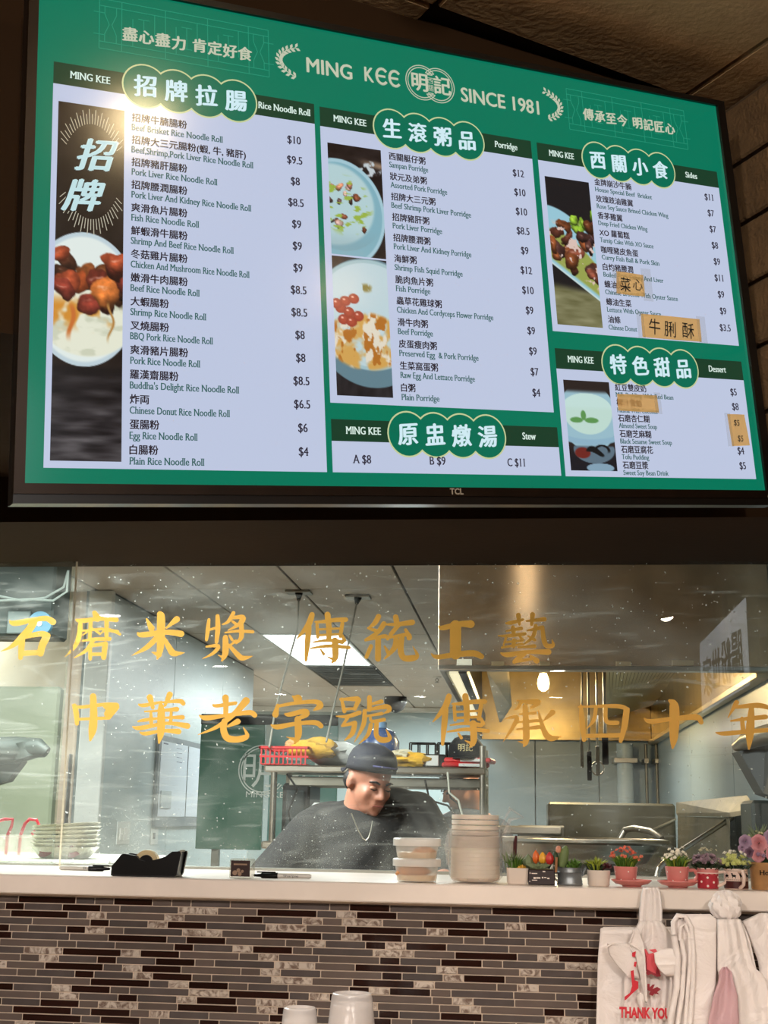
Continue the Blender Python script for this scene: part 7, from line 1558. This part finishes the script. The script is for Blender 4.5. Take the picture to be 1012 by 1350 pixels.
cloth([(1170, 847, 866), (1178, 845, 870), (1200, 842, 872), (1216, 841, 872)], YB1-0.006, M_film2, 'handle_loop', g1, 16, 16, fold=lambda u, v: 0.006*math.sin(u*3.14)+0.0016*math.sin(u*26), thick=0.004)
cloth([(1214, 842, 871), (1222, 838, 877), (1232, 832, 884), (1250, 826, 889), (1300, 822, 889), (1470, 818, 888)], YB1-0.016, M_film2, 'front_sheet', g1, 26, 34, fold=lambda u, v: 0.004*math.sin(u*9)+0.0015*math.sin(u*30+v*9))
# turned-back flaps with their rolled edges
cloth([(1244, 800, 833), (1258, 802, 838), (1272, 812, 840), (1290, 830, 842)], YB1-0.028, M_film2, 'folded_flap', g1, 14, 12, fold=lambda u, v: 0.010*math.sin(u*2.6)*(1-v))
cloth([(1224, 834, 840), (1244, 829, 848), (1262, 838, 850), (1300, 846, 852), (1322, 850, 852)], YB1-0.036, M_film2, 'folded_flap', g1, 10, 20, fold=lambda u, v: 0.008*u)
cloth([(1309, 841, 847), (1314, 838, 851), (1330, 842, 850), (1334, 847, 850)], YB1-0.032, M_film2, 'folded_flap', g1, 8, 14, fold=lambda u, v: 0.006*math.sin(u*3))
b = MB(); b.tube([P(x, y, YB1-0.036) for x, y in ((800, 1248), (806, 1244.5), (818, 1245), (830, 1249), (836, 1258))], 0.0018, 8); b.tube([P(x, y, YB1-0.042) for x, y in ((836, 1227), (829, 1244), (842, 1251), (849, 1262), (851, 1300), (851, 1320))], 0.0018, 8); b.build('rolled_edge', M_film2, g1, smooth=True)
def printed(polys, m, name, Y, parent):
    b_ = MB()
    for pl in polys: b_.add([P(x, y, Y) for x, y in pl], [tuple(range(len(pl)))])
    return b_.build(name, m, parent)
YF = YB1-0.0295
M_rpink = mat('faded_red_print', rgb(214, 78, 88), rough=0.45)
printed([[(845, 1252), (851, 1251), (855, 1258), (852, 1270), (847, 1284), (849, 1264)], [(855, 1252), (864, 1251), (867, 1256), (861, 1256)], [(855, 1258), (861, 1256), (867, 1268), (870, 1286), (862, 1285), (853, 1282), (852, 1272)]], M_rpink, 'red_print', YF-0.008, g1)
printed([[(833, 1256), (838, 1254), (837, 1262), (833, 1261)], [(836, 1268), (839, 1268), (838, 1275), (835, 1274)], [(831, 1280), (835, 1279), (836, 1292), (841, 1294), (841, 1303), (834, 1309), (826, 1317), (823, 1319), (823, 1314), (830, 1309), (833, 1300), (832, 1290)]], M_rprint, 'red_print', YF-0.0085, g1)
printed([[(853, 1297), (856, 1297), (856, 1302), (860, 1298), (863, 1298), (860, 1304), (866, 1301), (871, 1304), (866, 1308), (869, 1311), (862, 1310), (860, 1313), (855, 1311), (857, 1307), (853, 1305)], [(866, 1273), (871, 1287), (866, 1288), (858, 1284), (854, 1286), (851, 1283), (853, 1278), (858, 1281), (864, 1284)], [(845, 1251), (848, 1251), (852, 1261), (853, 1280), (851, 1280), (850, 1262)]], M_rdark, 'red_print', YF-0.0095, g1)
V, Fc = lay_text('THANK YOU', 1.0, off=0.045, fit=68); b = MB()
b.add([P(816+x, 1341+x*0.028-y*19, YF-0.0125) for x, y in V], Fc); b.build('red_lettering', M_rprint, g1)

# right bundle
YB2 = 2.55
g2 = thing('carrier_bag', 'larger bundle of plain white carrier bags knotted at the right', 'bag', P(956, 1195, YB2), group='carrier bags hanging from the ledge')
hk2 = thing('bag_hook', 'steel hook under the ledge that holds the knotted plain bags', 'hook', P(956, 1195, 2.6)); hook(hk2, 956, 1184)
kc_ = P(956, 1194, YB2-0.012); r_ = np.random.default_rng(2); b = MB(); n, m_ = 30, 18
for j in range(m_+1):
    t = math.pi*j/m_
    for q in range(n):
        a_ = 2*math.pi*q/n; w = 1+0.10*math.sin(a_*7+3*math.sin(t*2))*math.sin(t)+0.05*math.sin(a_*13+t*5); b.v.append(tuple(kc_+Vector((0.028*w*math.sin(t)*math.cos(a_), 0.022*w*math.sin(t)*math.sin(a_), 0.027*math.cos(t)*w))))
for j in range(m_):
    for q in range(n): b.f.append((j*n+q, (j+1)*n+q, (j+1)*n+(q+1) % n, j*n+(q+1) % n))
b.build('knot', M_film2, g2, smooth=True)
cloth([(1204, 1000, 1012), (1206, 974, 1022), (1232, 985, 1052), (1270, 1000, 1070), (1470, 1002, 1075)], YB2+0.015, M_film2, 'bag_sheet', g2, 16, 26, fold=lambda u, v: 0.004*math.sin(u*8)+0.01*v)
cloth([(1206, 944, 966), (1216, 915, 978), (1240, 908, 988), (1300, 905, 1002), (1470, 903, 1022)], YB2-0.004, M_film2, 'bag_sheet', g2, 30, 36, fold=lambda u, v: 0.006*math.sin(u*7+v*2)+0.002*math.sin(u*25+v*8)+0.004*v)
cloth([(1212, 945, 976), (1240, 945, 984), (1276, 945, 994), (1282, 946, 1004), (1300, 950, 1012), (1470, 956, 1035)], YB2-0.024, M_film2, 'front_sheet', g2, 24, 36, fold=lambda u, v: 0.006*math.sin(u*4+v*3)+0.0018*math.sin(u*21))
cloth([(1275, 952, 958), (1279, 947, 964), (1292, 947, 966), (1312, 940, 972), (1345, 934, 974), (1400, 930, 970)], YB2-0.042, M_pfilm, 'pink_film', g2, 14, 20, fold=lambda u, v: 0.004*math.sin(u*8+v*3))
cloth([(1205, 897, 936), (1209, 890, 945), (1222, 886, 944), (1262, 884, 944), (1470, 872, 940)], YB2-0.020, M_film2, 'bag_sheet', g2, 22, 34, fold=lambda u, v: 0.012*math.sin(u*2.4)*(1-v*0.5))
# long rolled folds at the left of the bundle
for i, (pts, rr) in enumerate(((((888, 1232), (887, 1216), (893, 1207), (903, 1208), (911, 1222), (914, 1260), (913, 1300), (909, 1350), (905, 1420)), 0.0046), (((896, 1240), (897, 1222), (903, 1218), (908, 1232), (909, 1270), (905, 1320), (900, 1400)), 0.0036), (((888, 1234), (893, 1262), (892, 1300), (884, 1340), (878, 1420)), 0.0060), (((898, 1238), (902, 1262), (899, 1310), (893, 1350), (888, 1420)), 0.0044))):
    MB().tube([P(x, y, YB2-0.036) for x, y in pts], rr, 10).build('rolled_fold', M_film2, g2, smooth=True)
cloth([(1206, 895, 904), (1214, 889, 910), (1240, 887, 913), (1300, 886, 913), (1350, 880, 909), (1470, 866, 900)], YB2-0.030, M_film2, 'rolled_sheet', g2, 14, 30, fold=lambda u, v: 0.004*math.sin(u*19))
cloth([(1250, 878, 889), (1256, 862, 892), (1268, 863, 893), (1278, 868, 894), (1287, 878, 893)], YB2-0.034, M_film2, 'crossing_strap', g2, 14, 12, fold=lambda u, v: 0.006*math.sin(v*3.1)+0.001*math.sin(v*24), thick=0.004)

# ------------------------------------------------------------------ lower counter with stacks of frosted cups
lc = tag(MB().box((-1.2, 1.75, 0.86), (1.2, 2.585, 0.90), 0.004).build('lower_counter', M_quartz), 'pale customer counter below the mosaic wall, just under the view', 'countertop')
sd = tag(MB().box((-1.15, 1.82, 0.0), (1.15, 2.57, 0.859), 0.004).build('counter_base', M_dwall), 'plain base cabinet under the lower customer counter', 'cabinet')
M_cup = clear_mat('frosted_cup_plastic', (0.95, 0.94, 0.93, 1), haze=0.42, rough=0.25, hazecol=(0.9, 0.85, 0.83, 1))
for (x0, x1, yt, lab) in ((371, 420, 1324, 'lower stack of upturned frosted cups, left of the pair'), (434, 494, 1305, 'taller stack of upturned frosted cups, right of the pair')):
    Yc = 2.05; a, c = P(x0, yt, Yc), P(x1, yt, Yc); r0 = (c.x-a.x)/2*0.90; cx = (a.x+c.x)/2; zt_ = (P(x0, yt+3, Yc).z); e = thing('cup_stack', lab, 'cups', (cx, Yc, 0.90)); z0 = 0.9005; k2 = 0
    hC = 0.11; zz = zt_
    while zz-hC > z0-0.05:
        zl_ = max(zz-hC, z0); b = MB(); b.lathe([(0.001, zz-0.004), (r0*0.80, zz-0.004), (r0*0.88, zz), (r0*0.95, zz-0.001), (r0*0.99, zz-0.006), (r0*(1.0+0.35*(zz-zl_)/hC), zl_+0.002), (r0*(1.04+0.35*(zz-zl_)/hC), zl_)], (cx, Yc, 0), 36, close=False); b.build('frosted_cup', M_cup, e, smooth=True); zz -= 0.016
        if zz < 0.97: break

# ------------------------------------------------------------------ dining downlights, lit sign
p1, p2 = mirror_lamp(222, 290), mirror_lamp(1336, 645)
ylw = mat('lit_warm_lens', (1, 1, 1, 1), emis=(1.0, 0.76, 0.42, 1), estr=75.0)
print('LAMPS', tuple(p1), tuple(p2), 'ZD', ZD, 'ZC', ZC)
for i, p in enumerate((p1, p2)):
    if abs(p.x) < 3.9 and -9 < p.y < 2.3: downlight(p.x, p.y, ['warm downlight mirrored at the upper left of the television', 'warm downlight mirrored low in the right of the television'][i], r=0.065, spot=DINING_SPOT*0.6, cm=ylw, dome=True)
def mir(x, y):
    q = PZ(x, y, ZD); return q.x, 2*YG-q.y
labs = ['near the left end of the front row', 'second in the front row', 'over the middle aisle', 'fourth in the front row', 'right of the aisle', 'far row left', 'far row middle', 'far row right', 'rear row centre', 'rear row right', 'right wall side']
for i, (x, y) in enumerate(((145, 811), (742, 813), (85, 875), (290, 878), (515, 882), (735, 884), (970, 884), (197, 912), (370, 915), (553, 918), (732, 919))):
    mx_, my_ = mir(x, y)
    if my_ > -11.3 and abs(mx_) < 3.9: downlight(mx_, my_, 'dining room downlight %s, mirrored in the glass' % labs[i], r=0.078, spot=0)
for i, (x, y) in enumerate(((-1.5, 0.9), (-0.62, 0.75), (1.35, 0.7))):
    downlight(x, y, ['downlight above the left of the serving counter', 'downlight above the middle of the serving counter', 'downlight above the right of the serving counter'][i], r=0.055, spot=DINING_SPOT*[1.0, 1.0, 1.0][i], col=(1.0, 0.88, 0.78))
# unseen spots added behind the viewer to brighten the gold lettering
for i, (x, y, tx) in enumerate(((-1.1, -1.9, -0.7), (0.9, -2.1, 0.1))):
    sp = Vector((x, y, ZD-0.16)); tg = Vector((tx, 3.0, E+0.10)); dv = (tg-sp).normalized(); e = thing('track_spotlight', ['track spotlight on the dining ceiling, left one', 'track spotlight on the dining ceiling, right one'][i], 'spotlight', (x, y, ZD))
    MB().tube([(x, y, ZD-0.001), (x, y, ZD-0.13)], 0.008).build('stem', M_black, e); b = MB(); b.tube([sp-dv*0.06, sp+dv*0.06], 0.035, 18); b.build('can', M_black, e, smooth=True)
    b = MB(); b.tube([sp+dv*0.0605, sp+dv*0.062], 0.028, 18); b.build('lens', mat('spot_lens', (1, 1, 1, 1), emis=(1, .85, .66, 1), estr=8.0), e)
    l = bpy.data.lights.new('track_lamp', 'SPOT'); l.energy = ADDED_SPOT; l.spot_size = math.radians(58); l.spot_blend = 0.8; l.shadow_soft_size = 0.05; l.color = (1.0, 0.88, 0.78)
    lo = bpy.data.objects.new('track_lamp', l); COL.objects.link(lo); lo.location = sp+dv*0.07; lo.rotation_euler = dv.to_track_quat('-Z', 'Y').to_euler()
XS = 1.12
def onX(x, y): d = ray(x, y); q = Vector((0, 0, E))+d*(XS/d.x); return q
t1, t2, b1, b2 = onX(983, 788), onX(923, 860), onX(985, 905), onX(923, 938)
ya, yb_ = 2*YG-t1.y, 2*YG-t2.y; z1, z0 = t1.z, b1.z
e = thing('lit_sign', 'long lit white sign with brush characters on the right, mirrored in the glass', 'sign', (XS, (ya+yb_)/2, z0))
z1 = min(z1, ZD-0.03)
MB().box((XS, min(ya, yb_)-0.02, z0-0.02), (XS+0.05, max(ya, yb_)+0.02, z1+0.02), 0.004).build('sign_box', M_black, e)
MB().box((XS-0.004, min(ya, yb_), z0), (XS-0.0005, max(ya, yb_), z1)).build('lit_face', mat('lit_sign_face', (1, 1, 1, 1), emis=(0.8, 0.9, 1.0, 1), estr=3.0), e)
V, Fc = lay_text('腸粉世家', 0.26, align='C', kai=True, bold=0.02, fit=abs(yb_-ya)*0.86); b = MB(); b.add([(XS-0.006, (ya+yb_)/2-x, z0+0.10+y) for x, y in V], Fc); b.build('sign_lettering', M_ink, e)
MB().box((XS+0.02, (ya+yb_)/2-0.03, z1), (XS+0.04, (ya+yb_)/2+0.03, ZD), 0.002).build('sign_hanger', M_black, e)

bpy.data.objects.remove(_fo)
